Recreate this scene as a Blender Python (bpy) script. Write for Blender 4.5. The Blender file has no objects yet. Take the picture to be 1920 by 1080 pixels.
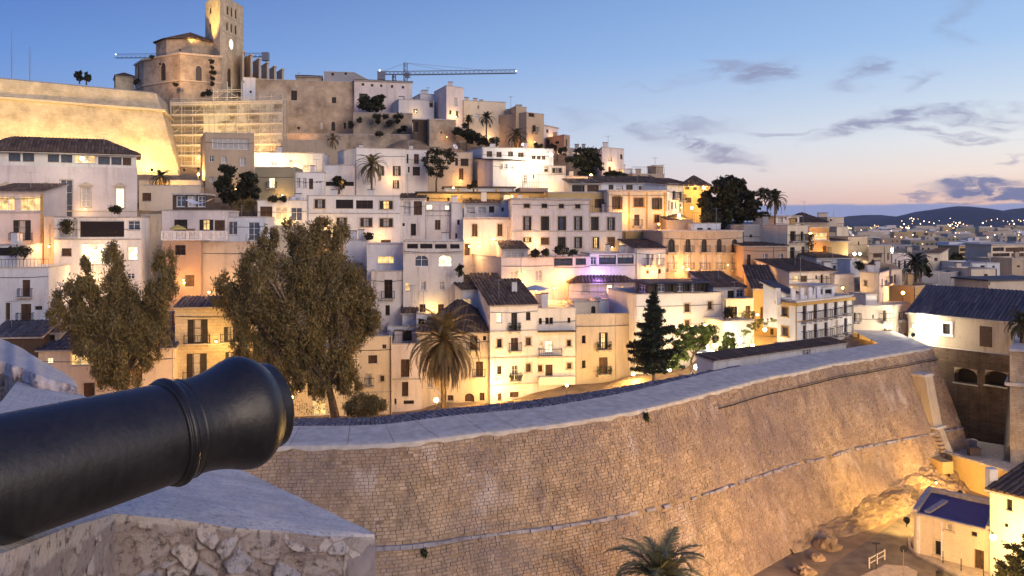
import bpy, bmesh, math, random
import numpy as np
from mathutils import Vector, Matrix, noise
R = math.radians
random.seed(7)
S = bpy.context.scene
COL = S.collection

# ---------------------------------------------------------------- camera
F, CU, CV, EYE = 1600.0, 960.0, 415.0, 30.0      # focal length and horizon of the photograph, eye height in metres
cd = bpy.data.cameras.new('camera'); cam = bpy.data.objects.new('camera', cd); COL.objects.link(cam)
cam.location = (0, 0, EYE); cam.rotation_euler = (R(90), 0, 0)
cd.sensor_width = 36; cd.lens = 36 * F / 1920; cd.shift_y = -(540 - CV) / 1920
cd.clip_start = 0.1; cd.clip_end = 20000
S.camera = cam
S.view_settings.view_transform = 'Standard'; S.view_settings.look = 'None'
S.view_settings.exposure = 0.0; S.view_settings.gamma = 1.0
try: S.view_settings.use_curve_mapping = False
except Exception: pass

# ---------------------------------------------------------------- sky after sunset
def lin(c):
    return tuple(((x/255)/12.92 if x/255 <= .04045 else ((x/255+.055)/1.055)**2.4) for x in c)
W = bpy.data.worlds.new('World'); S.world = W; W.use_nodes = True
nt = W.node_tree; N = nt.nodes; L = nt.links
bg = N['Background']
tc = N.new('ShaderNodeTexCoord'); sep = N.new('ShaderNodeSeparateXYZ'); L.new(tc.outputs['Generated'], sep.inputs[0])
def M(op, a, b=None, c=None, clamp=False):
    n = N.new('ShaderNodeMath'); n.operation = op; n.use_clamp = clamp
    for i, v in enumerate((a, b, c)):
        if v is None: continue
        if isinstance(v, (int, float)): n.inputs[i].default_value = v
        else: L.new(v, n.inputs[i])
    return n.outputs[0]
def ramp(stops):
    r = N.new('ShaderNodeValToRGB'); cr = r.color_ramp
    while len(cr.elements) < len(stops): cr.elements.new(0.5)
    for e, (p, c) in zip(cr.elements, stops): e.position = p; e.color = (*lin(c), 1)
    return r
hyp = M('SQRT', M('ADD', M('MULTIPLY', sep.outputs[0], sep.outputs[0]), M('MULTIPLY', sep.outputs[1], sep.outputs[1])))
elev = M('DIVIDE', sep.outputs[2], M('MAXIMUM', hyp, 0.001))
pos = M('MULTIPLY', elev, 1.0, clamp=True)
sq = M('POWER', pos, 0.5)                                     # finer steps near the horizon
left = ramp([(0, (150, 160, 200)), (.16, (160, 178, 220)), (.30, (134, 168, 222)), (.42, (96, 142, 214)), (.52, (72, 110, 190)), (.7, (64, 98, 176)), (1, (62, 92, 168))])
right = ramp([(0, (250, 205, 192)), (.13, (255, 205, 178)), (.17, (255, 216, 194)), (.23, (255, 236, 222)), (.29, (240, 240, 240)), (.36, (210, 225, 242)), (.44, (168, 202, 242)), (.52, (146, 184, 233)), (.7, (108, 146, 212)), (1, (76, 108, 184))])
L.new(sq, left.inputs[0]); L.new(sq, right.inputs[0])
az = M('DIVIDE', M('ADD', M('MULTIPLY', sep.outputs[0], 0.966), M('MULTIPLY', sep.outputs[1], 0.259)), M('MAXIMUM', hyp, 0.001))
azf = M('ADD', M('MULTIPLY', az, 0.92), 0.26, clamp=True)
mix = N.new('ShaderNodeMix'); mix.data_type = 'RGBA'
L.new(azf, mix.inputs[0]); L.new(left.outputs[0], mix.inputs[6]); L.new(right.outputs[0], mix.inputs[7])
# clouds: wind-drawn wisps, each an ellipse in direction space torn by noise
ysafe = M('MAXIMUM', sep.outputs[1], 0.02)
cmb = N.new('ShaderNodeCombineXYZ'); L.new(M('DIVIDE', sep.outputs[0], ysafe), cmb.inputs[0]); L.new(M('DIVIDE', sep.outputs[2], ysafe), cmb.inputs[1])
nz = N.new('ShaderNodeTexNoise'); nz.inputs['Scale'].default_value = 14; nz.inputs['Detail'].default_value = 5
mp0 = N.new('ShaderNodeMapping'); mp0.inputs['Scale'].default_value = (1, 3.0, 1); L.new(cmb.outputs[0], mp0.inputs[0]); L.new(mp0.outputs[0], nz.inputs[0])
vs = N.new('ShaderNodeVectorMath'); vs.operation = 'MULTIPLY_ADD'
L.new(nz.outputs['Color'], vs.inputs[0]); vs.inputs[1].default_value = (.12, .058, 0); L.new(cmb.outputs[0], vs.inputs[2])
nz2 = N.new('ShaderNodeTexNoise'); nz2.inputs['Scale'].default_value = 26; nz2.inputs['Detail'].default_value = 6; nz2.inputs['Roughness'].default_value = .62
mp1 = N.new('ShaderNodeMapping'); mp1.inputs['Scale'].default_value = (.5, 3.0, 1); mp1.inputs['Rotation'].default_value = (0, 0, .25)
L.new(vs.outputs[0], mp1.inputs[0]); L.new(mp1.outputs[0], nz2.inputs[0])
CL = [(1436, 140, 62, 24, .2, 1), (1375, 124, 70, 12, .2, .7), (1632, 132, 42, 17, 0, .8), (1590, 158, 46, 12, .05, .5), (1722, 146, 34, 11, .45, .5),
      (1200, 236, 32, 15, 0, .75), (1290, 240, 100, 16, .05, .6), (1310, 268, 80, 13, -.45, .9), (1365, 292, 62, 13, -.15, .85),
      (1610, 236, 90, 12, .3, .95), (1680, 218, 60, 14, .12, .9), (1790, 212, 60, 11, 0, .8), (1870, 220, 60, 16, -.05, .7), (1780, 250, 120, 8, -.12, .85), (1815, 262, 80, 9, -.04, .9),
      (1470, 250, 90, 5, 0, .5), (1835, 350, 105, 13, 0, 1.5), (1925, 366, 110, 14, 0, 1.5), (1905, 303, 60, 5, 0, .5), (1800, 30, 50, 26, 1.1, .45), (1720, 362, 30, 3, 0, .7), (1790, 373, 30, 4, 0, 1), (1250, 155, 80, 6, .1, .25), (1110, 225, 50, 8, .1, .3)]
acc = None
for (u, v, ru, rv, rot, st) in CL:
    cx, cy = (u-CU)/F + .060, (CV-v)/F + .029
    m = N.new('ShaderNodeMapping'); m.vector_type = 'TEXTURE'
    m.inputs['Location'].default_value = (cx, cy, 0); m.inputs['Rotation'].default_value = (0, 0, rot); m.inputs['Scale'].default_value = (ru/F*1.25, rv/F*1.45, 1)
    L.new(vs.outputs[0], m.inputs[0])
    ln = N.new('ShaderNodeVectorMath'); ln.operation = 'LENGTH'; L.new(m.outputs[0], ln.inputs[0])
    mr = N.new('ShaderNodeMapRange'); mr.interpolation_type = 'SMOOTHSTEP'
    mr.inputs['From Min'].default_value = 1.15; mr.inputs['From Max'].default_value = 0.1; mr.inputs['To Min'].default_value = 0; mr.inputs['To Max'].default_value = st
    L.new(ln.outputs['Value'], mr.inputs['Value'])
    acc = mr.outputs[0] if acc is None else M('MAXIMUM', acc, mr.outputs[0])
nf = N.new('ShaderNodeMapRange'); nf.inputs['From Min'].default_value = .33; nf.inputs['From Max'].default_value = .54; L.new(nz2.outputs[0], nf.inputs['Value'])
front = M('GREATER_THAN', sep.outputs[1], 0.15)
mask = M('MULTIPLY', M('MULTIPLY', M('MULTIPLY', acc, nf.outputs[0]), 1.0), front, clamp=True)
ccol = ramp([(0, (104, 116, 162)), (.18, (118, 126, 168)), (.26, (150, 150, 182)), (.36, (142, 150, 186)), (1, (150, 165, 205))]); L.new(sq, ccol.inputs[0])
mx2 = N.new('ShaderNodeMix'); mx2.data_type = 'RGBA'; L.new(mask, mx2.inputs[0]); L.new(mix.outputs[2], mx2.inputs[6]); L.new(ccol.outputs[0], mx2.inputs[7])
# bank of blue vapour along the whole horizon
bank_top = M('ADD', M('MULTIPLY', nz.outputs[0], 0.008), 0.0135)
bmask = N.new('ShaderNodeMapRange'); bmask.interpolation_type = 'SMOOTHSTEP'
L.new(M('SUBTRACT', elev, bank_top), bmask.inputs['Value']); bmask.inputs['From Min'].default_value = .0025; bmask.inputs['From Max'].default_value = -.0015
mx3 = N.new('ShaderNodeMix'); mx3.data_type = 'RGBA'; L.new(bmask.outputs[0], mx3.inputs[0]); L.new(mx2.outputs[2], mx3.inputs[6]); mx3.inputs[7].default_value = (*lin((146, 158, 204)), 1)
# physical twilight sky underneath, sun just at the horizon on the right
sky = N.new('ShaderNodeTexSky'); sky.sky_type = 'NISHITA'; sky.sun_disc = False; sky.sun_elevation = R(1); sky.sun_rotation = R(105)
mx4 = N.new('ShaderNodeMix'); mx4.data_type = 'RGBA'; mx4.blend_type = 'ADD'; mx4.inputs[0].default_value = .03; L.new(mx3.outputs[2], mx4.inputs[6]); L.new(sky.outputs[0], mx4.inputs[7])
L.new(mx4.outputs[2], bg.inputs[0]); bg.inputs[1].default_value = 0.99
# afterglow: one very soft, weak, rosy sun low on the right and behind
sd = bpy.data.lights.new('afterglow', 'SUN'); so = bpy.data.objects.new('afterglow', sd); COL.objects.link(so)
sd.energy = 2.1; sd.angle = R(40); sd.color = (1.0, .78, .60)
so.rotation_euler = Vector((-.62, .72, -.30)).to_track_quat('-Z', 'Y').to_euler()

# ---------------------------------------------------------------- measuring helpers
def at(u, v, Y): return Vector(((u-CU)/F*Y, Y, EYE-(v-CV)/F*Y))
def zat(v, Y): return EYE-(v-CV)/F*Y
def yat(v, z): return (EYE-z)*F/(v-CV)          # distance of a point at height z seen at row v
def tag(o, label=None, cat=None, group=None, kind=None):
    if label: o['label'] = label
    if cat: o['category'] = cat
    if group: o['group'] = group
    if kind: o['kind'] = kind
    return o
def empty(name, loc, label=None, cat=None, group=None):
    o = bpy.data.objects.new(name, None); o.location = loc; COL.objects.link(o); o.empty_display_size = .5
    return tag(o, label, cat, group)

# ---------------------------------------------------------------- materials
def new_mat(name):
    m = bpy.data.materials.new(name); m.use_nodes = True
    return m, m.node_tree.nodes, m.node_tree.links, m.node_tree.nodes['Principled BSDF']
_mc = {}
def plain(name, c, rough=.7, metal=0.0, var=.15, scale=3.0, bump=0.0, spec=.3):
    if name in _mc: return _mc[name]
    m, n, l, b = new_mat(name)
    g = n.new('ShaderNodeNewGeometry'); t = n.new('ShaderNodeTexNoise'); t.inputs['Scale'].default_value = scale; t.inputs['Detail'].default_value = 6
    l.new(g.outputs['Position'], t.inputs['Vector'])
    mr = n.new('ShaderNodeMapRange'); l.new(t.outputs[0], mr.inputs['Value']); mr.inputs['From Min'].default_value = .3; mr.inputs['From Max'].default_value = .7
    mr.inputs['To Min'].default_value = 1-var; mr.inputs['To Max'].default_value = 1+var
    v = n.new('ShaderNodeVectorMath'); v.operation = 'SCALE'; v.inputs[0].default_value = c; l.new(mr.outputs[0], v.inputs['Scale'])
    l.new(v.outputs[0], b.inputs['Base Color']); b.inputs['Roughness'].default_value = rough; b.inputs['Metallic'].default_value = metal
    b.inputs['Specular IOR Level'].default_value = spec
    if bump:
        bp = n.new('ShaderNodeBump'); bp.inputs['Strength'].default_value = bump; bp.inputs['Distance'].default_value = .05; l.new(t.outputs[0], bp.inputs['Height']); l.new(bp.outputs[0], b.inputs['Normal'])
    _mc[name] = m; return m
def emit(name, c, s):
    if name in _mc: return _mc[name]
    m, n, l, b = new_mat(name)
    b.inputs['Base Color'].default_value = (*c, 1); b.inputs['Emission Color'].default_value = (*c, 1); b.inputs['Emission Strength'].default_value = s
    _mc[name] = m; return m
def litglass(name, c, s):
    """lit room behind glass: uneven, curtain-like glow"""
    m, n, l, b = new_mat(name)
    g = n.new('ShaderNodeNewGeometry'); t = n.new('ShaderNodeTexNoise'); t.inputs['Scale'].default_value = 1.6; t.inputs['Detail'].default_value = 3
    l.new(g.outputs['Position'], t.inputs['Vector'])
    mr = n.new('ShaderNodeMapRange'); l.new(t.outputs[0], mr.inputs['Value']); mr.inputs['From Min'].default_value = .3; mr.inputs['From Max'].default_value = .65
    mr.inputs['To Min'].default_value = s*.25; mr.inputs['To Max'].default_value = s*1.3
    l.new(mr.outputs[0], b.inputs['Emission Strength']); b.inputs['Emission Color'].default_value = (*c, 1); b.inputs['Base Color'].default_value = (.1, .08, .05, 1); b.inputs['Roughness'].default_value = .15
    _mc[name] = m; return m
def stucco(name, c, dirt=.35, stain=(.30, .25, .20)):
    """limewashed plaster: blotches, rain streaks, patches of bare render"""
    if name in _mc: return _mc[name]
    m, n, l, b = new_mat(name)
    g = n.new('ShaderNodeNewGeometry')
    def nz(scale, vec=(1, 1, 1), det=6, rough=.6, seed=0):
        mp = n.new('ShaderNodeMapping'); mp.inputs['Scale'].default_value = vec; mp.inputs['Location'].default_value = (seed*3.1, seed*1.7, seed)
        l.new(g.outputs['Position'], mp.inputs[0])
        t = n.new('ShaderNodeTexNoise'); t.inputs['Scale'].default_value = scale; t.inputs['Detail'].default_value = det; t.inputs['Roughness'].default_value = rough
        l.new(mp.outputs[0], t.inputs['Vector']); return t.outputs[0]
    def rng(x, a, bb, c0, c1):
        r = n.new('ShaderNodeMapRange'); l.new(x, r.inputs['Value']); r.inputs['From Min'].default_value = a; r.inputs['From Max'].default_value = bb
        r.inputs['To Min'].default_value = c0; r.inputs['To Max'].default_value = c1; return r.outputs[0]
    def mixc(f, a, bb):
        x = n.new('ShaderNodeMix'); x.data_type = 'RGBA'; l.new(f, x.inputs[0])
        for s, val in ((6, a), (7, bb)):
            if isinstance(val, tuple): x.inputs[s].default_value = (*val, 1)
            else: l.new(val, x.inputs[s])
        return x.outputs[2]
    seed = len(_mc)
    big = rng(nz(.22, seed=seed), .35, .65, 0, 1)
    dark = tuple(x*.80 for x in c); 
    col = mixc(big, dark, c)
    streak = rng(nz(1.6, (1, 1, .12), seed=seed+1), .52, .74, 0, dirt)
    col = mixc(streak, col, stain)
    patch = rng(nz(.55, det=9, rough=.7, seed=seed+2), .60, .70, 0, dirt*1.1)
    col = mixc(patch, col, tuple(x*.62 for x in c))
    fine = rng(nz(9, seed=seed), .3, .7, .88, 1.08)
    v = n.new('ShaderNodeVectorMath'); v.operation = 'SCALE'; l.new(col, v.inputs[0]); l.new(fine, v.inputs['Scale'])
    l.new(v.outputs[0], b.inputs['Base Color']); b.inputs['Roughness'].default_value = .85; b.inputs['Specular IOR Level'].default_value = .15
    bp = n.new('ShaderNodeBump'); bp.inputs['Strength'].default_value = .35; bp.inputs['Distance'].default_value = .04
    l.new(nz(5, seed=seed+4, det=8), bp.inputs['Height']); l.new(bp.outputs[0], b.inputs['Normal'])
    _mc[name] = m; return m
def masonry(name, c, c2, bw=.6, bh=.28, dirt=.4, bump=.5):
    """coursed stone for faces too far off to tell the stones apart"""
    if name in _mc: return _mc[name]
    m, n, l, b = new_mat(name)
    g = n.new('ShaderNodeNewGeometry'); sx = n.new('ShaderNodeSeparateXYZ'); l.new(g.outputs['Position'], sx.inputs[0])
    ad = n.new('ShaderNodeMath'); ad.operation = 'ADD'; l.new(sx.outputs[0], ad.inputs[0]); l.new(sx.outputs[1], ad.inputs[1])
    cb = n.new('ShaderNodeCombineXYZ'); l.new(ad.outputs[0], cb.inputs[0]); l.new(sx.outputs[2], cb.inputs[1])
    br = n.new('ShaderNodeTexBrick'); l.new(cb.outputs[0], br.inputs['Vector']); br.inputs['Scale'].default_value = 1
    br.inputs['Brick Width'].default_value = bw; br.inputs['Row Height'].default_value = bh; br.inputs['Mortar Size'].default_value = .012
    br.inputs['Color1'].default_value = (*c, 1); br.inputs['Color2'].default_value = (*c2, 1); br.inputs['Mortar'].default_value = (*[x*.68 for x in c2], 1)
    t = n.new('ShaderNodeTexNoise'); t.inputs['Scale'].default_value = .35; t.inputs['Detail'].default_value = 9; t.inputs['Roughness'].default_value = .68; l.new(g.outputs['Position'], t.inputs['Vector'])
    mr = n.new('ShaderNodeMapRange'); l.new(t.outputs[0], mr.inputs['Value']); mr.inputs['From Min'].default_value = .35; mr.inputs['From Max'].default_value = .65
    mr.inputs['To Min'].default_value = 1-dirt; mr.inputs['To Max'].default_value = 1.15
    v = n.new('ShaderNodeVectorMath'); v.operation = 'SCALE'; l.new(br.outputs[0], v.inputs[0]); l.new(mr.outputs[0], v.inputs['Scale'])
    l.new(v.outputs[0], b.inputs['Base Color']); b.inputs['Roughness'].default_value = .9; b.inputs['Specular IOR Level'].default_value = .1
    bp = n.new('ShaderNodeBump'); bp.inputs['Strength'].default_value = bump; bp.inputs['Distance'].default_value = .06
    t2 = n.new('ShaderNodeTexNoise'); t2.inputs['Scale'].default_value = 3; t2.inputs['Detail'].default_value = 8; l.new(g.outputs['Position'], t2.inputs['Vector'])
    a2 = n.new('ShaderNodeMath'); a2.operation = 'SUBTRACT'; l.new(t2.outputs[0], a2.inputs[0]); l.new(br.outputs['Fac'], a2.inputs[1])
    l.new(a2.outputs[0], bp.inputs['Height']); l.new(bp.outputs[0], b.inputs['Normal'])
    _mc[name] = m; return m
def islands(name, cols, rough=.85, bump=.3, big=.3, scale=2.0, spec=.15):
    """every loose piece of the mesh (stone, tile, leaf) gets its own tone"""
    if name in _mc: return _mc[name]
    m, n, l, b = new_mat(name)
    g = n.new('ShaderNodeNewGeometry'); r = n.new('ShaderNodeValToRGB')
    while len(r.color_ramp.elements) < len(cols): r.color_ramp.elements.new(.5)
    for i, (e, c) in enumerate(zip(r.color_ramp.elements, cols)): e.position = i/max(1, len(cols)-1); e.color = (*c, 1)
    oi = n.new('ShaderNodeObjectInfo'); ad = n.new('ShaderNodeMath'); ad.operation = 'ADD'; l.new(g.outputs['Random Per Island'], ad.inputs[0]); l.new(oi.outputs['Random'], ad.inputs[1])
    fr = n.new('ShaderNodeMath'); fr.operation = 'FRACT'; l.new(ad.outputs[0], fr.inputs[0]); l.new(fr.outputs[0], r.inputs[0])
    t = n.new('ShaderNodeTexNoise'); t.inputs['Scale'].default_value = scale; t.inputs['Detail'].default_value = 8; t.inputs['Roughness'].default_value = .65; l.new(g.outputs['Position'], t.inputs['Vector'])
    mr = n.new('ShaderNodeMapRange'); l.new(t.outputs[0], mr.inputs['Value']); mr.inputs['From Min'].default_value = .3; mr.inputs['From Max'].default_value = .7
    mr.inputs['To Min'].default_value = 1-big; mr.inputs['To Max'].default_value = 1+big
    v = n.new('ShaderNodeVectorMath'); v.operation = 'SCALE'; l.new(r.outputs[0], v.inputs[0]); l.new(mr.outputs[0], v.inputs['Scale'])
    l.new(v.outputs[0], b.inputs['Base Color']); b.inputs['Roughness'].default_value = rough; b.inputs['Specular IOR Level'].default_value = spec
    if bump:
        bp = n.new('ShaderNodeBump'); bp.inputs['Strength'].default_value = bump; bp.inputs['Distance'].default_value = .04; l.new(t.outputs[0], bp.inputs['Height']); l.new(bp.outputs[0], b.inputs['Normal'])
    _mc[name] = m; return m

WALLS = {
 'white': stucco('white_limewash', (.80, .77, .73), .38), 'white2': stucco('aged_white_limewash', (.72, .68, .64), .7), 'cool': stucco('cool_white_plaster', (.66, .68, .72), .45),
 'cream': stucco('cream_plaster', (.72, .62, .47), .45), 'beige': stucco('beige_plaster', (.60, .51, .40), .5), 'tan': stucco('tan_plaster', (.50, .40, .29), .5),
 'pink': stucco('rosy_plaster', (.75, .66, .62), .4), 'ochre': stucco('ochre_plaster', (.56, .40, .18), .4), 'orange': stucco('orange_plaster', (.50, .32, .13), .5),
 'terra': stucco('terracotta_plaster', (.46, .32, .23), .4), 'khaki': stucco('khaki_plaster', (.34, .30, .20), .3), 'grey': stucco('grey_render', (.36, .35, .36), .5),
 'brown': stucco('dark_brown_render', (.10, .07, .05), .3), 'peach': stucco('peach_plaster', (.73, .61, .47), .45),
 'stone': masonry('hill_stone', (.52, .42, .31), (.46, .37, .27), .42, .2, .5), 'goldstone': masonry('golden_stone', (.60, .51, .36), (.54, .45, .31), .8, .36, .32),
 'mottled': stucco('mottled_plaster', (.50, .42, .32), .9, (.28, .20, .13)), 'shaderubble': stucco('painted_shade_rubble', (.17, .115, .08), .8, (.05, .038, .034)), 'shadestone': masonry('painted_shade_stone', (.165, .118, .085), (.13, .092, .068), .45, .22, .55, .9)}  # last two: undercroft shadow put into the stone colour, rubble variant unused
M_TRIM = plain('stone_trim', (.52, .43, .32), .8); M_OCHRE = plain('ochre_trim', (.50, .30, .08), .8); M_WHITE = plain('white_paint', (.72, .71, .70), .6)
M_WOOD = plain('brown_wood', (.085, .045, .026), .6, var=.35); M_DWOOD = plain('dark_shutter_wood', (.035, .028, .024), .6, var=.3)
M_DARK = plain('unlit_interior', (.022, .014, .010), .35); M_IRON = plain('wrought_iron', (.022, .022, .026), .5, .4); M_CLOTH = plain('pale_curtain', (.42, .40, .38), .9)
M_GLASS = plain('dim_glass', (.05, .07, .10), .08, spec=.7, var=.3); M_GLASS2 = plain('bluish_glass', (.07, .08, .105), .1, spec=.7, var=.3)
M_LIT = litglass('lit_window_glow', (1.0, .62, .22), 1.3); M_LITB = litglass('bright_window_glow', (1.0, .84, .48), 2.6)
M_TILE = islands('old_roof_tiles', [(.09, .06, .042), (.135, .085, .06), (.07, .052, .042), (.17, .115, .08), (.11, .08, .065)], .9, .2)
M_DTILE = islands('dark_roof_tiles', [(.07, .05, .043), (.105, .073, .058), (.055, .042, .038), (.13, .09, .07)], .9, .2)
M_BTILE = islands('slate_blue_roof_tiles', [(.055, .058, .085), (.075, .078, .105), (.045, .048, .072), (.10, .10, .125)], .8, .2)
M_ROOF = plain('roof_terrace_paving', (.33, .30, .29), .9, var=.3); M_COPE = plain('parapet_coping', (.42, .38, .35), .85, var=.25)
M_METAL = plain('galvanised_metal', (.30, .30, .32), .45, .7)
PANES = {'d': M_DARK, 'l': M_LIT, 'L': M_LITB, 'c': M_CLOTH, 'w': M_WOOD, 't': M_GLASS2, 'p': M_CLOTH, 'g': M_GLASS, 'o': M_DARK}

# ---------------------------------------------------------------- mesh collector
class MB:
    def __init__(s): s.v = []; s.f = []; s.m = []; s.mats = []
    def mi(s, mat):
        if mat not in s.mats: s.mats.append(mat)
        return s.mats.index(mat)
    def face(s, pts, mat):
        b = len(s.v); s.v += [tuple(p) for p in pts]; s.f.append(tuple(range(b, b+len(pts)))); s.m.append(s.mi(mat))
    def hexa(s, p, mat):
        """eight corners: 0-3 bottom ring, 4-7 top ring"""
        b = len(s.v); s.v += [tuple(x) for x in p]; k = s.mi(mat)
        for f in ((3, 2, 1, 0), (4, 5, 6, 7), (0, 1, 5, 4), (1, 2, 6, 5), (2, 3, 7, 6), (3, 0, 4, 7)):
            s.f.append(tuple(b+i for i in f)); s.m.append(k)
    def box(s, x0, x1, y0, y1, z0, z1, mat):
        s.hexa([(x0, y0, z0), (x1, y0, z0), (x1, y1, z0), (x0, y1, z0), (x0, y0, z1), (x1, y0, z1), (x1, y1, z1), (x0, y1, z1)], mat)
    def bar(s, a, b, r, mat, n=4, r2=None):
        a = Vector(a); b = Vector(b); d = (b-a)
        if d.length < 1e-6: return
        d.normalize(); x = d.orthogonal().normalized(); y = d.cross(x); r2 = r if r2 is None else r2
        k = s.mi(mat); base = len(s.v)
        for p, rr in ((a, r), (b, r2)):
            for i in range(n):
                t = 2*math.pi*(i+.5)/n; s.v.append(tuple(p+x*math.cos(t)*rr+y*math.sin(t)*rr))
        for i in range(n):
            j = (i+1) % n; s.f.append((base+i, base+j, base+n+j, base+n+i)); s.m.append(k)
        s.f.append(tuple(base+i for i in reversed(range(n)))); s.m.append(k); s.f.append(tuple(base+n+i for i in range(n))); s.m.append(k)
    def tube(s, pts, rad, mat, n=6):
        for i in range(len(pts)-1): s.bar(pts[i], pts[i+1], rad[i], mat, n, rad[i+1])
    def mesh(s, name, org=(0, 0, 0), smooth=False):
        me = bpy.data.meshes.new(name); o = Vector(org)
        me.from_pydata([tuple(Vector(p)-o) for p in s.v], [], s.f)
        for m in s.mats: me.materials.append(m)
        if s.m: me.polygons.foreach_set('material_index', s.m)
        if smooth:
            bm = bmesh.new(); bm.from_mesh(me); bmesh.ops.remove_doubles(bm, verts=bm.verts, dist=.0005); bm.to_mesh(me); bm.free()
            me.polygons.foreach_set('use_smooth', [True]*len(me.polygons))
        me.update(); return me
    def build(s, name, parent=None, smooth=False, org=None):
        """world-space geometry; the object's origin sits on its parent's origin or at org"""
        root = Vector((0, 0, 0)); q = parent
        while q is not None: root = root+Vector(q.location); q = q.parent
        o_ = Vector(org) if org is not None else (root if parent is not None else (Vector(s.v[0]) if s.v else root))
        o = bpy.data.objects.new(name, s.mesh(name, o_, smooth)); COL.objects.link(o)
        o.location = o_-root if parent is not None else o_
        if parent is not None: o.parent = parent
        return o

# a wall plane: P to Q along its foot, outside on the right-hand side
class Face:
    def __init__(s, P, Q):
        s.P = Vector((P[0], P[1])); d = Vector((Q[0], Q[1]))-s.P; s.len = d.length; s.t = d.normalized(); s.n = Vector((s.t.y, -s.t.x))
    def w(s, a, out, z):
        p = s.P+s.t*a+s.n*out; return Vector((p.x, p.y, z))
    def hit(s, u, v):
        rx, ry = (u-CU)/F, 1.0
        k = (s.P.x*s.n.x+s.P.y*s.n.y)/(rx*s.n.x+ry*s.n.y)
        p = Vector((rx*k, k)); return (p-s.P).dot(s.t), EYE-(v-CV)/F*k
    def box(s, mb, a0, a1, o0, o1, z0, z1, mat):
        mb.hexa([s.w(a0, o1, z0), s.w(a1, o1, z0), s.w(a1, o0, z0), s.w(a0, o0, z0), s.w(a0, o1, z1), s.w(a1, o1, z1), s.w(a1, o0, z1), s.w(a0, o0, z1)], mat)

def wall_holes(mb, fc, z0, z1, rects, mat, depth=.32):
    """wall face with real openings and their reveals"""
    rs = []
    for (a, b, c, d) in rects:
        a, b, c, d = max(a, .04), min(b, fc.len-.04), max(c, z0+.04), min(d, z1-.04)
        if b-a > .08 and d-c > .08: rs.append((a, b, c, d))
    xs = sorted({0, fc.len} | {r[0] for r in rs} | {r[1] for r in rs}); zs = sorted({z0, z1} | {r[2] for r in rs} | {r[3] for r in rs})
    for j in range(len(zs)-1):
        run = None
        for i in range(len(xs)-1):
            mx, mz = (xs[i]+xs[i+1])/2, (zs[j]+zs[j+1])/2
            hole = any(r[0] < mx < r[1] and r[2] < mz < r[3] for r in rs)
            if not hole and run is None: run = xs[i]
            if run is not None and (hole or i == len(xs)-2):
                e = xs[i] if hole else xs[i+1]
                mb.face([fc.w(run, 0, zs[j]), fc.w(e, 0, zs[j]), fc.w(e, 0, zs[j+1]), fc.w(run, 0, zs[j+1])], mat); run = None
    for (a, b, c, d) in rs:
        w = fc.w; k = -depth
        mb.face([w(a, 0, c), w(b, 0, c), w(b, k, c), w(a, k, c)], mat); mb.face([w(a, k, d), w(b, k, d), w(b, 0, d), w(a, 0, d)], mat)
        mb.face([w(a, 0, c), w(a, k, c), w(a, k, d), w(a, 0, d)], mat); mb.face([w(b, k, c), w(b, 0, c), w(b, 0, d), w(b, k, d)], mat)
    return rs

def shutter_box(mb, fc, a0, a1, o0, o1, z0, z1, mat):
    t = .06
    fc.box(mb, a0, a1, o0, o0+(o1-o0)*.5, z0, z1, mat)
    n = max(3, min(9, int((z1-z0)/.2)))
    for i in range(n):
        zz = z0+(z1-z0)*(i+.25)/n
        fc.box(mb, a0+t, a1-t, o0+(o1-o0)*.5, o1, zz, zz+(z1-z0)/n*.55, mat)

def railing(mb, fc, a0, a1, o, z, h, mat, sp=.22, ends=True, r=.02):
    fc.box(mb, a0, a1, o-.03, o+.03, z+h-.05, z+h, mat); fc.box(mb, a0, a1, o-.02, o+.02, z+.06, z+.1, mat)
    n = max(2, int((a1-a0)/sp))
    for i in range(n+1):
        a = a0+(a1-a0)*i/n; fc.box(mb, a-r*.7, a+r*.7, o-.014, o+.014, z, z+h, mat)
    if ends:
        for a in (a0, a1):
            fc.box(mb, a-.02, a+.02, 0, o, z+h-.05, z+h, mat)
            for q in range(1, 3): fc.box(mb, a-.012, a+.012, o*q/3-.012, o*q/3+.012, z, z+h, mat)

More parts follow.
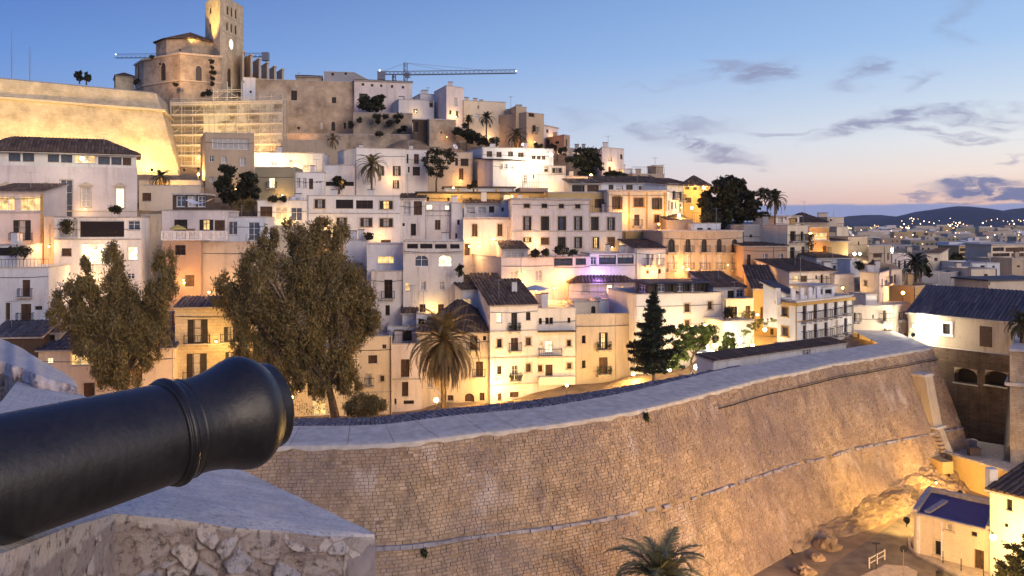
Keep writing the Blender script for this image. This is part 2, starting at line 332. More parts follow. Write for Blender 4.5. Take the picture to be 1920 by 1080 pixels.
def window(root, fc, r, code, wallmat, trim):
    a, b, c, d = r; w = b-a; k = -.26
    pane = PANES.get(code[0], M_DARK)
    fr = MB(); fm = M_WHITE if code[0] in 'LlctpD' and 'S' not in code else M_WOOD
    if code[0] == 'd': fm = M_DWOOD if (int(a*7+c*3) % 2) else M_WOOD
    ia, ib = a, b
    if 'S' in code: q = w*.30; ia, ib = a+q, b-q
    t = min(.08, w*.1)
    door = (d-c) > 1.6*w
    if code[0] != 'o':
        fc.box(fr, a, a+t, k, k+.09, c, d, fm); fc.box(fr, b-t, b, k, k+.09, c, d, fm)
        fc.box(fr, a+t, b-t, k, k+.09, d-t, d, fm); fc.box(fr, a+t, b-t, k, k+.09, c, c+t, fm)
    else:
        fc.box(fr, a, b, -.30, -.06, c, c+.06, M_COPE)
    o = fr.build('window', root)
    if code[0] == 'w':
        mid = (a+b)/2; p = MB()
        for x0, x1 in ((a+t, mid-.015), (mid+.015, b-t)): shutter_box(p, fc, x0, x1, k+.02, k+.08, c+t, d-t, M_WOOD)
        p.build('shutter', o)
    else:
        p = MB(); kk = k+.02
        p.face([fc.w(a, kk, c), fc.w(b, kk, c), fc.w(b, kk, d), fc.w(a, kk, d)], pane); p.build('pane', o)
        if code[0] != 'o' and w > .5:
            g = MB(); nm = max(1, int(round(w/.75))-1) if w > 1.5 else 1
            for i in range(nm):
                x = a+w*(i+1)/(nm+1); fc.box(g, x-.03, x+.03, k+.03, k+.08, c+t, d-t, fm)
            for i in range(2 if door else 1):
                z = c+(d-c)*((i+1)/(3 if door else 2)+(.12 if not door else 0)); fc.box(g, a+t, b-t, k+.035, k+.07, z-.02, z+.02, fm)
            g.build('glazing_bar', o)
    if 'S' in code or 's' in code:
        for sgn in (0, 1):
            p = MB()
            if 'S' in code:
                x0, x1 = (a-.0, ia) if sgn == 0 else (ib, b)
                shutter_box(p, fc, x0+.01, x1-.01, .02 if False else k+.10, k+.16, c, d, M_DWOOD if code[0] != 'w' else M_WOOD)
            else:
                x0, x1 = (a-w*.42, a-.02) if sgn == 0 else (b+.02, b+w*.42)
                shutter_box(p, fc, x0, x1, .02, .07, c, d, M_WOOD if code[0] in 'wlp' else M_DWOOD)
            p.build('shutter', root)
    if 'a' in code:
        p = MB(); n = 8; rr = w/2; cx = (a+b)/2; zz = d-rr*.9
        for sg in (-1, 1):
            prev = None
            for i in range(n+1):
                th = math.pi/2*i/n; x = cx+sg*rr*math.cos(th); z = zz+rr*.9*math.sin(th)
                if prev:
                    px, pz = prev
                    q = [fc.w(px, .0, pz), fc.w(x, .0, z), fc.w(x, .0, d), fc.w(px, .0, d)]
                    p.face(q if sg < 0 else q[::-1], wallmat)
                    q = [fc.w(px, 0, pz), fc.w(px, -.24, pz), fc.w(x, -.24, z), fc.w(x, 0, z)]
                    p.face(q, wallmat)
                prev = (x, z)
        p.build('arch', root)
        if 'r' in code or trim is not None:
            p = MB()
            for sg in (-1, 1):
                for i in range(n):
                    t0, t1 = math.pi/2*i/n, math.pi/2*(i+1)/n
                    pts = [(cx+sg*q*math.cos(tt), zz+q*.9*math.sin(tt)) for q, tt in ((rr, t0), (rr+.14, t0), (rr+.14, t1), (rr, t1))]
                    f_ = [fc.w(x, .05, z) for x, z in pts]; p.face(f_ if sg > 0 else f_[::-1], trim or M_TRIM)
            p.build('arch_moulding', root)
    elif 'r' in code or 'm' in code:
        p = MB(); e = .14; tm = trim or M_TRIM
        fc.box(p, a-e, a, 0, .04, c, d+e, tm); fc.box(p, b, b+e, 0, .04, c, d+e, tm); fc.box(p, a, b, 0, .04, d, d+e, tm)
        if 'b' not in code: fc.box(p, a-e-.05, b+e+.05, 0, .10, c-e, c, tm)
        if 'm' in code:
            z = d+e+.05; fc.box(p, a-.35, b+.35, 0, .16, z, z+.12, tm)
            p.face([fc.w(a-.35, .12, z+.12), fc.w(b+.35, .12, z+.12), fc.w((a+b)/2, .12, z+.55)], tm)
            p.face([fc.w(a-.35, .16, z+.12), fc.w((a+b)/2, .16, z+.6), fc.w((a+b)/2, 0, z+.6), fc.w(a-.35, 0, z+.12)], tm)
            p.face([fc.w((a+b)/2, .16, z+.6), fc.w(b+.35, .16, z+.12), fc.w(b+.35, 0, z+.12), fc.w((a+b)/2, 0, z+.6)], tm)
        p.build('window_surround', root)
    elif 'b' not in code and code[0] != 'o' and d-c > .5:
        p = MB(); fc.box(p, a-.06, b+.06, 0, .07, c-.07, c, M_COPE); p.build('sill', o)
    if 'b' in code:
        p = MB(); e = .3; fc.box(p, a-e, b+e, 0, .62, c-.13, c-.01, M_COPE)
        fc.box(p, a-e+.1, a-e+.22, 0, .5, c-.28, c-.13, M_COPE); fc.box(p, b+e-.22, b+e-.1, 0, .5, c-.28, c-.13, M_COPE)
        bo = p.build('balcony', root)
        p = MB(); railing(p, fc, a-e+.03, b+e-.03, .59, c-.01, .92, M_IRON); p.build('railing', bo)
        if 'p' in code[1:]:
            p = MB()
            for x in (a-e+.18, b+e-.18):
                q = fc.w(x, .4, c); p.bar(q, q+Vector((0, 0, .28)), .10, M_TILE, 8, .14)
                for i in range(26):
                    g = q+Vector((random.gauss(0, .13), random.gauss(0, .13), .35+abs(random.gauss(0, .16)))); dd = Vector([random.gauss(0, 1) for _ in range(3)]).normalized()*.12; ee = dd.orthogonal()*.6
                    p.face([g-dd, g+ee, g+dd, g-ee], M_SHRUB)
            p.build('flower_pot', bo)
def leafmat(name, cols): return islands(name, cols, .6, 0, .35, .6, .25)
M_SHRUB = leafmat('shrub_leaves', [(.03, .045, .012), (.055, .07, .02), (.04, .05, .02), (.02, .03, .01)])

def tiles(mb, A, B, up, mat, a=0.0, b=None, pitch=.42, thick=.07, roll=.10):
    """barrel-tiled slope: eave A->B, up = vector from eave to ridge, ridge spans a..b of the eave length"""
    A = Vector(A); B = Vector(B); up = Vector(up); d = B-A; Ln = d.length; d.normalize(); b = Ln if b is None else b
    nrm = d.cross(up).normalized()
    if nrm.z < 0: nrm = -nrm
    def tm(s):
        if s < a: return max(0, s/a)
        if s > b: return max(0, (Ln-s)/max(1e-6, Ln-b))
        return 1
    n = max(2, int(Ln/pitch)); k = mb.mi(mat); rows = max(1, int(up.length/1.1))
    rj = 1.0/rows
    for i in range(n):
        s0, s1 = Ln*i/n, Ln*(i+1)/n; sm = (s0+s1)/2
        for r in range(rows):
            f0 = r*rj; f1 = min((r+1)*rj+.03/max(.3, up.length), 1)
            m0, m1, mm = tm(s0), tm(s1), tm(sm)
            if mm <= f0+.005: break
            base = len(mb.v); lift = .02*(1 if (i+r) % 2 else .4)+random.uniform(0, .012)
            for ff in (f0, f1):
                for s, q, h in ((s0, m0, 0), (s0+(s1-s0)*.3, mm, roll), (s0+(s1-s0)*.7, mm, roll), (s1, m1, 0)):
                    g = min(ff, q); mb.v.append(tuple(A+d*s+up*g+nrm*(h+lift+(.035 if ff == f0 else 0))))
            for j in range(3): mb.f.append((base+j, base+j+1, base+5+j, base+4+j)); mb.m.append(k)
            mb.f.append((base, base+1, base+2, base+3)); mb.m.append(k)

GROUND_PTS = []; HOUSES = []
FR = {'a': (0, 0, 3), 'b': (440, 80, 3.375), 'c': (800, 150, 3.375), 'd': (0, 340, 3.6), 'e': (460, 330, 3.6), 'f': (860, 330, 3.6), 'g': (1200, 330, 3.6), 'h': (1480, 370, 3.725),
      'i': (0, 560, 3.6), 'j': (560, 500, 3.6), 'k': (860, 500, 3.856), 'l': (1180, 520, 3.556), 'm': (1440, 780, 3.6), 'n': (480, 340, 6.75), 'p': (1480, 400, 6.75), 'q': (1700, 400, 6.75), 'x': (0, 0, 1)}
def px(fr, x, y):
    o = FR[fr]; return o[0]+x/o[2], o[1]+y/o[2]
def house(name, label, fr, p0, p1, ytop, ybot, wall, roof='flat', wins=(), lw=(), rw=(), Lc=None, Rc=None, d=8.0, rise=1.6, trim=None, bands=(), pil=(),
          chim=0, rail=None, over=.35, tile=None, skirt=3.0, cat='house', cornice=True, ground=True, group=None, depth_of='L', coping=True, slots=()):
    """one building from surveyed corners: p0, p1 = (survey x, distance) of the near corners"""
    u0 = px(fr, p0[0], 0)[0]; u1 = px(fr, p1[0], 0)[0]
    FL = Vector(((u0-CU)/F*p0[1], p0[1])); FRt = Vector(((u1-CU)/F*p1[1], p1[1]))
    t = (FRt-FL).normalized(); inn = Vector((-t.y, t.x))*d
    if Lc: ul = px(fr, Lc[0], 0)[0]; inn = Vector(((ul-CU)/F*Lc[1], Lc[1]))-FL
    if Rc: ur = px(fr, Rc[0], 0)[0]; inn = Vector(((ur-CU)/F*Rc[1], Rc[1]))-FRt
    BL, BR = FL+inn, FRt+inn
    z1 = zat(px(fr, 0, ytop)[1], p0[1]); zb = zat(px(fr, 0, ybot)[1], p0[1]); z0 = zb-skirt
    c = (FL+FRt+BL+BR)/4
    root = empty(name, (c.x, c.y, zb), label, cat, group)
    if ground:
        for P in (FL, FRt, BL, BR, (FL+FRt)/2, c): GROUND_PTS.append((P.x, P.y, zb-.3))
    mat = WALLS[wall]; mb = MB()
    faces = [(Face(FL, FRt), wins), (Face(BL, FL), lw), (Face(FRt, BR), rw), (Face(BR, BL), ())]
    todo = []
    for fc, ws in faces:
        rects = []
        for w_ in ws:
            (x0, y0, x1, y1) = w_[:4]; code = w_[4] if len(w_) > 4 else 'd'
            ua, va = px(fr, x0, y0); ub, vb = px(fr, x1, y1)
            a, zt = fc.hit(ua, va); b, zz = fc.hit(ub, vb); a2, zb2 = fc.hit(ua, vb); b2, zt2 = fc.hit(ub, va)
            rects.append((min(a, b), max(a, b), min((zz+zb2)/2, (zt+zt2)/2), max((zz+zb2)/2, (zt+zt2)/2), code))
        rr = []
        for (a, b, c0, d0, code) in rects:
            a, b, c0, d0 = max(a, .06), min(b, fc.len-.06), max(c0, z0+.06), min(d0, z1-.06)
            if b-a > .1 and d0-c0 > .1: rr.append((a, b, c0, d0)); todo.append((fc, (a, b, c0, d0), code))
        wall_holes(mb, fc, z0, z1, rr, mat)
    mb.build('wall', root)
    for fc, r, code in todo: window(root, fc, r, code, mat, trim)
    f0 = faces[0][0]
    for y in bands:
        z = zat(px(fr, 0, y)[1], p0[1]); p = MB(); f0.box(p, -.03, f0.len+.03, 0, .09, z-.07, z+.07, trim or M_COPE); p.build('string_course', root)
    for x in pil:
        a, _ = f0.hit(px(fr, x, 0)[0], 500); p = MB(); f0.box(p, max(.0, a-.14), a+.14, 0, .06, zb, z1-.15, trim or M_OCHRE); p.build('pilaster', root)
    C3 = lambda P, z: Vector((P.x, P.y, z))
    tl = tile or M_TILE
    if roof == 'flat':
        p = MB(); th = .22; h = .55; zf = z1-h
        p.face([C3(FL, zf), C3(FRt, zf), C3(BR, zf), C3(BL, zf)], M_ROOF); p.build('roof', root)
        p = MB(); cs = [FL, FRt, BR, BL]; cc = c
        ins = [P+(cc-P).normalized()*th*1.4 for P in cs]
        for i in range(4):
            j = (i+1) % 4
            p.face([C3(cs[i], z1), C3(cs[j], z1), C3(ins[j], z1), C3(ins[i], z1)], M_COPE)
            p.face([C3(ins[i], z1), C3(ins[j], z1), C3(ins[j], zf), C3(ins[i], zf)], mat)
            if coping:
                fq = Face(cs[i], cs[j]); fq.box(p, -.05, fq.len+.05, 0, .06, z1-.10, z1+.03, M_COPE)
        p.build('parapet', root)
    elif roof in ('shed', 'gable', 'hip'):
        out = over; nin = inn.normalized(); tt = t
        A = FL-tt*out*.6-nin*out; B = FRt+tt*out*.6-nin*out; dep = inn.length+out*2
        e = z1
        p = MB()
        if roof == 'shed':
            up = Vector((nin.x*dep, nin.y*dep, rise)); tiles(p, C3(A, e+.06), C3(B, e+.06), up, tl)
            ro = p.build('roof', root); p = MB(); Cb, Db = B+nin*dep, A+nin*dep
            p.hexa([C3(A, e-.08), C3(B, e-.08), C3(Cb, e+rise-.08), C3(Db, e+rise-.08), C3(A, e+.05), C3(B, e+.05), C3(Cb, e+rise+.05), C3(Db, e+rise+.05)], M_COPE); p.build('eave', ro)
            p = MB()
            for P0, P1, zz0, zz1 in ((FL, BL, z1, z1+rise), (BR, FRt, z1+rise, z1), (BL, BR, z1+rise, z1+rise)):
                p = MB(); pts = [C3(P0, z1-.02), C3(P1, z1-.02), C3(P1, zz1-.09), C3(P0, zz0-.09)]; p.face(pts, mat); p.build('gable_wall', root)
        elif roof == 'gable':
            half = dep/2; up = Vector((nin.x*half, nin.y*half, rise)); tiles(p, C3(A, e+.06), C3(B, e+.06), up, tl)
            Bb, Ab = B+nin*dep, A+nin*dep; up2 = Vector((-nin.x*half, -nin.y*half, rise)); tiles(p, C3(Bb, e+.06), C3(Ab, e+.06), up2, tl)
            ro = p.build('roof', root); p = MB(); m1, m2 = A+nin*half, B+nin*half
            p.hexa([C3(A, e-.08), C3(B, e-.08), C3(m2, e+rise-.08), C3(m1, e+rise-.08), C3(A, e+.05), C3(B, e+.05), C3(m2, e+rise+.05), C3(m1, e+rise+.05)], M_COPE)
            p.hexa([C3(m1, e+rise-.08), C3(m2, e+rise-.08), C3(Bb, e-.08), C3(Ab, e-.08), C3(m1, e+rise+.05), C3(m2, e+rise+.05), C3(Bb, e+.05), C3(Ab, e+.05)], M_COPE); p.build('eave', ro)
            p = MB(); p.face([C3(FL, z1), C3((FL+BL)/2, z1+rise-.1), C3(BL, z1)], mat); p.build('gable_wall', root); p = MB(); p.face([C3(BR, z1), C3((FRt+BR)/2, z1+rise-.1), C3(FRt, z1)], mat); p.build('gable_wall', root)
        else:
            half = dep/2; ln = (B-A).length; a_ = min(half, ln*.48); b_ = ln-a_
            up = Vector((nin.x*half, nin.y*half, rise)); tiles(p, C3(A, e+.06), C3(B, e+.06), up, tl, a_, b_)
            Bb, Ab = B+nin*dep, A+nin*dep; tiles(p, C3(Bb, e+.06), C3(Ab, e+.06), Vector((-nin.x*half, -nin.y*half, rise)), tl, a_, b_)
            tiles(p, C3(Ab, e+.06), C3(A, e+.06), Vector((t.x*a_, t.y*a_, rise)), tl, dep/2-.01, dep/2+.01)
            tiles(p, C3(B, e+.06), C3(Bb, e+.06), Vector((-t.x*a_, -t.y*a_, rise)), tl, dep/2-.01, dep/2+.01)
            ro = p.build('roof', root); p = MB(); m1 = A+nin*half+t*a_; m2 = B+nin*half-t*a_; q = [C3(A, e), C3(B, e), C3(Bb, e), C3(Ab, e)]; r1, r2 = C3(m1, e+rise), C3(m2, e+rise)
            p.face([q[0], q[1], r2, r1], tl); p.face([q[1], q[2], r2], tl); p.face([q[2], q[3], r1, r2], tl); p.face([q[3], q[0], r1], tl)
            p.hexa([x-Vector((0, 0, .12)) for x in q]+[x-Vector((0, 0, .003)) for x in q], M_COPE); p.build('eave', ro)
    elif roof == 'slab':
        p = MB(); nin = inn.normalized(); o_ = over; cs = [FL-t*o_-nin*o_, FRt+t*o_-nin*o_, BR+t*o_+nin*o_, BL-t*o_+nin*o_]
        p.hexa([C3(P, z1) for P in cs]+[C3(P, z1+.22) for P in cs], tile or M_COPE); p.build('roof', root)
    if rail:
        p = MB(); zr = z1; f0.box(p, 0, f0.len, -.03, .0, zr+rail-.05, zr+rail, M_IRON)
        n = max(2, int(f0.len/.35))
        for i in range(n+1): a = f0.len*i/n; f0.box(p, a-.014, a+.014, -.03, 0, zr, zr+rail, M_IRON)
        p.build('railing', root)
    rs = random.Random(int(abs(FL.x*13+FL.y*7+z1*3)))
    if FL.y < 150 and f0.len > 3.5 and name in ('town_house', 'flats', 'palace', 'mansion', 'hotel', 'arcaded_house', 'tower_house', 'terrace_house', 'restaurant'):
        used = [(r[0]-.45, r[1]+.45) for fc, r, _ in todo if fc is f0]
        for q in range(2):
            a = rs.choice((.16, f0.len-.16, rs.uniform(.5, f0.len-.5)))
            if rs.random() < .72 and not any(l < a < h for l, h in used):
                used.append((a-.3, a+.3)); p = MB(); mt_ = rs.choice((M_METAL, mat, M_WOOD, M_COPE)); p.bar(f0.w(a, .07, zb-.5), f0.w(a, .07, z1-.12), .055, mt_, 6); p.build('drainpipe', root)
        if rs.random() < .5:
            a = rs.uniform(.8, f0.len-1.2); zz_ = rs.uniform(zb+1.5, z1-1)
            if not any(l < a+.4 < h or l < a < h for l, h in used):
                p = MB(); f0.box(p, a, a+.75, 0, .3, zz_, zz_+.5, M_WHITE); f0.box(p, a+.1, a+.65, .3, .32, zz_+.07, zz_+.43, M_METAL); p.build('air_conditioner', root)
        if rs.random() < .75:
            zz_ = z1-rs.uniform(.5, 1.1)-(.5 if roof == 'flat' else 0); p = MB(); n = 7; sg_ = rs.uniform(.05, .2)
            pts = [f0.w(f0.len*i/n, .05, zz_-sg_*math.sin(math.pi*i/n)) for i in range(n+1)]; p.tube(pts, [.028]*(n+1), M_IRON, 4); p.build('cable', root)
    if roof == 'flat' and chim == 0 and cat != 'wall' and rs.random() < .6 and z1-zb > 2: chim = rs.choice((1, 1, 2))
    for i in range(chim):
        fx, fy = rs.uniform(.12, .88), rs.uniform(.3, .8); q = FL+(FRt-FL)*fx+inn*fy; p = MB(); w = rs.uniform(.28, .5); zt = z1+rs.uniform(.7, 1.3)+(rise*.7 if roof in ('shed', 'gable', 'hip') else 0)
        p.box(q.x-w, q.x+w, q.y-w*.7, q.y+w*.7, z1-.6, zt, mat); p.box(q.x-w-.07, q.x+w+.07, q.y-w*.7-.07, q.y+w*.7+.07, zt, zt+.1, M_TILE); p.build('chimney', root)
    HOUSES.append((name, label, FL, FRt, f0, zb, z1, roof, ground, fr))
    return dict(root=root, FL=FL, FR=FRt, BL=BL, BR=BR, z1=z1, zb=zb, face=f0, inn=inn, t=t)

# ================================================================ the great rampart wall
def smooth(pts, n):
    out = []
    for i in range(len(pts)-1):
        p0 = pts[max(0, i-1)]; p1 = pts[i]; p2 = pts[i+1]; p3 = pts[min(len(pts)-1, i+2)]
        for k in range(n):
            t = k/n; out.append(tuple(.5*((2*b)+(-a+c)*t+(2*a-5*b+4*c-d)*t*t+(-a+3*b-3*c+d)*t**3) for a, b, c, d in zip(p0, p1, p2, p3)))
    out.append(tuple(pts[-1])); return out
ZT = 17.5
edge_px = [(300, 842), (540, 836), (650, 834), (758, 829), (867, 815), (1046, 794), (1200, 768), (1340, 733), (1440, 707), (1491, 698), (1551, 684), (1630, 671), (1700, 659), (1748, 651)]
top = [((u-CU)/F*yat(v, ZT), yat(v, ZT)) for u, v in edge_px]
top = [(-38, 49.5)]+top
path = [Vector(p) for p in smooth(top, 10)]
def normal_at(i):
    a = path[max(0, i-3)]; b = path[min(len(path)-1, i+3)]; t = (b-a).normalized(); return Vector((t.y, -t.x))
nrm = [normal_at(i) for i in range(len(path))]
cum = [0]
for i in range(1, len(path)): cum.append(cum[-1]+(path[i]-path[i-1]).length)
TOT = cum[-1]
def P_at(s):
    s = min(max(s, 0), TOT-1e-4); lo, hi = 0, len(cum)-1
    while hi-lo > 1:
        m = (lo+hi)//2
        if cum[m] <= s: lo = m
        else: hi = m
    f = (s-cum[lo])/(cum[hi]-cum[lo]); return path[lo].lerp(path[hi], f), nrm[lo].lerp(nrm[hi], f).normalized()
BAT = .40
def WP(s, drop, out=0.0):
    p, n = P_at(s); q = p+n*(BAT*drop+out); return Vector((q.x, q.y, ZT-drop))
def cord(s): return 4.9+2.5*min(1, max(0, (s-26)/(TOT-26)))      # how far below the top the ledge runs
rampart = empty('rampart_wall', (path[60].x, path[60].y, 6), 'huge sloping stone rampart curving from behind the cannon to the far corner', 'wall')
M_RST = islands('rampart_stone', [(.40, .285, .18), (.43, .31, .20), (.37, .265, .165), (.47, .345, .23), (.41, .295, .185), (.32, .225, .14), (.43, .31, .20)], .9, .5, .30, .9)
_n = M_RST.node_tree.nodes; _l = M_RST.node_tree.links; _b = _n['Principled BSDF']; _src = _b.inputs['Base Color'].links[0].from_socket
def _st(scale, vec, lo, hi, f0, f1, det=7):
    g_ = _n.new('ShaderNodeNewGeometry'); mp_ = _n.new('ShaderNodeMapping'); mp_.inputs['Scale'].default_value = vec; t_ = _n.new('ShaderNodeTexNoise'); t_.inputs['Scale'].default_value = scale; t_.inputs['Detail'].default_value = det; t_.inputs['Roughness'].default_value = .62
    r_ = _n.new('ShaderNodeMapRange'); _l.new(g_.outputs['Position'], mp_.inputs[0]); _l.new(mp_.outputs[0], t_.inputs['Vector']); _l.new(t_.outputs[0], r_.inputs['Value']); r_.inputs['From Min'].default_value = f0; r_.inputs['From Max'].default_value = f1; r_.inputs['To Min'].default_value = lo; r_.inputs['To Max'].default_value = hi; return r_.outputs[0]
def _mixin(fac, col):
    global _src
    x_ = _n.new('ShaderNodeMix'); x_.data_type = 'RGBA'; _l.new(fac, x_.inputs[0]); _l.new(_src, x_.inputs[6]); x_.inputs[7].default_value = (*col, 1); _src = x_.outputs[2]
_mixin(_st(.16, (1, 1, 1), 0, .7, .45, .64), (.22, .165, .155)); _mixin(_st(.9, (1, 1, .14), 0, .75, .53, .72), (.16, .115, .10)); _mixin(_st(.5, (1, 1, .35), 0, .7, .58, .70), (.56, .47, .40)); _l.new(_src, _b.inputs['Base Color'])
M_MORT = plain('rampart_core', (.29, .205, .13), .95, var=.4, scale=2)
M_LIME = plain('lime_render_coping', (.47, .43, .385), .85, var=.2, scale=1.6, bump=.6); M_LEDGE = plain('ledge_stone', (.30, .27, .27), .9, var=.4, scale=1.5)
M_COBB = islands('dark_cobbles', [(.10, .10, .13), (.16, .15, .19), (.08, .08, .11), (.20, .19, .22)], .9, .3)
mb = MB()
ns = 150; dz = [0, .3, 1, 2, 4, 6, 8, 10, 13.2]
for i in range(ns):
    s0, s1 = TOT*i/ns, TOT*(i+1)/ns
    for a, b in zip(dz, dz[1:]): mb.face([WP(s0, b, -.03), WP(s1, b, -.03), WP(s1, a, -.03), WP(s0, a, -.03)], M_MORT)
mb.build('core', rampart)
# courses of real stones
st = MB(); big = []; rr = random.Random(3)
course = .175; nc = int(12.6/course)
svis = 0
for j in range(nc):
    d0 = .30+j*course; s = rr.uniform(0, .4)
    h = course-.010
    while s < TOT-.3:
        ln = rr.choice((.2, .25, .3, .36, .44)); p, n = P_at(s)
        c0 = cord(s)
        if abs(d0+course/2-c0) < .15: s += ln; continue
        worn = noise.noise(Vector((s*.22, d0*.5, 3)))
        top_worn = max(0, 1-d0/1.9)*(.6+.9*noise.noise(Vector((s*.15, 1, 7))))
        if rr.random() < .010+max(0, worn-.22)*.34+top_worn*.26: s += ln; continue
        o = rr.gauss(.008, .011)+worn*.02
        if rr.random() < .03: o += .03
        e = min(.016, ln*.05); a, b = s+.005+rr.uniform(0, .008), s+ln-.005
        lo, hi = d0+h+rr.uniform(-.006, .006), d0+rr.uniform(-.006, .006)
        q = [WP(a, lo, -.05), WP(b, lo, -.05), WP(b, hi, -.05), WP(a, hi, -.05)]
        f = [WP(a+e, lo-.012, o), WP(b-e, lo-.012, o+rr.gauss(0, .005)), WP(b-e, hi+.012, o+rr.gauss(0, .005)), WP(a+e, hi+.012, o)]
        cx = (q[0]+q[2])/2; uu = CU+cx.x/cx.y*F; vv = CV+(EYE-cx.z)/cx.y*F
        if 560 < uu < 770 and len(big) < 290 and vv < 985 and not (uu < 715 and vv > 905+.47*(uu-560)) and j >= 4:
            big.append((q, f))
        else:
            base = len(st.v); st.v += [tuple(x) for x in q+f]; k = st.mi(M_RST)
            for t in ((4, 5, 6, 7), (0, 1, 5, 4), (1, 2, 6, 5), (2, 3, 7, 6), (3, 0, 4, 7)): st.f.append(tuple(base+i for i in t)); st.m.append(k)
        s += ln
tag(st.build('stone_courses', rampart), kind='stuff')
for q, f in big:
    g = MB(); g.v = [tuple(x) for x in q+f]; g.mi(M_RST)
    g.f = [(4, 5, 6, 7), (0, 1, 5, 4), (1, 2, 6, 5), (2, 3, 7, 6), (3, 0, 4, 7)]; g.m = [0]*5
    c = sum((Vector(x) for x in q), Vector())/4; g.build('stone', rampart, org=c)
# ledge (cordon), broken in places
cb = MB(); s = 0
while s < TOT-.2:
    ln = rr.uniform(.4, .8); c0 = cord(s); c1 = cord(s+ln)
    o = .20 if s < 33 else rr.uniform(.06, .24)
    if s > 33 and rr.random() < .22: s += ln; continue
    a, b = s+.01, s+ln-.01; hh = .10 if s < 33 else rr.uniform(.05, .11)
    cb.hexa([WP(a, c0+hh, -.05), WP(b, c1+hh, -.05), WP(b, c1+hh, o), WP(a, c0+hh, o), WP(a, c0-hh, -.05), WP(b, c1-hh, -.05), WP(b, c1-hh, o-.02), WP(a, c0-hh, o-.02)], M_LEDGE); s += ln
tag(cb.build('ledge', rampart), kind='stuff')
def s_of(u):
    return min((abs((CU+WP(TOT*k/600, 0).x/WP(TOT*k/600, 0).y*F)-u), TOT*k/600) for k in range(200, 600))[1]
s_a_, s_b = s_of(1180), s_of(1500)
# parapet head: broad lime-rendered slope, then a dark cobbled strip
pm = MB(); n2 = 260
def jag(s): return .10*noise.noise(Vector((s*.9, 0, 0)))+.05*noise.noise(Vector((s*3.1, 5, 0)))+(.0 if s > 40 else 0)
prof = [(0.30, .02, .0), (0.0, .10, .0), (-.02, .02, 0.0), (-.05, -.6, .06), (-.08, -1.6, .16), (-.5, -2.9, .30)]
def cap(s, out, up):
    p, n = P_at(s); q = p+n*out; wv = .014*noise.noise(Vector((q.x*.8, q.y*.8, 1.3)))
    return Vector((q.x, q.y, ZT+up+wv))
wid = lambda s: 3.5+.35*noise.noise(Vector((s*.12, 9, 9)))
cobw = lambda s: max(0, min(1, (s_b-s)/(s_b-s_a_)))
rows = [(0.06, -.32), (0.10, -.04), (.0, .02), (-.25, .06), (-.5, .12), (-.75, .2), (-1, .28)]
for i in range(n2):
    s0, s1 = TOT*i/n2, TOT*(i+1)/n2
    for (a, ha), (b, hb) in zip(rows, rows[1:]):
        f = lambda s, o, h: cap(s, (o+jag(s)*(.9 if abs(o) < .12 else 0)) if o > -.2 else o*wid(s), h)
        pm.face([f(s0, a, ha), f(s1, a, ha), f(s1, b, hb), f(s0, b, hb)], M_LIME)
pm.build('parapet_coping', rampart, smooth=True)
q_ = 1.0
while q_ < TOT-1:
    jt = MB(); sk = rr.uniform(-.25, .25)
    for (a, ha), (b, hb) in zip(rows[2:], rows[3:]):
        f = lambda s, o, h: cap(s+sk*o, o*wid(s), h+.006)
        jt.face([f(q_, a, ha), f(q_+.035, a, ha), f(q_+.035, b, hb), f(q_, b, hb)], M_MORT)
    jt.build('mortar_joint', rampart); q_ += rr.uniform(1.8, 3.2)
# narrow dark cobbled strip on the town side
ck = MB()
for i in range(int(TOT/.34)):
    s0 = i*.34
    for r in range(int(7*cobw(s0))):
        w0 = -wid(s0)-.02-r*.34; z = ZT+.27-(.0 if r < 1 else .012*r)+rr.uniform(-.02, .03)
        if rr.random() < .04: continue
        p, n = P_at(s0); p2, n2_ = P_at(s0+.31)
        g = [p+n*w0, p2+n2_*w0, p2+n2_*(w0-.31), p+n*(w0-.31)]; j = .03
        g = [Vector((v.x+rr.uniform(-j, j), v.y+rr.uniform(-j, j), 0)) for v in g]; c = sum(g, Vector())/4
        base = len(ck.v); ck.v += [(v.x, v.y, z-.15) for v in g]+[(v.x+(c.x-v.x)*.25, v.y+(c.y-v.y)*.25, z+.03) for v in g]; k = ck.mi(M_COBB)
        for t in ((4, 5, 6, 7), (0, 1, 5, 4), (1, 2, 6, 5), (2, 3, 7, 6), (3, 0, 4, 7)): ck.f.append(tuple(base+i_ for i_ in t)); ck.m.append(k)
tag(ck.build('cobbled_strip', rampart), kind='stuff')
bk = MB()
for i in range(80):
    s0, s1 = TOT*i/80, TOT*(i+1)/80
    def q(s, o, z): p, n = P_at(s); p = p+n*o; return Vector((p.x, p.y, z))
    bk.face([q(s0, -3.4, ZT+.17), q(s1, -3.4, ZT+.17), q(s1, -wid(s1)-2.4*cobw(s1)-.1, ZT+.17), q(s0, -wid(s0)-2.4*cobw(s0)-.1, ZT+.17)], M_MORT)
    bk.face([q(s1, -wid(s1)-2.4*cobw(s1)-.1, 7), q(s0, -wid(s0)-2.4*cobw(s0)-.1, 7), q(s0, -wid(s0)-2.4*cobw(s0)-.1, ZT+.17), q(s1, -wid(s1)-2.4*cobw(s1)-.1, ZT+.17)], M_MORT)
bk.build('wall_head', rampart)
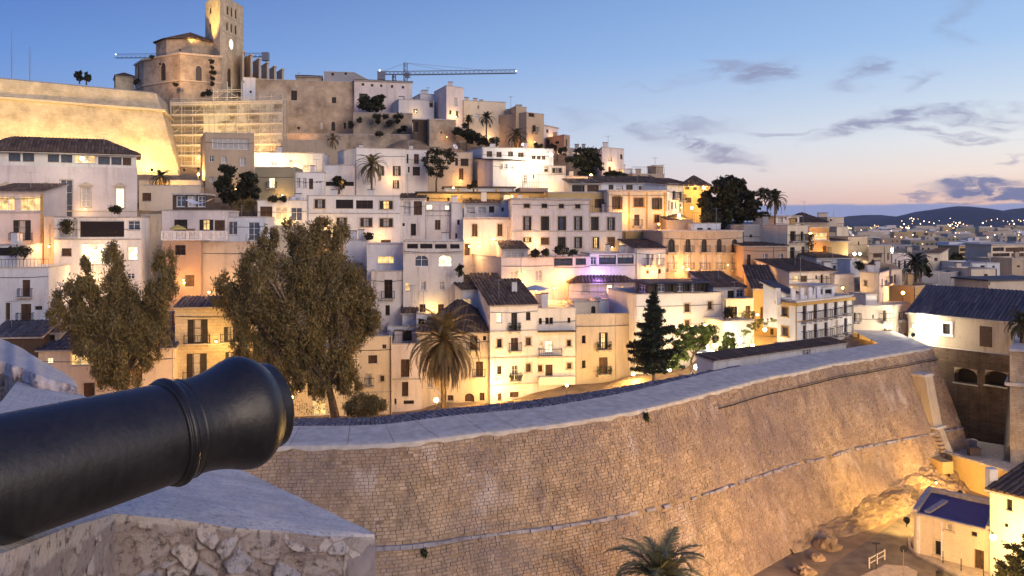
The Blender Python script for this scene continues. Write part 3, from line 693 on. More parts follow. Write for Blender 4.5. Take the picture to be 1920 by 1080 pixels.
# tufts growing out of the joints
def leafblob(mb, c, r, n, size, mat, rg, flat=1.0, droop=0.0, slim=.45):
    c = Vector(c)
    for _ in range(n):
        d = Vector((rg.gauss(0, 1), rg.gauss(0, 1), rg.gauss(0, 1)*flat)); p = c+Vector((d.x*r, d.y*r, d.z*r))*.5
        a = Vector((rg.gauss(0, 1), rg.gauss(0, 1), rg.gauss(0, 1)-droop*2.2)).normalized()*size*rg.uniform(.6, 1.3); b = a.cross(Vector((rg.gauss(0, 1), rg.gauss(0, 1), rg.gauss(0, 1)))).normalized()*size*slim*.5
        mb.face([p-a*.5, p+b, p+a*.5, p-b], mat)
def spos(u, v):      # parameter and drop of the wall point seen at (u, v)
    best = None
    for i in range(0, 400):
        s = TOT*i/400
        for dd in range(1, 24):
            w = WP(s, dd*.5); uu = CU+w.x/w.y*F; vv = CV+(EYE-w.z)/w.y*F; e = (uu-u)**2+(vv-v)**2
            if best is None or e < best[0]: best = (e, s, dd*.5)
    return best[1], best[2]
for i_, (u, v, r) in enumerate(((1207, 779, .32), (797, 1027, .22))):
    s, dd = spos(u, v); g = MB(); leafblob(g, WP(s, dd, .12), r*.55, 200, .2, M_SHRUB, rr, 1.5)
    g.build('wall_plant'); o = COL.objects[-1] if False else bpy.context.scene.collection.objects[-1]
    tag(o, ['small green tuft rooted in the upper courses of the sloping rampart', 'dark dry tuft on the ledge of the rampart near its left end'][i_], 'plant')

# far corner: shaded flank going back, guardhouse wall with two arches, right bastion
corner = path[-1]; cn = nrm[-1]
Yc = corner.y
stw = WALLS['stone']
flank = empty('rampart_flank', (corner.x, corner.y, 6), 'shaded end flank of the rampart beyond its far corner', 'wall')
g = MB(); far = Vector((corner.x+2.0, corner.y+15)); fd = (far-corner).normalized(); fn = Vector((fd.y, -fd.x))
def fl(a, drop, o=0): p = corner+fd*a+fn*o+cn*(BAT*drop); return Vector((p.x, p.y, ZT-drop))
for i in range(16):
    for j in range(13): a0, a1 = i*1.0, i*1.0+1.0; g.face([fl(a0, j+1.0), fl(a1, j+1.0), fl(a1, j), fl(a0, j)], stw)
g.build('wall', flank, smooth=True)
g = MB(); 
for i in range(16): a0, a1 = float(i), i+1.0; g.face([fl(a0, 0, .06), fl(a1, 0, .06), fl(a1, 0, -5)+Vector((0, 0, .25)), fl(a0, 0, -5)+Vector((0, 0, .25))], M_LIME)
g.build('parapet_coping', flank, smooth=True)
# cables strung along the wall below the parapet
cab = MB(); pts = []
s_a, _ = spos(1340, 745)
for i in range(26):
    s = s_a+(TOT-s_a)*i/25; pts.append(WP(s, 1.15+.015*math.sin(i*1.3), .14))
pts += [fl(2, .9, .2), fl(6, 1.0, .2)]
cab.tube(pts, [.045]*len(pts), M_IRON, 5); cab.tube([p+Vector((0, 0, .16)) for p in pts[8:]], [.02]*(len(pts)-8), M_IRON, 4)
tag(cab.build('cable'), 'dark cable strung along the rampart just under its coping near the far corner', 'cable')
# stone garderobe turret built against the wall
def WQ(s, z, o): p, n = P_at(s); q = p+n*(BAT*(ZT-z)+o); return Vector((q.x, q.y, z))
s_t, d_t = spos(1716, 700)
tur = empty('wall_turret', WQ(s_t, 8, .5), 'tall narrow stone box turret projecting from the rampart near its far corner', 'turret')
def tbox(mb, s0, s1, z0, z1, o0, o1, m, o1b=None):
    o1b = o1 if o1b is None else o1b
    a, n = P_at(s0); b, n2 = P_at(s1); base = lambda P, z: BAT*(ZT-z)
    def q(s, z, o): return WQ(s, z, o)
    mb.hexa([q(s0, z0, o1b), q(s1, z0, o1b), q(s1, z0, o0), q(s0, z0, o0), q(s0, z1, o1), q(s1, z1, o1), q(s1, z1, o0), q(s0, z1, o0)], m)
g = MB(); tbox(g, s_t-.75, s_t+.75, 10.9, 15.4, -.3, 1.25, WALLS['mottled'], .35); g.build('shaft', tur)
g = MB(); tbox(g, s_t-.85, s_t+.85, 15.4, 15.62, -.3, 1.36, M_LIME); g.build('cap_slab', tur)
g = MB(); tbox(g, s_t-.9, s_t+.95, 10.72, 10.9, -.3, .62, M_LIME); g.build('base_slab', tur)
g = MB(); tbox(g, s_t-.1, s_t+.75, 6.4, 10.7, -.3, .35, WALLS['mottled'], .5)
g.build('pier', tur)
for k in range(11):
    g = MB(); z = 7.0+k*.34; tbox(g, s_t-.85, s_t-.11, z, z+.2, -.1, .32, M_RST, .36); g.build('step_stone', tur)
g = MB(); tbox(g, s_t-.35, s_t+.5, 12.0, 14.7, .3, 1.10, M_LIME, .60)
# guardhouse and the wall below it
GL, GR = Vector(((1703-CU)/F*97, 97)), Vector(((1990-CU)/F*84.5, 84.5))
ghf = Face(GL, GR)
gh = house('guardhouse', 'long low guardhouse with bluish tiled hip roof on top of the walls at right', 'x', (1703, 97), (1990, 84.5), 587, 640, 'mottled', 'gable', [(1768, 606, 1782, 627, 'd')], d=8.5, rise=2.9, skirt=.8, tile=M_BTILE, over=.3, cat='guardhouse', ground=False)
gr_ = gh['root']
for (x0, y0, x1, y1) in ((1768, 606, 1782, 627),):
    a, z1_ = ghf.hit(x0, y0); b, z0_ = ghf.hit(x1, y1); g = MB(); e = .26
    ghf.box(g, a-e, a, 0, .1, z0_, z1_+e, M_WHITE); ghf.box(g, b, b+e, 0, .1, z0_, z1_+e, M_WHITE); ghf.box(g, a, b, 0, .1, z1_, z1_+e, M_WHITE); ghf.box(g, a-e-.1, b+e+.1, 0, .15, z0_-e, z0_, M_WHITE); g.build('window_surround', gr_)
a, z1_ = ghf.hit(1837, 611); b, z0_ = ghf.hit(1860, 646); g = MB()
ghf.box(g, a, b, 0, .05, z0_-.3, z1_, M_DWOOD)
for k in range(5): ghf.box(g, a+(b-a)*k/5+.02, a+(b-a)*(k+1)/5-.02, .05, .08, z0_-.3, z1_, M_WOOD)
g.build('door', gr_)
uw = empty('undercroft_wall', (ghf.w(8, 0, 6)), 'high stone wall in painted-on shade with two arched openings under the guardhouse', 'wall')
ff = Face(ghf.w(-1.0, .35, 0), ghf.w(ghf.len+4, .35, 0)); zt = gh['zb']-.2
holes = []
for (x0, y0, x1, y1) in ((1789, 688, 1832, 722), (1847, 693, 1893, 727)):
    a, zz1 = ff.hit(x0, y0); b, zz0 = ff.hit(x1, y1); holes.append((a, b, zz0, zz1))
g = MB(); rs = wall_holes(g, ff, 2.0, zt, holes, WALLS['shadestone'], 1.1)  # dark wall colour stands in for the shadow here
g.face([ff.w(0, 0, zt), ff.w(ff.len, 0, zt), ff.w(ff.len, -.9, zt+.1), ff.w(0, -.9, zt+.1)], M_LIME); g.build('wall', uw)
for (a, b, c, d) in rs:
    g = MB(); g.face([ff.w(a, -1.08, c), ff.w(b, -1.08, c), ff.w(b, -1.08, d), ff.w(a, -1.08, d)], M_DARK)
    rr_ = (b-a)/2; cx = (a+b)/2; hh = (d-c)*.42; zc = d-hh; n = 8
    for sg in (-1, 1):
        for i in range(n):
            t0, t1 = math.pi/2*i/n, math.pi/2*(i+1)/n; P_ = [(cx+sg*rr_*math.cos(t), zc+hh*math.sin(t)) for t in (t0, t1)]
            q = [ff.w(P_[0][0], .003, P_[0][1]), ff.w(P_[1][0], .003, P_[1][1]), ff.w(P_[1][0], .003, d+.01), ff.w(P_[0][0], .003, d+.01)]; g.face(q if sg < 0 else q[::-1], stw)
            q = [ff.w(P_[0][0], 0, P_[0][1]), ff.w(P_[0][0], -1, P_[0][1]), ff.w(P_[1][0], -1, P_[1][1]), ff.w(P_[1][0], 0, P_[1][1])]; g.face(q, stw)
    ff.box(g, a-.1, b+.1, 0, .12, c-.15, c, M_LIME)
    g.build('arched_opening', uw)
# right bastion
rb = empty('bastion', ((1925-CU)/F*77, 77, 6), 'stone bastion corner with string course at the right edge of the picture', 'bastion')
g = MB(); A = Vector(((1893-CU)/F*77, 77)); B = Vector((A.x+12, 72)); Cc = Vector((A.x+10, 92)); ztb = 18.3
for (P, Q) in ((A, B), (Cc, A)):
    f_ = Face(P, Q)
    for j in range(12):
        z0_, z1_ = ztb-j-1, ztb-j; g.face([f_.w(0, .05*(j+1), z0_), f_.w(f_.len, .05*(j+1), z0_), f_.w(f_.len, .05*j, z1_), f_.w(0, .05*j, z1_)], WALLS['stone'])
g.build('wall', rb); g = MB(); g.hexa([(A.x-.15, A.y-.15, ztb), (B.x, B.y-.15, ztb), (B.x, B.y+22, ztb+.5), (Cc.x-.15, Cc.y, ztb+.5), (A.x, A.y, ztb+.22), (B.x, B.y, ztb+.22), (B.x, B.y+22, ztb+.75), (Cc.x, Cc.y, ztb+.75)], M_LIME); g.build('coping', rb)
g = MB(); f_ = Face(A, B); f_.box(g, -.3, f_.len, -.1, .38, 15.2, 15.5, M_LIME); f2 = Face(Cc, A); f2.box(g, 0, f2.len+.3, -.1, .38, 15.2, 15.5, M_LIME); g.build('string_course', rb)

# ================================================================ ditch road, terrace, rocks and houses outside the wall
ZR = 6.0
M_ASPH = plain('dusty_asphalt', (.16, .13, .10), .85, var=.3, scale=1.2, bump=.2); M_PAVE = plain('pavement', (.40, .33, .25), .9, var=.2)
M_EARTH = plain('bare_earth', (.25, .18, .11), .95, var=.35, scale=.6, bump=.5); M_KERB = plain('kerb_stone', (.40, .35, .30), .85)
M_ROCK = plain('cliff_rock', (.29, .21, .13), .95, var=.45, scale=.8, bump=.9)
# terrace road on its own ochre retaining wall
ter = empty('terrace', (at(1850, 880, 74)), 'raised terrace road with low parapet on an ochre retaining wall below the guardhouse', 'terrace')
zt_ = 8.6
e0 = at(1764, 848, yat(848, zt_)); e1 = at(1990, 917, yat(917, zt_)); f_ = Face(e0, e1)
g = MB(); f_.box(g, -.2, f_.len, -.45, 0, 4.5, zt_, WALLS['ochre']); g.build('retaining_wall', ter)
g = MB(); back = [Vector((e0.x-1.5, e0.y+14, zt_)), Vector((e1.x+4, e1.y+14, zt_))]
g.face([f_.w(-3.2, -.45, zt_-.25), f_.w(f_.len, -.45, zt_-.25), back[1]-Vector((0, 0, .25)), back[0]-Vector((2, 0, .25))], M_PAVE); g.build('paving', ter)
g = MB(); n = int(f_.len/.8)
for i in range(n): a = f_.len*i/n; f_.box(g, a, a+f_.len/n-.03, -.42, .06, zt_, zt_+.18+.03*math.sin(i*2.1), M_KERB)
g.build('kerb', ter)
# gate vault under the terrace with an iron grille
gt = empty('gate_arch', at(1745, 890, 77), 'dark vaulted passage with an iron grille beside the ochre wall', 'gate')
fg = Face(at(1722, 850, 80), at(1772, 850, 76.5)); g = MB(); fg.box(g, -.5, fg.len+.3, -.6, .5, zt_-1.15, zt_-.1, WALLS['ochre']); g.build('lintel', gt)
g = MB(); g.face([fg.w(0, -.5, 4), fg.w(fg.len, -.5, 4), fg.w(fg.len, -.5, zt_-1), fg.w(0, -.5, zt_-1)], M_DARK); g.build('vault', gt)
g = MB()
for i in range(8): a = .6+i*(fg.len-.8)/8; fg.box(g, a, a+.035, -.35, -.31, 5.6, zt_-1.15, M_IRON)
for i in range(6): fg.box(g, .5, fg.len-.1, -.36, -.32, 5.7+i*.33, 5.74+i*.33, M_IRON)
g.build('grille', gt)
# rock at the foot of the wall: one lumpy cliff
s_a = spos(1515, 1040)[0]; rk = MB(); ni, nj = 150, 30; grid = []
zg_of = lambda f: ZR
for i in range(ni+1):
    f = i/ni; s = s_a-2+(TOT+1.2-s_a+2)*f; row = []
    ht = (.9+2.1*max(0, (f-.25))/.75)*min(1, max(.12, (1-f)/.14)); ext = .5+1.9*math.sin(min(1, f*1.1)*math.pi*.78)
    for j in range(nj+1):
        q = j/nj; z = ZR+ht*(1-q)**.8 if q < .98 else ZR-.3
        p, n_ = P_at(s); o = BAT*(ZT-z)+(-.35+ext*q)
        x = p+n_*o; w = Vector((x.x, x.y, z)); amp = .25+.75*q*(1-q)*2.6
        h = noise.fractal(w*.75, 1, 2, 6)*.6*amp+(noise.ridged_multi_fractal(w*.9, .8, 2.2, 5, 1.0, 2.0)-1.1)*.32*amp+abs(noise.noise(w*3.2))*.25*amp
        w += Vector((n_.x, n_.y, .45))*h
        if q > .98: w.z = ZR-.25
        row.append(w)
    grid.append(row)
for i in range(ni):
    for j in range(nj): rk.face([grid[i][j+1], grid[i+1][j+1], grid[i+1][j], grid[i][j]], M_ROCK)
tag(rk.build('rocky_ground'), kind='structure')
# loose boulders
def boulder(name, c, r, mat, seed, label=None, cat=None, parent=None, squash=.7, n=10, org=None):
    g = MB(); rg = Vector((seed*3.7, seed*1.3, seed*.7)); P = []
    for i in range(n+1):
        th = math.pi*i/n
        for k in range(n*2):
            ph = math.pi*k/n; d = Vector((math.sin(th)*math.cos(ph), math.sin(th)*math.sin(ph), math.cos(th)*squash)); P.append(Vector(c)+d*r*(1+.42*noise.noise(d*1.9+rg)+.26*noise.noise(d*4.5+rg)))
    for i in range(n):
        for k in range(n*2): a, b = i*n*2+k, i*n*2+(k+1) % (n*2); g.face([P[a], P[b], P[b+n*2], P[a+n*2]], mat)
    o = g.build(name, parent, org=c)
    if label: tag(o, label, cat)
    return o
for k, (u, v, Y, r, lab) in enumerate(((1508, 1074, 59, .7, 'pale boulder lying at the foot of the rampart, lowest of the fallen rocks'), (1532, 1048, 61, .55, 'small brown boulder beside the pale one at the foot of the rampart'),
        (1552, 1026, 63, .9, 'dark brown jagged boulder against the rampart foot above the pale one'), (1706, 930, 71, .45, 'brown pointed rock standing under the wall beside the small lamp'), (1622, 988, 67, .45, 'low ochre rock at the bend of the street'))):
    w = at(u, v, yat(v, ZR)); w.z = ZR+.1*r; boulder('boulder', w, r, M_ROCK, k+2, lab, 'rock')
# street
def sheet(name, pts, z, mat): g = MB(); g.face([(p[0], p[1], z) for p in pts], mat); return g.build(name)
def gp(u, v, z=ZR): Y = yat(v, z); p = at(u, v, Y); return (p.x, p.y)
road = [gp(1480, 1150), gp(1560, 1060), gp(1640, 1005), gp(1690, 970), gp(1725, 945), gp(1760, 960), gp(1745, 985), gp(1704, 1015), gp(1712, 1040), gp(1780, 1075), gp(1860, 1120), gp(1800, 1300), gp(1500, 1300)]
tag(sheet('road', road, ZR+.012, M_ASPH), kind='structure')
isl = [gp(1600, 1090), gp(1660, 1062), gp(1700, 1065), gp(1720, 1075), gp(1700, 1130), gp(1560, 1160)]
g = MB(); g.v = [(x, y, ZR+.02) for x, y in isl]+[(x, y, ZR+.14) for x, y in isl]; n = len(isl); g.mi(M_PAVE); g.f = [tuple(range(n, 2*n))]+[(i, (i+1) % n, n+(i+1) % n, n+i) for i in range(n)]; g.m = [0]*len(g.f)
tag(g.build('pavement'), kind='structure')
ped = [gp(1705, 1012), gp(1716, 1000), gp(1735, 1010), gp(1900, 1100), gp(1900, 1130), gp(1800, 1083), gp(1720, 1043)]
g = MB(); g.v = [(x, y, ZR+.02) for x, y in ped]+[(x, y, ZR+.15) for x, y in ped]; n = len(ped); g.mi(M_PAVE); g.f = [tuple(range(n, 2*n))]+[(i, (i+1) % n, n+(i+1) % n, n+i) for i in range(n)]; g.m = [0]*len(g.f)
tag(g.build('pavement'), kind='structure')
g = MB(); kp = [gp(1705, 1012), gp(1706, 1030), gp(1722, 1044), gp(1800, 1084), gp(1900, 1131)]
for (a, b) in zip(kp, kp[1:]):
    d = (Vector(b)-Vector(a)); n = max(1, int(d.length/1.0)); nn = Vector((d.y, -d.x)).normalized()*.09
    for i in range(n):
        p, q = Vector(a)+d*(i/n+.01), Vector(a)+d*((i+1)/n-.01); g.hexa([(p-nn).to_3d()+Vector((0, 0, ZR)), (q-nn).to_3d()+Vector((0, 0, ZR)), (q+nn).to_3d()+Vector((0, 0, ZR)), (p+nn).to_3d()+Vector((0, 0, ZR)), (p-nn).to_3d()+Vector((0, 0, ZR+.17)), (q-nn).to_3d()+Vector((0, 0, ZR+.17)), (q+nn).to_3d()+Vector((0, 0, ZR+.17)), (p+nn).to_3d()+Vector((0, 0, ZR+.17))], M_KERB)
tag(g.build('kerb'), kind='structure')
# low house with violet-blue terrace roof and the taller white one beside it
M_BLUER = plain('blue_roof_membrane', (.085, .06, .17), .6, var=.12)
lh = house('low_house', 'low cream house with flat violet-blue roof beside the lamp-lit street', 'x', (1713, 61.6), (1856, 58.0), 963, 1030, 'cream', 'none', [(1773, 982, 1785, 994, 'pr'), (1753, 1014, 1765, 1041, 'dr'), (1821, 997, 1832, 1006, 'd'), (1827, 1031, 1845, 1070, 'w')], Lc=(1741, 66.8), skirt=3.5, ground=False)
g = MB(); q = [lh['FL'], lh['FR'], lh['BR'], lh['BL']]; z = lh['z1']; ctr = sum(q, Vector((0, 0)))/4
g.face([(P.x, P.y, z-.02) for P in q], M_BLUER); g.build('roof', lh['root'])
g = MB()
for i in range(4):
    f_ = Face(q[i], q[(i+1) % 4]); f_.box(g, 0, f_.len, -.24, .08, z-.01, z+(.12 if i == 0 else .35), M_COPE)
g.build('parapet', lh['root'])
g = MB(); f_ = Face(q[0], q[1]); f_.box(g, .45, .85, -4.4, -.8, z+.0, z+.16, M_COPE); g.build('roof_hatch', lh['root'])
g = MB(); f_.box(g, .25, .45, 0, .14, ZR, z-.1, M_WHITE); f_.box(g, 1.9, 2.0, 0, .1, ZR, z-.1, M_WHITE); g.build('drainpipe', lh['root'])
rh = house('corner_house', 'taller white house with dark tiled roof at the bottom right corner', 'x', (1856, 57.6), (1990, 54), 918, 1075, 'white', 'shed', [(1887, 936, 1898, 957, 'd'), (1883, 981, 1890, 988, 'd')], d=7, rise=1.3, tile=M_DTILE, skirt=3.5, ground=False)
g = MB(); c = at(1859, 910, 58.5); g.box(c.x-.28, c.x+.28, c.y-.3, c.y+.3, rh['z1']-.5, zat(878, 58.5), WALLS['cool']); g.build('chimney', rh['root'])

# ================================================================ foreground: parapet of the gun embrasure
A_, B_, C_ = at(215, 958, 2.6), at(700, 1000, 3.2), at(455, 880, 4.6)
pn = (B_-A_).cross(C_-A_).normalized()
if pn.z < 0: pn = -pn
def onp(u, v, lift=0.0):
    r = Vector(((u-CU)/F, 1, -(v-CV)/F)); o = Vector((0, 0, EYE)); k = (A_-o).dot(pn)/r.dot(pn); return o+r*k+pn*lift
M_SLAB = plain('weathered_lime_render', (.63, .565, .50), .85, var=.14, scale=5, bump=.5); 
_n = M_SLAB.node_tree.nodes; _l = M_SLAB.node_tree.links; _b = _n['Principled BSDF']; _src = _b.inputs['Base Color'].links[0].from_socket
_mixin(_st(14, (1, 1, 1), 0, .4, .48, .66, 8), (.40, .385, .36)); _mixin(_st(1.1, (1, 2.4, 1), 0, .45, .48, .66, 8), (.42, .39, .37)); _mixin(_st(60, (1, 1, 1), 0, .7, .5, .66, 3), (.27, .255, .235)); _l.new(_src, _b.inputs['Base Color'])
m, n_, l_, b_ = new_mat('rubble_masonry')
gg = n_.new('ShaderNodeNewGeometry'); t1 = n_.new('ShaderNodeTexNoise'); t1.inputs['Scale'].default_value = 5; t1.inputs['Detail'].default_value = 9; t1.inputs['Roughness'].default_value = .7; l_.new(gg.outputs['Position'], t1.inputs['Vector'])
cr = n_.new('ShaderNodeValToRGB'); el = cr.color_ramp.elements
while len(el) < 5: el.new(.5)
for e, (p, c) in zip(el, ((.33, (.06, .05, .055)), (.42, (.24, .21, .23)), (.49, (.42, .34, .31)), (.57, (.56, .47, .43)), (.68, (.66, .60, .57)))): e.position = p; e.color = (*c, 1)
t3 = n_.new('ShaderNodeTexNoise'); t3.inputs['Scale'].default_value = 38; t3.inputs['Detail'].default_value = 6; l_.new(gg.outputs['Position'], t3.inputs['Vector'])
ma = n_.new('ShaderNodeMath'); ma.operation = 'MULTIPLY_ADD'; l_.new(t3.outputs[0], ma.inputs[0]); ma.inputs[1].default_value = .22; l_.new(t1.outputs[0], ma.inputs[2])
mb_ = n_.new('ShaderNodeMath'); mb_.operation = 'SUBTRACT'; l_.new(ma.outputs[0], mb_.inputs[0]); mb_.inputs[1].default_value = .11
l_.new(mb_.outputs[0], cr.inputs[0])
_wv = n_.new('ShaderNodeVectorMath'); _wv.operation = 'MULTIPLY_ADD'; l_.new(t1.outputs['Color'], _wv.inputs[0]); _wv.inputs[1].default_value = (.09, .09, .09); l_.new(gg.outputs['Position'], _wv.inputs[2])
_v1 = n_.new('ShaderNodeTexVoronoi'); _v1.feature = 'DISTANCE_TO_EDGE'; _v1.inputs['Scale'].default_value = 8.5; l_.new(_wv.outputs[0], _v1.inputs['Vector']); _v2 = n_.new('ShaderNodeTexVoronoi'); _v2.inputs['Scale'].default_value = 8.5; l_.new(_wv.outputs[0], _v2.inputs['Vector'])
_hs = n_.new('ShaderNodeSeparateColor'); l_.new(_v2.outputs['Color'], _hs.inputs[0]); _cc = n_.new('ShaderNodeValToRGB'); _ce = _cc.color_ramp.elements
while len(_ce) < 4: _ce.new(.5)
for _e, (_p, _c) in zip(_ce, ((0, (.30, .29, .34)), (.4, (.46, .41, .41)), (.7, (.62, .54, .50)), (1, (.36, .33, .37)))): _e.position = _p; _e.color = (*_c, 1)
l_.new(_hs.outputs[0], _cc.inputs[0]); _ed = n_.new('ShaderNodeMapRange'); l_.new(_v1.outputs[0], _ed.inputs['Value']); _ed.inputs['From Min'].default_value = .02; _ed.inputs['From Max'].default_value = .22
_m1 = n_.new('ShaderNodeMix'); _m1.data_type = 'RGBA'; l_.new(_ed.outputs[0], _m1.inputs[0]); l_.new(cr.outputs[0], _m1.inputs[6]); _mm = n_.new('ShaderNodeMix'); _mm.data_type = 'RGBA'; _mm.blend_type = 'MULTIPLY'; _mm.inputs[0].default_value = .75; l_.new(_cc.outputs[0], _mm.inputs[6]); _sc = n_.new('ShaderNodeMapRange'); l_.new(ma.outputs[0], _sc.inputs['Value']); _sc.inputs['From Min'].default_value = .35; _sc.inputs['From Max'].default_value = .75; _sc.inputs['To Min'].default_value = .45; _sc.inputs['To Max'].default_value = 1.35; l_.new(_sc.outputs[0], _mm.inputs[7]); l_.new(_mm.outputs[2], _m1.inputs[7])
_tm = n_.new('ShaderNodeTexNoise'); _tm.inputs['Scale'].default_value = 2.2; _tm.inputs['Detail'].default_value = 4; l_.new(gg.outputs['Position'], _tm.inputs['Vector']); _mk = n_.new('ShaderNodeMapRange'); l_.new(_tm.outputs[0], _mk.inputs['Value']); _mk.inputs['From Min'].default_value = .38; _mk.inputs['From Max'].default_value = .46
_m2 = n_.new('ShaderNodeMix'); _m2.data_type = 'RGBA'; l_.new(_mk.outputs[0], _m2.inputs[0]); l_.new(cr.outputs[0], _m2.inputs[6]); l_.new(_m1.outputs[2], _m2.inputs[7]); l_.new(_m2.outputs[2], b_.inputs['Base Color']); b_.inputs['Roughness'].default_value = .92
bp = n_.new('ShaderNodeBump'); bp.inputs['Strength'].default_value = .8; bp.inputs['Distance'].default_value = .02; l_.new(ma.outputs[0], bp.inputs['Height']); l_.new(bp.outputs[0], b_.inputs['Normal'])
M_RUB = m
par = empty('parapet', B_-Vector((.6, .3, .9)), 'thick lime-rendered parapet of the gun embrasure with broken rubble edge under the cannon', 'parapet')
# top slope, one fine undulating sheet from the broken front edge to the outer edge
def edge_v(u):
    pts = [(-260, 1075), (0, 1030), (120, 985), (215, 957), (330, 967), (430, 983), (520, 990), (600, 1000), (680, 1002), (703, 1002)]
    for (a, b), (c, d) in zip(pts, pts[1:]):
        if a <= u <= c: return b+(d-b)*(u-a)/(c-a)
    return 1002
ed = []; nu = 240
for i in range(nu+1):
    u = -260+963*i/nu; v = edge_v(u)+1.6*noise.noise(Vector((u*.012, 0, 0))); ed.append(onp(u, v))
OA, OB = onp(703, 1001), onp(165, 746); od = (OB-OA).normalized()       # outer edge direction
outer = []
for i in range(nu+1):
    f = 1-i/nu; outer.append(OA+od*((OB-OA).length*1.9*f**1.0))
g = MB(); nv = 40; grid = []
for i in range(nu+1):
    col = []
    for j in range(nv+1):
        q = j/nv; w = ed[i].lerp(outer[i], q); k = (noise.fractal(w*1.3, 1, 2, 4)*.008+noise.noise(w*5)*.004+noise.noise(w*21)*.0022)*min(1, q*6+.15)
        w = w+pn*(k-(1-min(1, q*14))**2*.02); col.append(w)
    grid.append(col)
for i in range(nu):
    for j in range(nv): g.face([grid[i][j], grid[i+1][j], grid[i+1][j+1], grid[i][j+1]], M_SLAB)
g.build('sloping_top', par, smooth=True)
# outer side, falling to the ditch
g = MB()
for i in range(nu): g.face([outer[i+1]-Vector((0, 0, 3)), outer[i]-Vector((0, 0, 3)), outer[i], outer[i+1]], M_RUB)
g.build('outer_face', par)
# rough broken front face: stones proud of their mortar
nh = 150; nw_ = nu*2; fo = Vector((.25, -1, 0)).normalized(); VV, AS, AT = [], [], []
def hash1(p): h = math.sin(p.x*127.1+p.y*311.7+p.z*74.7)*43758.5453; return h-math.floor(h)
for i in range(nw_+1):
    f = i/2; i0 = int(f); e = ed[i0] if i0 >= nu else ed[i0].lerp(ed[i0+1], f-i0)
    for j in range(nh+1):
        dpt = .72*(j/nh)**1.1; w = e-Vector((0, 0, dpt))+fo*dpt*.12
        wq = w+Vector((noise.noise(w*5), noise.noise(w*5+Vector((7, 0, 0))), noise.noise(w*5+Vector((0, 7, 0)))))*.10
        dd, pp = noise.voronoi(Vector((wq.x*11, wq.y*11, wq.z*13.5)), distance_metric='DISTANCE', exponent=2.5)
        edge = min(1, max(0, (dd[1]-dd[0]-.01)*7)); edge = edge*edge*(3-2*edge); tone = hash1(pp[0])
        plast = noise.noise(w*1.6+Vector((3, 1, 0)))*.7+noise.noise(w*6)*.3-(.30-dpt*8.5)          # plaster still covers the upper lip
        stone = min(1, max(0, plast*5+.6)); present = 1 if tone > .5 else .12+.5*tone
        rel = stone*(edge*present*(.016+.020*tone)-.020)
        k = rel+noise.fractal(w*5, .9, 2.1, 5)*.020+noise.fractal(w*22, .7, 2.1, 5)*.013-.03*max(0, noise.noise(w*9+Vector((9, 0, 0)))-.25)
        if i > nw_-30: k *= .4
        amt = min(1, dpt*10); VV.append(tuple(w+fo*k*amt-Vector((0, 0, .010*(1-amt))))); AS.append(stone*(1-edge*present)); AT.append(.5+(tone-.5)*stone*edge)
FF = [(i*(nh+1)+j+1, (i+1)*(nh+1)+j+1, (i+1)*(nh+1)+j, i*(nh+1)+j) for i in range(nw_) for j in range(nh)]
me = bpy.data.meshes.new('rubble_face'); po = Vector(par.location); me.from_pydata([tuple(Vector(v)-po) for v in VV], [], FF); me.polygons.foreach_set('use_smooth', [True]*len(FF))
for nm, arr in (('joint', AS), ('tone', AT)): at_ = me.attributes.new(nm, 'FLOAT', 'POINT'); at_.data.foreach_set('value', arr)
mr_, n_, l_, b_ = new_mat('rubble_stone_face'); gg = n_.new('ShaderNodeNewGeometry')
def _nz(sc, det=8, ro=.65): t = n_.new('ShaderNodeTexNoise'); t.inputs['Scale'].default_value = sc; t.inputs['Detail'].default_value = det; t.inputs['Roughness'].default_value = ro; l_.new(gg.outputs['Position'], t.inputs['Vector']); return t.outputs[0]
a1 = n_.new('ShaderNodeAttribute'); a1.attribute_name = 'joint'; a2 = n_.new('ShaderNodeAttribute'); a2.attribute_name = 'tone'
c1 = n_.new('ShaderNodeValToRGB'); ce = c1.color_ramp.elements
while len(ce) < 5: ce.new(.5)
for e_, (p_, c_) in zip(ce, ((.0, (.42, .40, .43)), (.3, (.60, .54, .52)), (.5, (.76, .67, .61)), (.75, (.70, .62, .58)), (1, (.52, .50, .53)))): e_.position = p_; e_.color = (*c_, 1)
ad = n_.new('ShaderNodeMath'); ad.operation = 'MULTIPLY_ADD'; l_.new(_nz(7), ad.inputs[0]); ad.inputs[1].default_value = .7; l_.new(a2.outputs['Fac'], ad.inputs[2]); sb = n_.new('ShaderNodeMath'); sb.operation = 'SUBTRACT'; l_.new(ad.outputs[0], sb.inputs[0]); sb.inputs[1].default_value = .35; l_.new(sb.outputs[0], c1.inputs[0])
x1 = n_.new('ShaderNodeMix'); x1.data_type = 'RGBA'; r1 = n_.new('ShaderNodeMapRange'); l_.new(a1.outputs['Fac'], r1.inputs['Value']); r1.inputs['From Min'].default_value = .25; r1.inputs['From Max'].default_value = .95; l_.new(r1.outputs[0], x1.inputs[0]); l_.new(c1.outputs[0], x1.inputs[6]); x1.inputs[7].default_value = (.44, .36, .33, 1)
x2 = n_.new('ShaderNodeMix'); x2.data_type = 'RGBA'; r2_ = n_.new('ShaderNodeMapRange'); l_.new(_nz(28, 6), r2_.inputs['Value']); r2_.inputs['From Min'].default_value = .53; r2_.inputs['From Max'].default_value = .64; r2_.inputs['To Max'].default_value = .9; l_.new(r2_.outputs[0], x2.inputs[0]); l_.new(x1.outputs[2], x2.inputs[6]); x2.inputs[7].default_value = (.17, .135, .13, 1)
l_.new(x2.outputs[2], b_.inputs['Base Color']); b_.inputs['Roughness'].default_value = .92; b_.inputs['Specular IOR Level'].default_value = .15
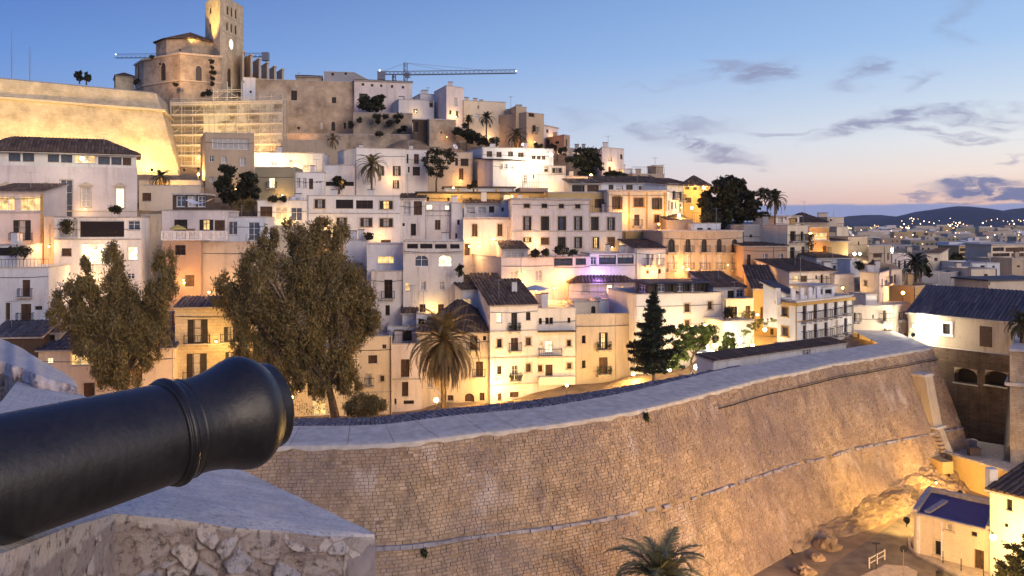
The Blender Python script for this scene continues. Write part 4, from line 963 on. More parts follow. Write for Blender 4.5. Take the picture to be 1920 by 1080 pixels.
bp = n_.new('ShaderNodeBump'); bp.inputs['Strength'].default_value = 1; bp.inputs['Distance'].default_value = .035; l_.new(_nz(34, 8, .7), bp.inputs['Height']); l_.new(bp.outputs[0], b_.inputs['Normal']); me.materials.append(mr_)
ro = bpy.data.objects.new('rubble_face', me); COL.objects.link(ro); ro.parent = par
# smoother grey cement patch at the corner of the broken face
M_CEM = plain('grey_cement_patch', (.24, .20, .19), .9, var=.25, scale=8, bump=.8); g = MB(); NP = 14; cg = []
for i in range(NP+1):
    f = (nu-16+15.6*i/NP); e = ed[int(f)].lerp(ed[min(nu, int(f)+1)], f-int(f)); cg.append([e-Vector((0, 0, .03+.06*(1-i/NP)+.5*j/10))+fo*(.045+.02*noise.noise(Vector((i*.3, j*.3, 2)))-.05*(abs(i-NP)/NP if j else 1)**3) for j in range(11)])
for i in range(NP):
    for j in range(10): g.face([cg[i][j+1], cg[i+1][j+1], cg[i+1][j], cg[i][j]], M_CEM)
g.build('cement_patch', par, smooth=True)
# second merlon at the left, behind the barrel
mer = empty('merlon', onp(-120, 720), 'sloping lime-rendered merlon with a broken rubble lip at the left edge', 'merlon')
back = [(-300, 520), (-40, 612), (0, 634), (40, 652), (80, 678), (120, 698), (140, 712), (146, 722)]
frontl = [(-300, 596), (-40, 660), (0, 676), (40, 690), (80, 706), (110, 716), (135, 722), (147, 726)]
lift = lambda u: .26*max(0, min(1, (160-u)/200))+.06
def poly(pts, u):
    for (a, b), (c, d) in zip(pts, pts[1:]):
        if a <= u <= c: return b+(d-b)*(u-a)/(c-a)
    return pts[-1][1]
g = MB(); lp = MB(); nu2 = 90; gt_, gl_ = [], []
for i in range(nu2+1):
    u = -300+446*i/nu2; vb, vf = poly(back, u), poly(frontl, u)+2.2*noise.noise(Vector((u*.06, 4, 1)))
    low_v = vf+26+5*noise.noise(Vector((u*.05, 1, 1))) if u < 60 else vf+26-(u-60)*.13+4*noise.noise(Vector((u*.05, 1, 1)))
    base = onp(u, low_v, .0); topf = Vector((base.x, base.y+.04, 0)); ry = Vector(((u-CU)/F, 1, -(vf-CV)/F)); kk = (base.y+.05); topf = Vector((0, 0, EYE))+ry*kk
    far_ = onp(u, vb); bk_ = Vector((0, 0, EYE))+Vector(((u-CU)/F, 1, -(vb-CV)/F))*(kk+1.5+max(0, 1.2*(146-u)/150))
    gt_.append([topf.lerp(bk_, q/12)+Vector((0, 0, .012*noise.noise(topf.lerp(bk_, q/12)*2))) for q in range(13)])
    gl_.append([topf.lerp(base, q/9)+Vector((0, -1, 0))*(.05*noise.fractal(topf.lerp(base, q/9)*6, .9, 2, 4)+.02) if 0 < q < 9 else topf.lerp(base, q/9) for q in range(10)])
for i in range(nu2):
    for j in range(12): g.face([gt_[i][j], gt_[i+1][j], gt_[i+1][j+1], gt_[i][j+1]], M_SLAB)
    for j in range(9): lp.face([gl_[i][j+1], gl_[i+1][j+1], gl_[i+1][j], gl_[i][j]], M_RUB)
    lp.face([gt_[i][12]-Vector((0, 0, 2)), gt_[i+1][12]-Vector((0, 0, 2)), gt_[i+1][12], gt_[i][12]][::-1], M_RUB)
g.build('sloping_top', mer, smooth=True); lp.build('rubble_lip', mer, smooth=True)

# ================================================================ the cannon
p0, p2 = at(0, 898, 2.03), at(535, 751, 2.644)
axis = (p2-p0).normalized(); m, n_, l_, b_ = new_mat('black_painted_iron')
gg = n_.new('ShaderNodeNewGeometry'); t1 = n_.new('ShaderNodeTexNoise'); t1.inputs['Scale'].default_value = 7; t1.inputs['Detail'].default_value = 8; t1.inputs['Roughness'].default_value = .65; l_.new(gg.outputs['Position'], t1.inputs['Vector'])
mp_ = n_.new('ShaderNodeMapping'); mp_.inputs['Scale'].default_value = (60, 60, 5); l_.new(gg.outputs['Position'], mp_.inputs[0]); t2 = n_.new('ShaderNodeTexNoise'); t2.inputs['Scale'].default_value = 1; t2.inputs['Detail'].default_value = 4; l_.new(mp_.outputs[0], t2.inputs['Vector'])
mxx = n_.new('ShaderNodeMath'); mxx.operation = 'MULTIPLY_ADD'; l_.new(t2.outputs[0], mxx.inputs[0]); mxx.inputs[1].default_value = .5; l_.new(t1.outputs[0], mxx.inputs[2])
cr = n_.new('ShaderNodeValToRGB'); el = cr.color_ramp.elements; el[0].position = .55; el[0].color = (.012, .011, .012, 1); el[1].position = .95; el[1].color = (.024, .021, .021, 1); l_.new(mxx.outputs[0], cr.inputs[0]); l_.new(cr.outputs[0], b_.inputs['Base Color'])
mr = n_.new('ShaderNodeMapRange'); l_.new(mxx.outputs[0], mr.inputs['Value']); mr.inputs['From Min'].default_value = .5; mr.inputs['From Max'].default_value = 1; mr.inputs['To Min'].default_value = .36; mr.inputs['To Max'].default_value = .48; l_.new(mr.outputs[0], b_.inputs['Roughness']); b_.inputs['Specular IOR Level'].default_value = .5
t4 = n_.new('ShaderNodeTexNoise'); t4.inputs['Scale'].default_value = 60; t4.inputs['Detail'].default_value = 5; l_.new(gg.outputs['Position'], t4.inputs['Vector'])
bp = n_.new('ShaderNodeBump'); bp.inputs['Strength'].default_value = .28; bp.inputs['Distance'].default_value = .004; l_.new(t4.outputs[0], bp.inputs['Height']); l_.new(bp.outputs[0], b_.inputs['Normal'])
M_GUN = m
def lathe(prof, mat, n=128, close=False):
    g = MB(); x = axis.orthogonal().normalized(); y = axis.cross(x); k = g.mi(mat)
    for (s, r) in prof:
        for i in range(n): t = 2*math.pi*i/n; g.v.append(tuple(p0+axis*s+x*math.cos(t)*r+y*math.sin(t)*r))
    for j in range(len(prof)-1):
        for i in range(n): a, b = j*n+i, j*n+(i+1) % n; g.f.append((a, b, b+n, a+n)); g.m.append(k)
    return g
LT = (p2-p0).length; sr = (at(322, 818, 2.36)-p0).length
gun = empty('cannon', p0+axis*(-.6)+Vector((0, 0, -.35)), 'black iron cannon barrel with flared muzzle pointing out over the rampart', 'cannon')
R0 = .1520; RA = .1385
barrel = [(-1.9, .185), (-1.2, .172), (-.5, .161), (0, R0), (sr*.5, .145), (sr-.05, RA), (sr+.055, RA-.004)]
sw = sr+.055
flare = [(sw, RA-.005), (sw+.025, .1345), (sw+.05, .137), (sw+.075, .1418), (sw+.097, .1478), (sw+.118, .1552), (sw+.135, .1612), (sw+.149, .1652), (sw+.160, .1670), (sw+.170, .1668), (sw+.181, .1640), (sw+.192, .159), (sw+.203, .1525), (sw+.213, .1455), (sw+.221, .139), (sw+.226, .1345), (sw+.228, .132)]
lathe(barrel, M_GUN).build('barrel', gun, smooth=True)
lathe(flare, M_GUN).build('muzzle_swell', gun, smooth=True)
e_ = sw+.228
lathe([(e_-.002, .1325), (e_, .1305), (e_+.006, .1295), (e_+.024, .1295), (e_+.030, .1295), (e_+.034, .124), (e_+.035, .08), (e_+.034, .062), (e_+.02, .058), (e_-.5, .056)], M_GUN).build('muzzle_face', gun, smooth=True)
rp = lambda c, w, h, s: [(s-w, RA-.002), (s-w*.96, RA+h*.55), (s-w*.8, RA+h*.9), (s-w*.5, RA+h), (s-w*.2, RA+h*.9), (s, RA+h*.4)]
c = sr
ring = [(c-.024, RA-.004), (c-.0235, RA+.004), (c-.021, RA+.0065), (c-.016, RA+.0065), (c-.0145, RA+.004), (c-.013, RA+.009), (c-.009, RA+.0115), (c-.002, RA+.0115), (c+.003, RA+.009), (c+.0045, RA+.003), (c+.007, RA+.0035), (c+.026, RA+.0005), (c+.030, RA-.001), (c+.0315, RA+.001), (c+.0345, RA+.001), (c+.037, RA-.006)]
lathe(ring, M_GUN).build('astragal_ring', gun, smooth=True)

# ================================================================ the town on the hill, house by house
H = house
# --- front row along the street behind the rampart
H('town_house', 'tall narrow white house of four floors with tiled roof and one bright top window', 'k', (228, 95), (570, 96.5), 285, 960, 'white', 'shed',
  [(275, 335, 313, 405, 'L'), (380, 335, 423, 462, 'dbp'), (487, 330, 520, 388, 'd'), (278, 523, 312, 585, 'dr'), (378, 515, 430, 605, 'wb'), (487, 512, 523, 570, 'wr'), (278, 718, 312, 778, 'd'), (385, 712, 428, 822, 'tbp'), (487, 700, 523, 762, 'wr'), (282, 915, 312, 965, 'w'), (370, 905, 435, 945, 'w')],
  Lc=(118, 103), rise=2.3, bands=(470, 665, 858), tile=M_TILE, chim=1)
mh = H('town_house', 'flat-roofed white house with dark canopy line and a lit first-floor room between two taller neighbours', 'k', (570, 96.6), (845, 97), 297, 850, 'white', 'flat',
  [(580, 372, 602, 415, 'd'), (627, 368, 652, 415, 'd'), (656, 368, 682, 415, 'd'), (787, 368, 808, 405, 'd'), (580, 540, 612, 590, 'l'), (625, 538, 680, 622, 'L'), (783, 530, 812, 575, 'dr'), (573, 712, 605, 760, 'wr'), (627, 708, 680, 790, 'w'), (785, 697, 815, 738, 'wr')], bands=(655,), d=9)
g = MB(); f_ = mh['face']; f_.box(g, .05, f_.len-.05, 0, .75, zat(500+470/3.856, 96.6), zat(500+462/3.856, 96.6), M_DTILE); g.build('canopy', mh['root'])
g = MB(); z = zat(500+640/3.856, 96.6); f_.box(g, .1, 2.7, 0, .9, z-.18, z, M_COPE); bo = g.build('balcony', mh['root']); g = MB(); railing(g, f_, .12, 2.68, .87, z, .8, M_IRON); g.build('railing', bo)
g = MB(); z = zat(500+790/3.856, 96.6); f_.box(g, .1, 4.2, 0, .85, z-.9, z, WALLS['white']); g.build('terrace_wall', mh['root'])
H('town_house', 'wide beige house with streaked top wall and two centred french windows on balconies', 'k', (850, 97), (1258, 98.5), 345, 838, 'beige', 'flat',
  [(890, 497, 918, 555, 'dr'), (1015, 475, 1078, 597, 'lSbp'), (890, 678, 918, 735, 'dr'), (1015, 655, 1078, 775, 'wbp')], d=10)
H('roof_room', 'small cream stair-head room with arched window on the beige house roof', 'k', (832, 100.5), (1002, 100.8), 252, 350, 'cream', 'flat', [(958, 285, 990, 338, 'da')], d=4, skirt=.3, cat='roof room', ground=False)
H('roof_room', 'bluish grey box room beside the cream stair-head on the beige house roof', 'k', (1010, 102), (1085, 102.2), 238, 342, 'cool', 'flat', d=4, skirt=.3, cat='roof room', ground=False)
H('town_house', 'rosy house with dark hipped roof and two upper windows, one lit, behind the beige house', 'k', (800, 107.5), (1275, 109), 120, 345, 'pink', 'hip',
  [(895, 130, 942, 193, 'cr'), (1070, 130, 1113, 197, 'Lr'), (1175, 142, 1198, 172, 'lr'), (1100, 260, 1125, 320, 'p')], Lc=(757, 114), rise=1.7, tile=M_DTILE, chim=1)
H('town_house', 'low dark-roofed cream house standing behind the big palm', 'j', (800, 96.5), (1288, 95.6), 437, 900, 'peach', 'hip',
  [(1155, 465, 1207, 560, 'wb'), (1243, 468, 1265, 498, 'd'), (1195, 640, 1245, 740, 'wb'), (1220, 850, 1255, 905, 'w'), (1120, 855, 1185, 912, 'wa'), (1003, 868, 1045, 905, 'w'), (880, 640, 925, 745, 'w'), (870, 700, 905, 820, 'c')], rise=3.2, tile=M_DTILE, d=8, bands=(612,))
H('town_house', 'narrow pale house with tall brown shutters left of the big palm', 'j', (630, 96), (830, 96.3), 520, 965, 'pink', 'flat',
  [(690, 625, 747, 745, 'w'), (697, 778, 740, 875, 'w'), (708, 903, 778, 928, 'd'), (646, 890, 660, 928, 'd')], bands=(760,), rail=1.0, d=7)
H('town_house', 'cream house with small wooden windows just right of the big tree trunk', 'j', (400, 94.5), (630, 95.2), 472, 990, 'peach', 'flat',
  [(565, 525, 592, 552, 'w'), (470, 598, 530, 652, 'w'), (460, 728, 490, 802, 'crb'), (552, 735, 578, 775, 'wr'), (562, 895, 592, 925, 'w')], bands=(850,))
H('town_house', 'yellow-lit house with a big lit doorway behind the tree trunk', 'j', (-60, 93), (400, 94), 560, 990, 'cream', 'flat',
  [(90, 905, 185, 1005, 'l'), (280, 812, 316, 865, 'w'), (60, 740, 100, 870, 'w'), (200, 640, 240, 720, 'w'), (330, 640, 370, 700, 'd')], bands=(780,))
H('pergola_house', 'little white house with dark openings and flat roof above the big palm', 'j', (795, 99.5), (1045, 99.8), 318, 530, 'cool', 'flat',
  [(808, 352, 848, 395, 'd'), (866, 342, 1005, 400, 'o')], d=6, ground=False, cat='house')
H('shed', 'bluish white stair shed with dark doorway left of the little pergola house', 'j', (600, 100.5), (792, 100.8), 400, 530, 'cool', 'flat', [(640, 430, 790, 505, 'o')], d=4, ground=False, cat='shed')
H('shed', 'small blue-white lean-to block high against the tall pale block of flats', 'j', (700, 102.2), (800, 102.4), 318, 530, 'cool', 'shed', d=3, rise=.8, ground=False, cat='shed')
H('town_house', 'narrow grey-blue side house with a small lit window right of the tall pale block', 'k', (28, 101), (222, 102), 172, 480, 'cool', 'shed', [(32, 232, 92, 272, 'l')], rise=1.2, d=8, tile=M_DTILE)
# --- tall white block and neighbours (second row)
H('flats', 'tall pale block with two arched picture windows under a glazed roof terrace', 'e', (1065, 104), (1472, 104.6), 440, 1010, 'white2', 'flat',
  [(1092, 458, 1165, 492, 'o'), (1180, 458, 1263, 492, 'o'), (1280, 460, 1360, 493, 'o'), (1382, 460, 1446, 493, 'o'), (1143, 535, 1235, 612, 'ta'), (1303, 535, 1395, 612, 'La'), (1180, 712, 1218, 772, 'p'), (1308, 712, 1345, 770, 'p'), (1175, 865, 1217, 920, 'd'), (1300, 865, 1340, 920, 'd'), (1080, 722, 1112, 775, 'l')], d=11, cat='block of flats', bands=(520,))
H('town_house', 'white wing with thin balcony door joined to the left of the tall pale block', 'e', (850, 104.2), (1063, 104.3), 640, 1010, 'white2', 'flat',
  [(937, 700, 993, 825, 'db'), (945, 872, 975, 940, 'd'), (1053, 868, 1062, 925, 't')], d=9)
H('roof_room', 'set-back white terrace room with warm lit glass above the wing of the tall pale block', 'e', (820, 107), (1063, 107), 458, 640, 'cool', 'flat', [(890, 540, 1003, 592, 'l')], d=6, ground=False, cat='roof room')
H('terrace_house', 'small bluish terrace block with dark planter wall beside the top of the big tree', 'n', (1138, 114), (1385, 114), 738, 1000, 'cool', 'flat', [], d=5, cat='house')
H('town_house', 'long white house with shuttered windows in two rows above the big tree', 'n', (645, 119), (1820, 120.5), 178, 860, 'white', 'flat',
  [(742, 228, 875, 340, 'cSr'), (1010, 232, 1230, 342, 'd'), (1265, 240, 1480, 345, 'd'), (1565, 248, 1730, 352, 'lSr'), (775, 458, 880, 560, 'wr'), (1018, 460, 1150, 570, 'cSr'), (1320, 465, 1470, 575, 'pSr'), (1565, 470, 1730, 578, 'cSr'), (1412, 745, 1465, 790, 'd'), (1580, 740, 1705, 788, 'w')], bands=(405,), d=9, chim=2)
H('town_house', 'white house with three wide blinds below a planted roof terrace', 'n', (20, 117.5), (640, 118.5), 235, 610, 'white', 'flat',
  [(52, 318, 205, 487, 'w'), (245, 322, 400, 487, 'p'), (440, 330, 585, 500, 't')], d=9)
H('garden_house', 'plain beige block with bare walls under the three wide blinds', 'n', (225, 115), (560, 115.5), 558, 960, 'beige', 'flat', [], d=5, cat='house')
H('town_house', 'aged white house with two dark doors under a short roof beside the long shuttered house', 'e', (1040, 121), (1215, 121.3), 152, 450, 'white2', 'shed',
  [(1062, 170, 1115, 262, 'c'), (1137, 170, 1192, 262, 'w'), (1060, 318, 1076, 338, 'd'), (1117, 322, 1152, 402, 'd')], rise=.9, tile=M_DTILE, d=8)
H('town_house', 'weathered grey-white house with two bright lit attic windows', 'e', (1217, 121.5), (1392, 122), 172, 450, 'white2', 'flat', [(1222, 192, 1265, 228, 'L'), (1348, 198, 1378, 228, 'L'), (1280, 297, 1317, 362, 'w')], bands=(238, 268), d=8)
H('town_house', 'very narrow white house squeezed between the two lit attic windows and the peach wall', 'e', (1392, 121), (1466, 121.2), 180, 450, 'white', 'flat', [(1430, 295, 1447, 328, 'd'), (1418, 388, 1430, 418, 'w')], d=8)
H('town_house', 'peach-lit house with three tall brown windows left of the long palace front', 'f', (30, 117.5), (358, 118), 290, 590, 'white2', 'flat', [(90, 325, 127, 408, 'wr'), (262, 325, 295, 405, 'wr'), (40, 458, 75, 535, 'wr')], d=5, bands=(282,))
H('roof_room', 'glazed terrace room with striped awning on the peach-lit house', 'f', (35, 122), (285, 122.3), 188, 300, 'white', 'shed', [(50, 208, 108, 255, 'p'), (128, 208, 185, 255, 'p'), (205, 205, 240, 245, 'd')], rise=.7, d=5, ground=False, cat='roof room', chim=1)
H('roof_room', 'bluish box room with small window left of the long palace front', 'f', (286, 122), (358, 122.2), 170, 300, 'cool', 'flat', [(268+20, 212, 305, 238, 'd')], d=5, ground=False, cat='roof room')
H('palace', 'long lilac-white palace front with four small attic windows over rows of tall dark shutters', 'f', (360, 116), (884, 117), 160, 545, 'pink', 'slab',
  [(440, 187, 480, 215, 'dr'), (560, 187, 598, 216, 'dr'), (676, 189, 710, 218, 'dr'), (786, 190, 822, 219, 'dr')]+[(435, 272, 491, 367, 'cSr'), (555, 272, 611, 367, 'dSr'), (669, 272, 725, 367, 'tSr'), (779, 272, 835, 367, 'cSr')]+[(435, 415, 492, 447, 'lSr'), (555, 415, 610, 464, 'wSr'), (669, 412, 723, 487, 'dSr'), (780, 412, 833, 487, 'cSr')], bands=(373,), d=9, cat='palace', chim=1, over=.25)
H('palace', 'lower right wing of the palace with two tall dark windows and a roof terrace railing', 'f', (885, 117), (1105, 117.6), 246, 545, 'pink', 'flat',
  [(893, 276, 945, 367, 'dSr'), (1003, 279, 1055, 367, 'cSr'), (905, 414, 948, 487, 'lSr'), (1003, 412, 1055, 484, 'wSr')], bands=(373,), rail=.9, d=9, cat='palace')
H('town_house', 'ochre attic storey with arched brown windows behind the palace terrace', 'f', (605, 123), (1004, 124), 108, 260, 'ochre', 'flat', [(865, 155, 888, 200, 'wa'), (933, 155, 965, 215, 'ws')], d=8)
H('mansion', 'cream mansion with ochre pilasters and tall shutters above the orange wall', 'f', (1006, 122.5), (1408, 125), 102, 370, 'cream', 'slab',
  [(1052, 138, 1090, 222, 'wsr'), (1183, 148, 1250, 208, 'wSr'), (1320, 148, 1357, 225, 'dsr'), (1185, 260, 1222, 335, 'db'), (1322, 262, 1357, 312, 'wr')], pil=(1150, 1270, 1390), trim=M_OCHRE, d=8, cat='mansion', over=.2)
H('roof_room', 'long glazed attic with grey tiled roof on top of the cream mansion', 'f', (962, 126.5), (1400, 128.5), 48, 108, 'cool', 'shed', [(1012, 60, 1045, 95, 'd'), (1062, 64, 1110, 98, 't'), (1130, 60, 1175, 99, 'd'), (1215, 68, 1250, 99, 'd'), (1262, 72, 1300, 100, 't'), (1315, 75, 1345, 104, 'd'), (1355, 78, 1390, 106, 't')], rise=1.3, d=6, cat='roof room', ground=False)
H('roof_room', 'open-fronted terrace room with brown doors left of the glazed attic', 'f', (745, 125.5), (960, 126), 52, 112, 'peach', 'shed', [(868, 62, 945, 105, 'w'), (765, 62, 850, 108, 'o')], rise=.9, d=5, cat='roof room', ground=False)
H('town_house', 'slender white house with six narrow dark windows beside the lit ochre tower house', 'f', (1410, 125.5), (1516, 130), 62, 320, 'white', 'shed', [(1445, 100, 1463, 150, 'db'), (1490, 105, 1508, 165, 'db'), (1415, 165, 1425, 225, 'd'), (1435, 175, 1450, 222, 'd'), (1460, 175, 1472, 222, 'd'), (1490, 188, 1505, 240, 'w')], rise=.9, d=8)
H('town_house', 'ochre lit tower house with low hipped roof left of the huge dark tree', 'g', (295, 134), (475, 135), 66, 340, 'ochre', 'hip', [(305, 72, 335, 92, 'd'), (358, 75, 385, 95, 'd'), (303, 145, 347, 180, 'wr')], Lc=(255, 141), rise=1.7)
H('town_house', 'bright orange ochre wall block between palace and arcaded house', 'f', (1115, 118.5), (1370, 119.5), 370, 560, 'orange', 'flat', [(1265, 440, 1297, 470, 'd')], d=7)
H('roof_room', 'tan roof room with slanting roof above the orange ochre block', 'g', (180, 122), (350, 122.5), 302, 375, 'tan', 'shed', [], rise=.9, d=5, cat='roof room', ground=False)
H('roof_room', 'pale terrace block with glass balustrade beside the foot of the huge dark tree', 'g', (352, 121), (545, 122), 318, 378, 'cool', 'flat', [(385, 350, 425, 372, 'd'), (455, 350, 480, 372, 'd')], rail=1.5, d=5, cat='roof room', ground=False)
H('arcaded_house', 'mottled old palace with two storeys of arched windows, five above and five below', 'g', (150, 113), (694, 116), 378, 700, 'mottled', 'slab',
  [(x0, 425, x1, 515, 'dab') for x0, x1 in ((190, 234), (306, 341), (415, 452), (518, 552), (620, 655))]+[(x0, 535, x1, 630, 'cab') for x0, x1 in ((192, 233), (305, 343), (413, 450), (522, 555), (622, 655))]+[(320, 655, 345, 690, 'w'), (425, 680, 450, 700, 'w')], d=9, cat='palace', over=.15, trim=M_TRIM)
H('town_house', 'grey-blue bare upper wall with one small window right of the arcaded palace', 'g', (700, 117.5), (993, 118), 330, 480, 'grey', 'flat', [(740, 395, 757, 415, 'd')], d=8, chim=2)
H('town_house', 'tan terrace house with three blue-grey balcony doors below the grey wall', 'g', (697, 113), (993, 114), 476, 660, 'terra', 'shed', [(722, 530, 748, 610, 'db'), (832, 525, 860, 605, 'tb'), (938, 525, 965, 600, 'tb')], rise=.4, d=4, tile=M_DTILE)
H('town_house', 'tall cream corner house with four slim balcony windows', 'g', (995, 114.5), (1140, 118), 332, 640, 'cream', 'flat', [(1013, 372, 1050, 440, 'db'), (1085, 375, 1103, 435, 'db'), (1013, 480, 1045, 555, 'db'), (1090, 475, 1112, 545, 'wb'), (1015, 578, 1028, 598, 'w')], bands=(465,), d=9)
H('town_house', 'orange-lit house with a long glowing balcony beyond the cream corner house', 'g', (1142, 122), (1276, 124), 345, 600, 'orange', 'flat', [(1150, 382, 1268, 430, 'l'), (1235, 470, 1262, 525, 'wb')], d=8, bands=(435,))
H('town_house', 'plain ochre box house right of the glowing balcony', 'p', (500, 126), (742, 127), 355, 560, 'ochre', 'shed', [], rise=.4, d=7, tile=M_DTILE)
H('town_house', 'brownish cube house with one slot window and two round lamps', 'p', (744, 130), (1000, 131), 302, 490, 'tan', 'flat', [(868, 355, 888, 405, 'd')], d=8)
H('town_house', 'tan house with dark loggia beyond the brownish cube house', 'p', (1002, 127), (1212, 129), 412, 610, 'tan', 'flat', [(1060, 505, 1170, 560, 'w')], Rc=(1285, 133), rw=[(1240, 500, 1265, 590, 'd')])
H('town_house', 'long bluish-white low house with dark flat roof edge in the middle of the lower town', 'p', (345, 112), (768, 113), 572, 760, 'cool', 'shed', [(555, 660, 590, 700, 'd')], rise=.5, d=6, tile=M_DTILE)
H('town_house', 'small white cube with satellite dishes beside the long bluish-white low house', 'p', (772, 111), (890, 112), 585, 770, 'cool', 'flat', [(865, 640, 888, 720, 'd')], d=6)
H('roof_room', 'dark roofed upper house on the skyline right of the palm', 'p', (120, 140), (480, 141), 118, 200, 'tan', 'hip', [(60+90, 135, 180, 170, 'd')], rise=1.6, d=7, tile=M_DTILE, cat='house')
H('town_house', 'pale stepped block with small dark window on the skyline above the distant plain', 'p', (482, 148), (690, 149), 48, 300, 'beige', 'flat', [(515, 72, 540, 98, 'd')], d=8)
H('town_house', 'lower cream step of the pale skyline block', 'p', (600, 146), (748, 147), 170, 300, 'cream', 'flat', [], d=8, rail=.6)
H('town_house', 'buff house with wide terrace left of the dark roofed skyline house', 'g', (905, 138), (1075, 139), 275, 345, 'pink', 'slab', [(1040, 285, 1062, 312, 'd'), (930, 280, 965, 315, 'p')], d=7)
H('town_house', 'white house with lit loggia and curved terrace above the roof-post hotel', 'p', (0, 105), (572, 107), 745, 1010, 'white', 'shed', [(40, 790, 130, 868, 'l'), (140, 790, 228, 868, 'w'), (330, 785, 355, 835, 'd'), (395, 775, 430, 890, 'db'), (110, 930, 150, 1000, 'd'), (215, 930, 255, 1000, 'd')], rise=1.2, d=7, tile=M_DTILE)
H('town_house', 'small white house glowing yellow at its foot between the loggia and the beige tower', 'p', (575, 106), (820, 107), 772, 1020, 'white', 'flat', [(690, 930, 705, 990, 'w')], d=8)
H('tower_house', 'rough beige tower house with narrow white side beside the yellow lamp alley', 'p', (1140, 100.5), (1262, 106), 755, 1110, 'white2', 'flat', [(1165, 830, 1185, 930, 't'), (1215, 845, 1240, 890, 'db')], lw=[(948, 852, 986, 915, 'wr')], Lc=(893, 104), rail=.5)
H('town_house', 'yellow-lit house under a broad dark sloping roof beside the trimmed hotel', 'g', (763, 99.5), (935, 100), 765, 1070, 'ochre', 'shed', [(812, 885, 832, 965, 'w'), (872, 885, 890, 965, 'w'), (880, 1030, 905, 1072, 'w')], Lc=(700, 107.5), rise=2.3, tile=M_DTILE)
# trimmed hotel
ht = H('hotel', 'white three-storey hotel with ochre trim and rows of brown balcony windows', 'l', (1108, 88), (1490, 95), 155, 432, 'white', 'flat',
  [(1155, 190, 1182, 290, 'wb'), (1228, 180, 1252, 278, 'wb'), (1298, 172, 1322, 268, 'wb'), (1365, 162, 1387, 255, 'wb'), (1430, 153, 1452, 240, 'wb'), (1157, 320, 1180, 415, 'wb'), (1230, 308, 1253, 405, 'wb'), (1300, 300, 1323, 395, 'wb'), (1368, 285, 1390, 380, 'lb'), (1432, 272, 1453, 368, 'wb'), (1435, 402, 1452, 440, 'w')],
  lw=[(1018, 200, 1058, 258, 'wr'), (1018, 330, 1060, 390, 'wr')], Lc=(985, 90.5), trim=M_OCHRE, cat='hotel', pil=(1112,), skirt=4, bands=(298,))
g = MB(); f_ = ht['face']; f_.box(g, -.1, f_.len+.1, -.02, .28, ht['z1']-.55, ht['z1']-.25, M_OCHRE); f2 = Face(ht['BL'], ht['FL']); f2.box(g, -.1, f2.len+.25, -.02, .25, ht['z1']-.55, ht['z1']-.25, M_OCHRE); g.build('cornice', ht['root'])
for k, a in enumerate((-.6, .3, 1.9, 3.4, 5.0)):
    g = MB(); w = f_.w(max(0, a)+.2, -.6-(1.6 if a < 0 else 0), ht['z1']); g.box(w.x-.2, w.x+.2, w.y-.2, w.y+.2, w.z-.6, w.z+1.15, M_WHITE); g.build('roof_post', ht['root'])
H('roof_room', 'blue-grey lean-to glasshouse on the hotel roof behind white posts', 'l', (1045, 92.5), (1110, 93.5), 115, 160, 'cool', 'shed', [(1052, 120, 1100, 150, 't')], d=3, rise=1.2, cat='roof room', ground=False, tile=M_BTILE)
H('roof_room', 'dark terrace pavilion on the far half of the hotel roof', 'l', (1230, 95), (1370, 97), 68, 130, 'cool', 'slab', [(1245, 78, 1290, 112, 'd'), (1305, 80, 1350, 112, 'd')], d=3, cat='roof room', ground=False, over=.3)
H('town_house', 'cream stepped house with small balconies right of the trimmed hotel', 'l', (1490, 96.5), (1772, 97.5), 190, 450, 'peach', 'flat', [(1497, 235, 1512, 292, 'db'), (1690, 220, 1715, 290, 'wb'), (1620, 250, 1632, 275, 'd'), (1697, 340, 1715, 400, 'wb'), (1520, 350, 1536, 420, 'w'), (1610, 410, 1622, 432, 'd')],
  rw=[(1795, 235, 1812, 280, 'db'), (1795, 335, 1810, 382, 'w')], Rc=(1868, 101.5))
H('stair_tower', 'small white stair tower rising over the cream stepped house', 'l', (1577, 97.6), (1650, 97.8), 115, 215, 'white2', 'flat', [], d=3.5, cat='tower', ground=False)
# lit white house centre right with glazed attic
lw_ = H('town_house', 'floodlit white house with glazed attic behind the dark conifer', 'l', (38, 96.5), (625, 99), 112, 620, 'white', 'flat',
  [(368, 175, 403, 232, 'wr'), (523, 162, 553, 215, 'wr'), (370, 285, 403, 335, 'wr'), (525, 272, 555, 325, 'wr'), (150, 300, 180, 345, 'd')], d=9)
H('roof_room', 'glazed attic under a low blue-grey roof on the floodlit white house', 'l', (128, 100), (500, 101.5), 42, 108, 'brown', 'slab', [(150, 48, 182, 98, 'd'), (192, 46, 240, 98, 't'), (250, 44, 290, 97, 'd'), (322, 42, 360, 96, 't'), (372, 42, 400, 95, 'd'), (412, 42, 440, 94, 't'), (448, 42, 495, 93, 'd')], Lc=(40, 104), lw=[(55, 50, 110, 100, 't')], cat='roof room', ground=False, over=.7, tile=M_BTILE)
H('roof_room', 'brown tiled slanting roof house above the white terrace', 'l', (560, 101), (770, 102), 72, 145, 'white', 'shed', [(655, 88, 700, 138, 'd'), (715, 82, 765, 135, 't')], rise=1.5, d=6, cat='house', ground=False)
H('town_house', 'white house with planted windows right of the floodlit one', 'l', (630, 98.5), (828, 99), 142, 350, 'white', 'flat', [(675, 195, 718, 272, 'dp'), (775, 190, 808, 275, 'wbp')], d=8, rail=None)
H('terrace_house', 'low bright white terrace block glowing at street level', 'l', (632, 94), (832, 95), 292, 540, 'white', 'flat', [(740, 375, 775, 440, 'c'), (650, 400, 690, 470, 'c')], d=4.5, cat='house')
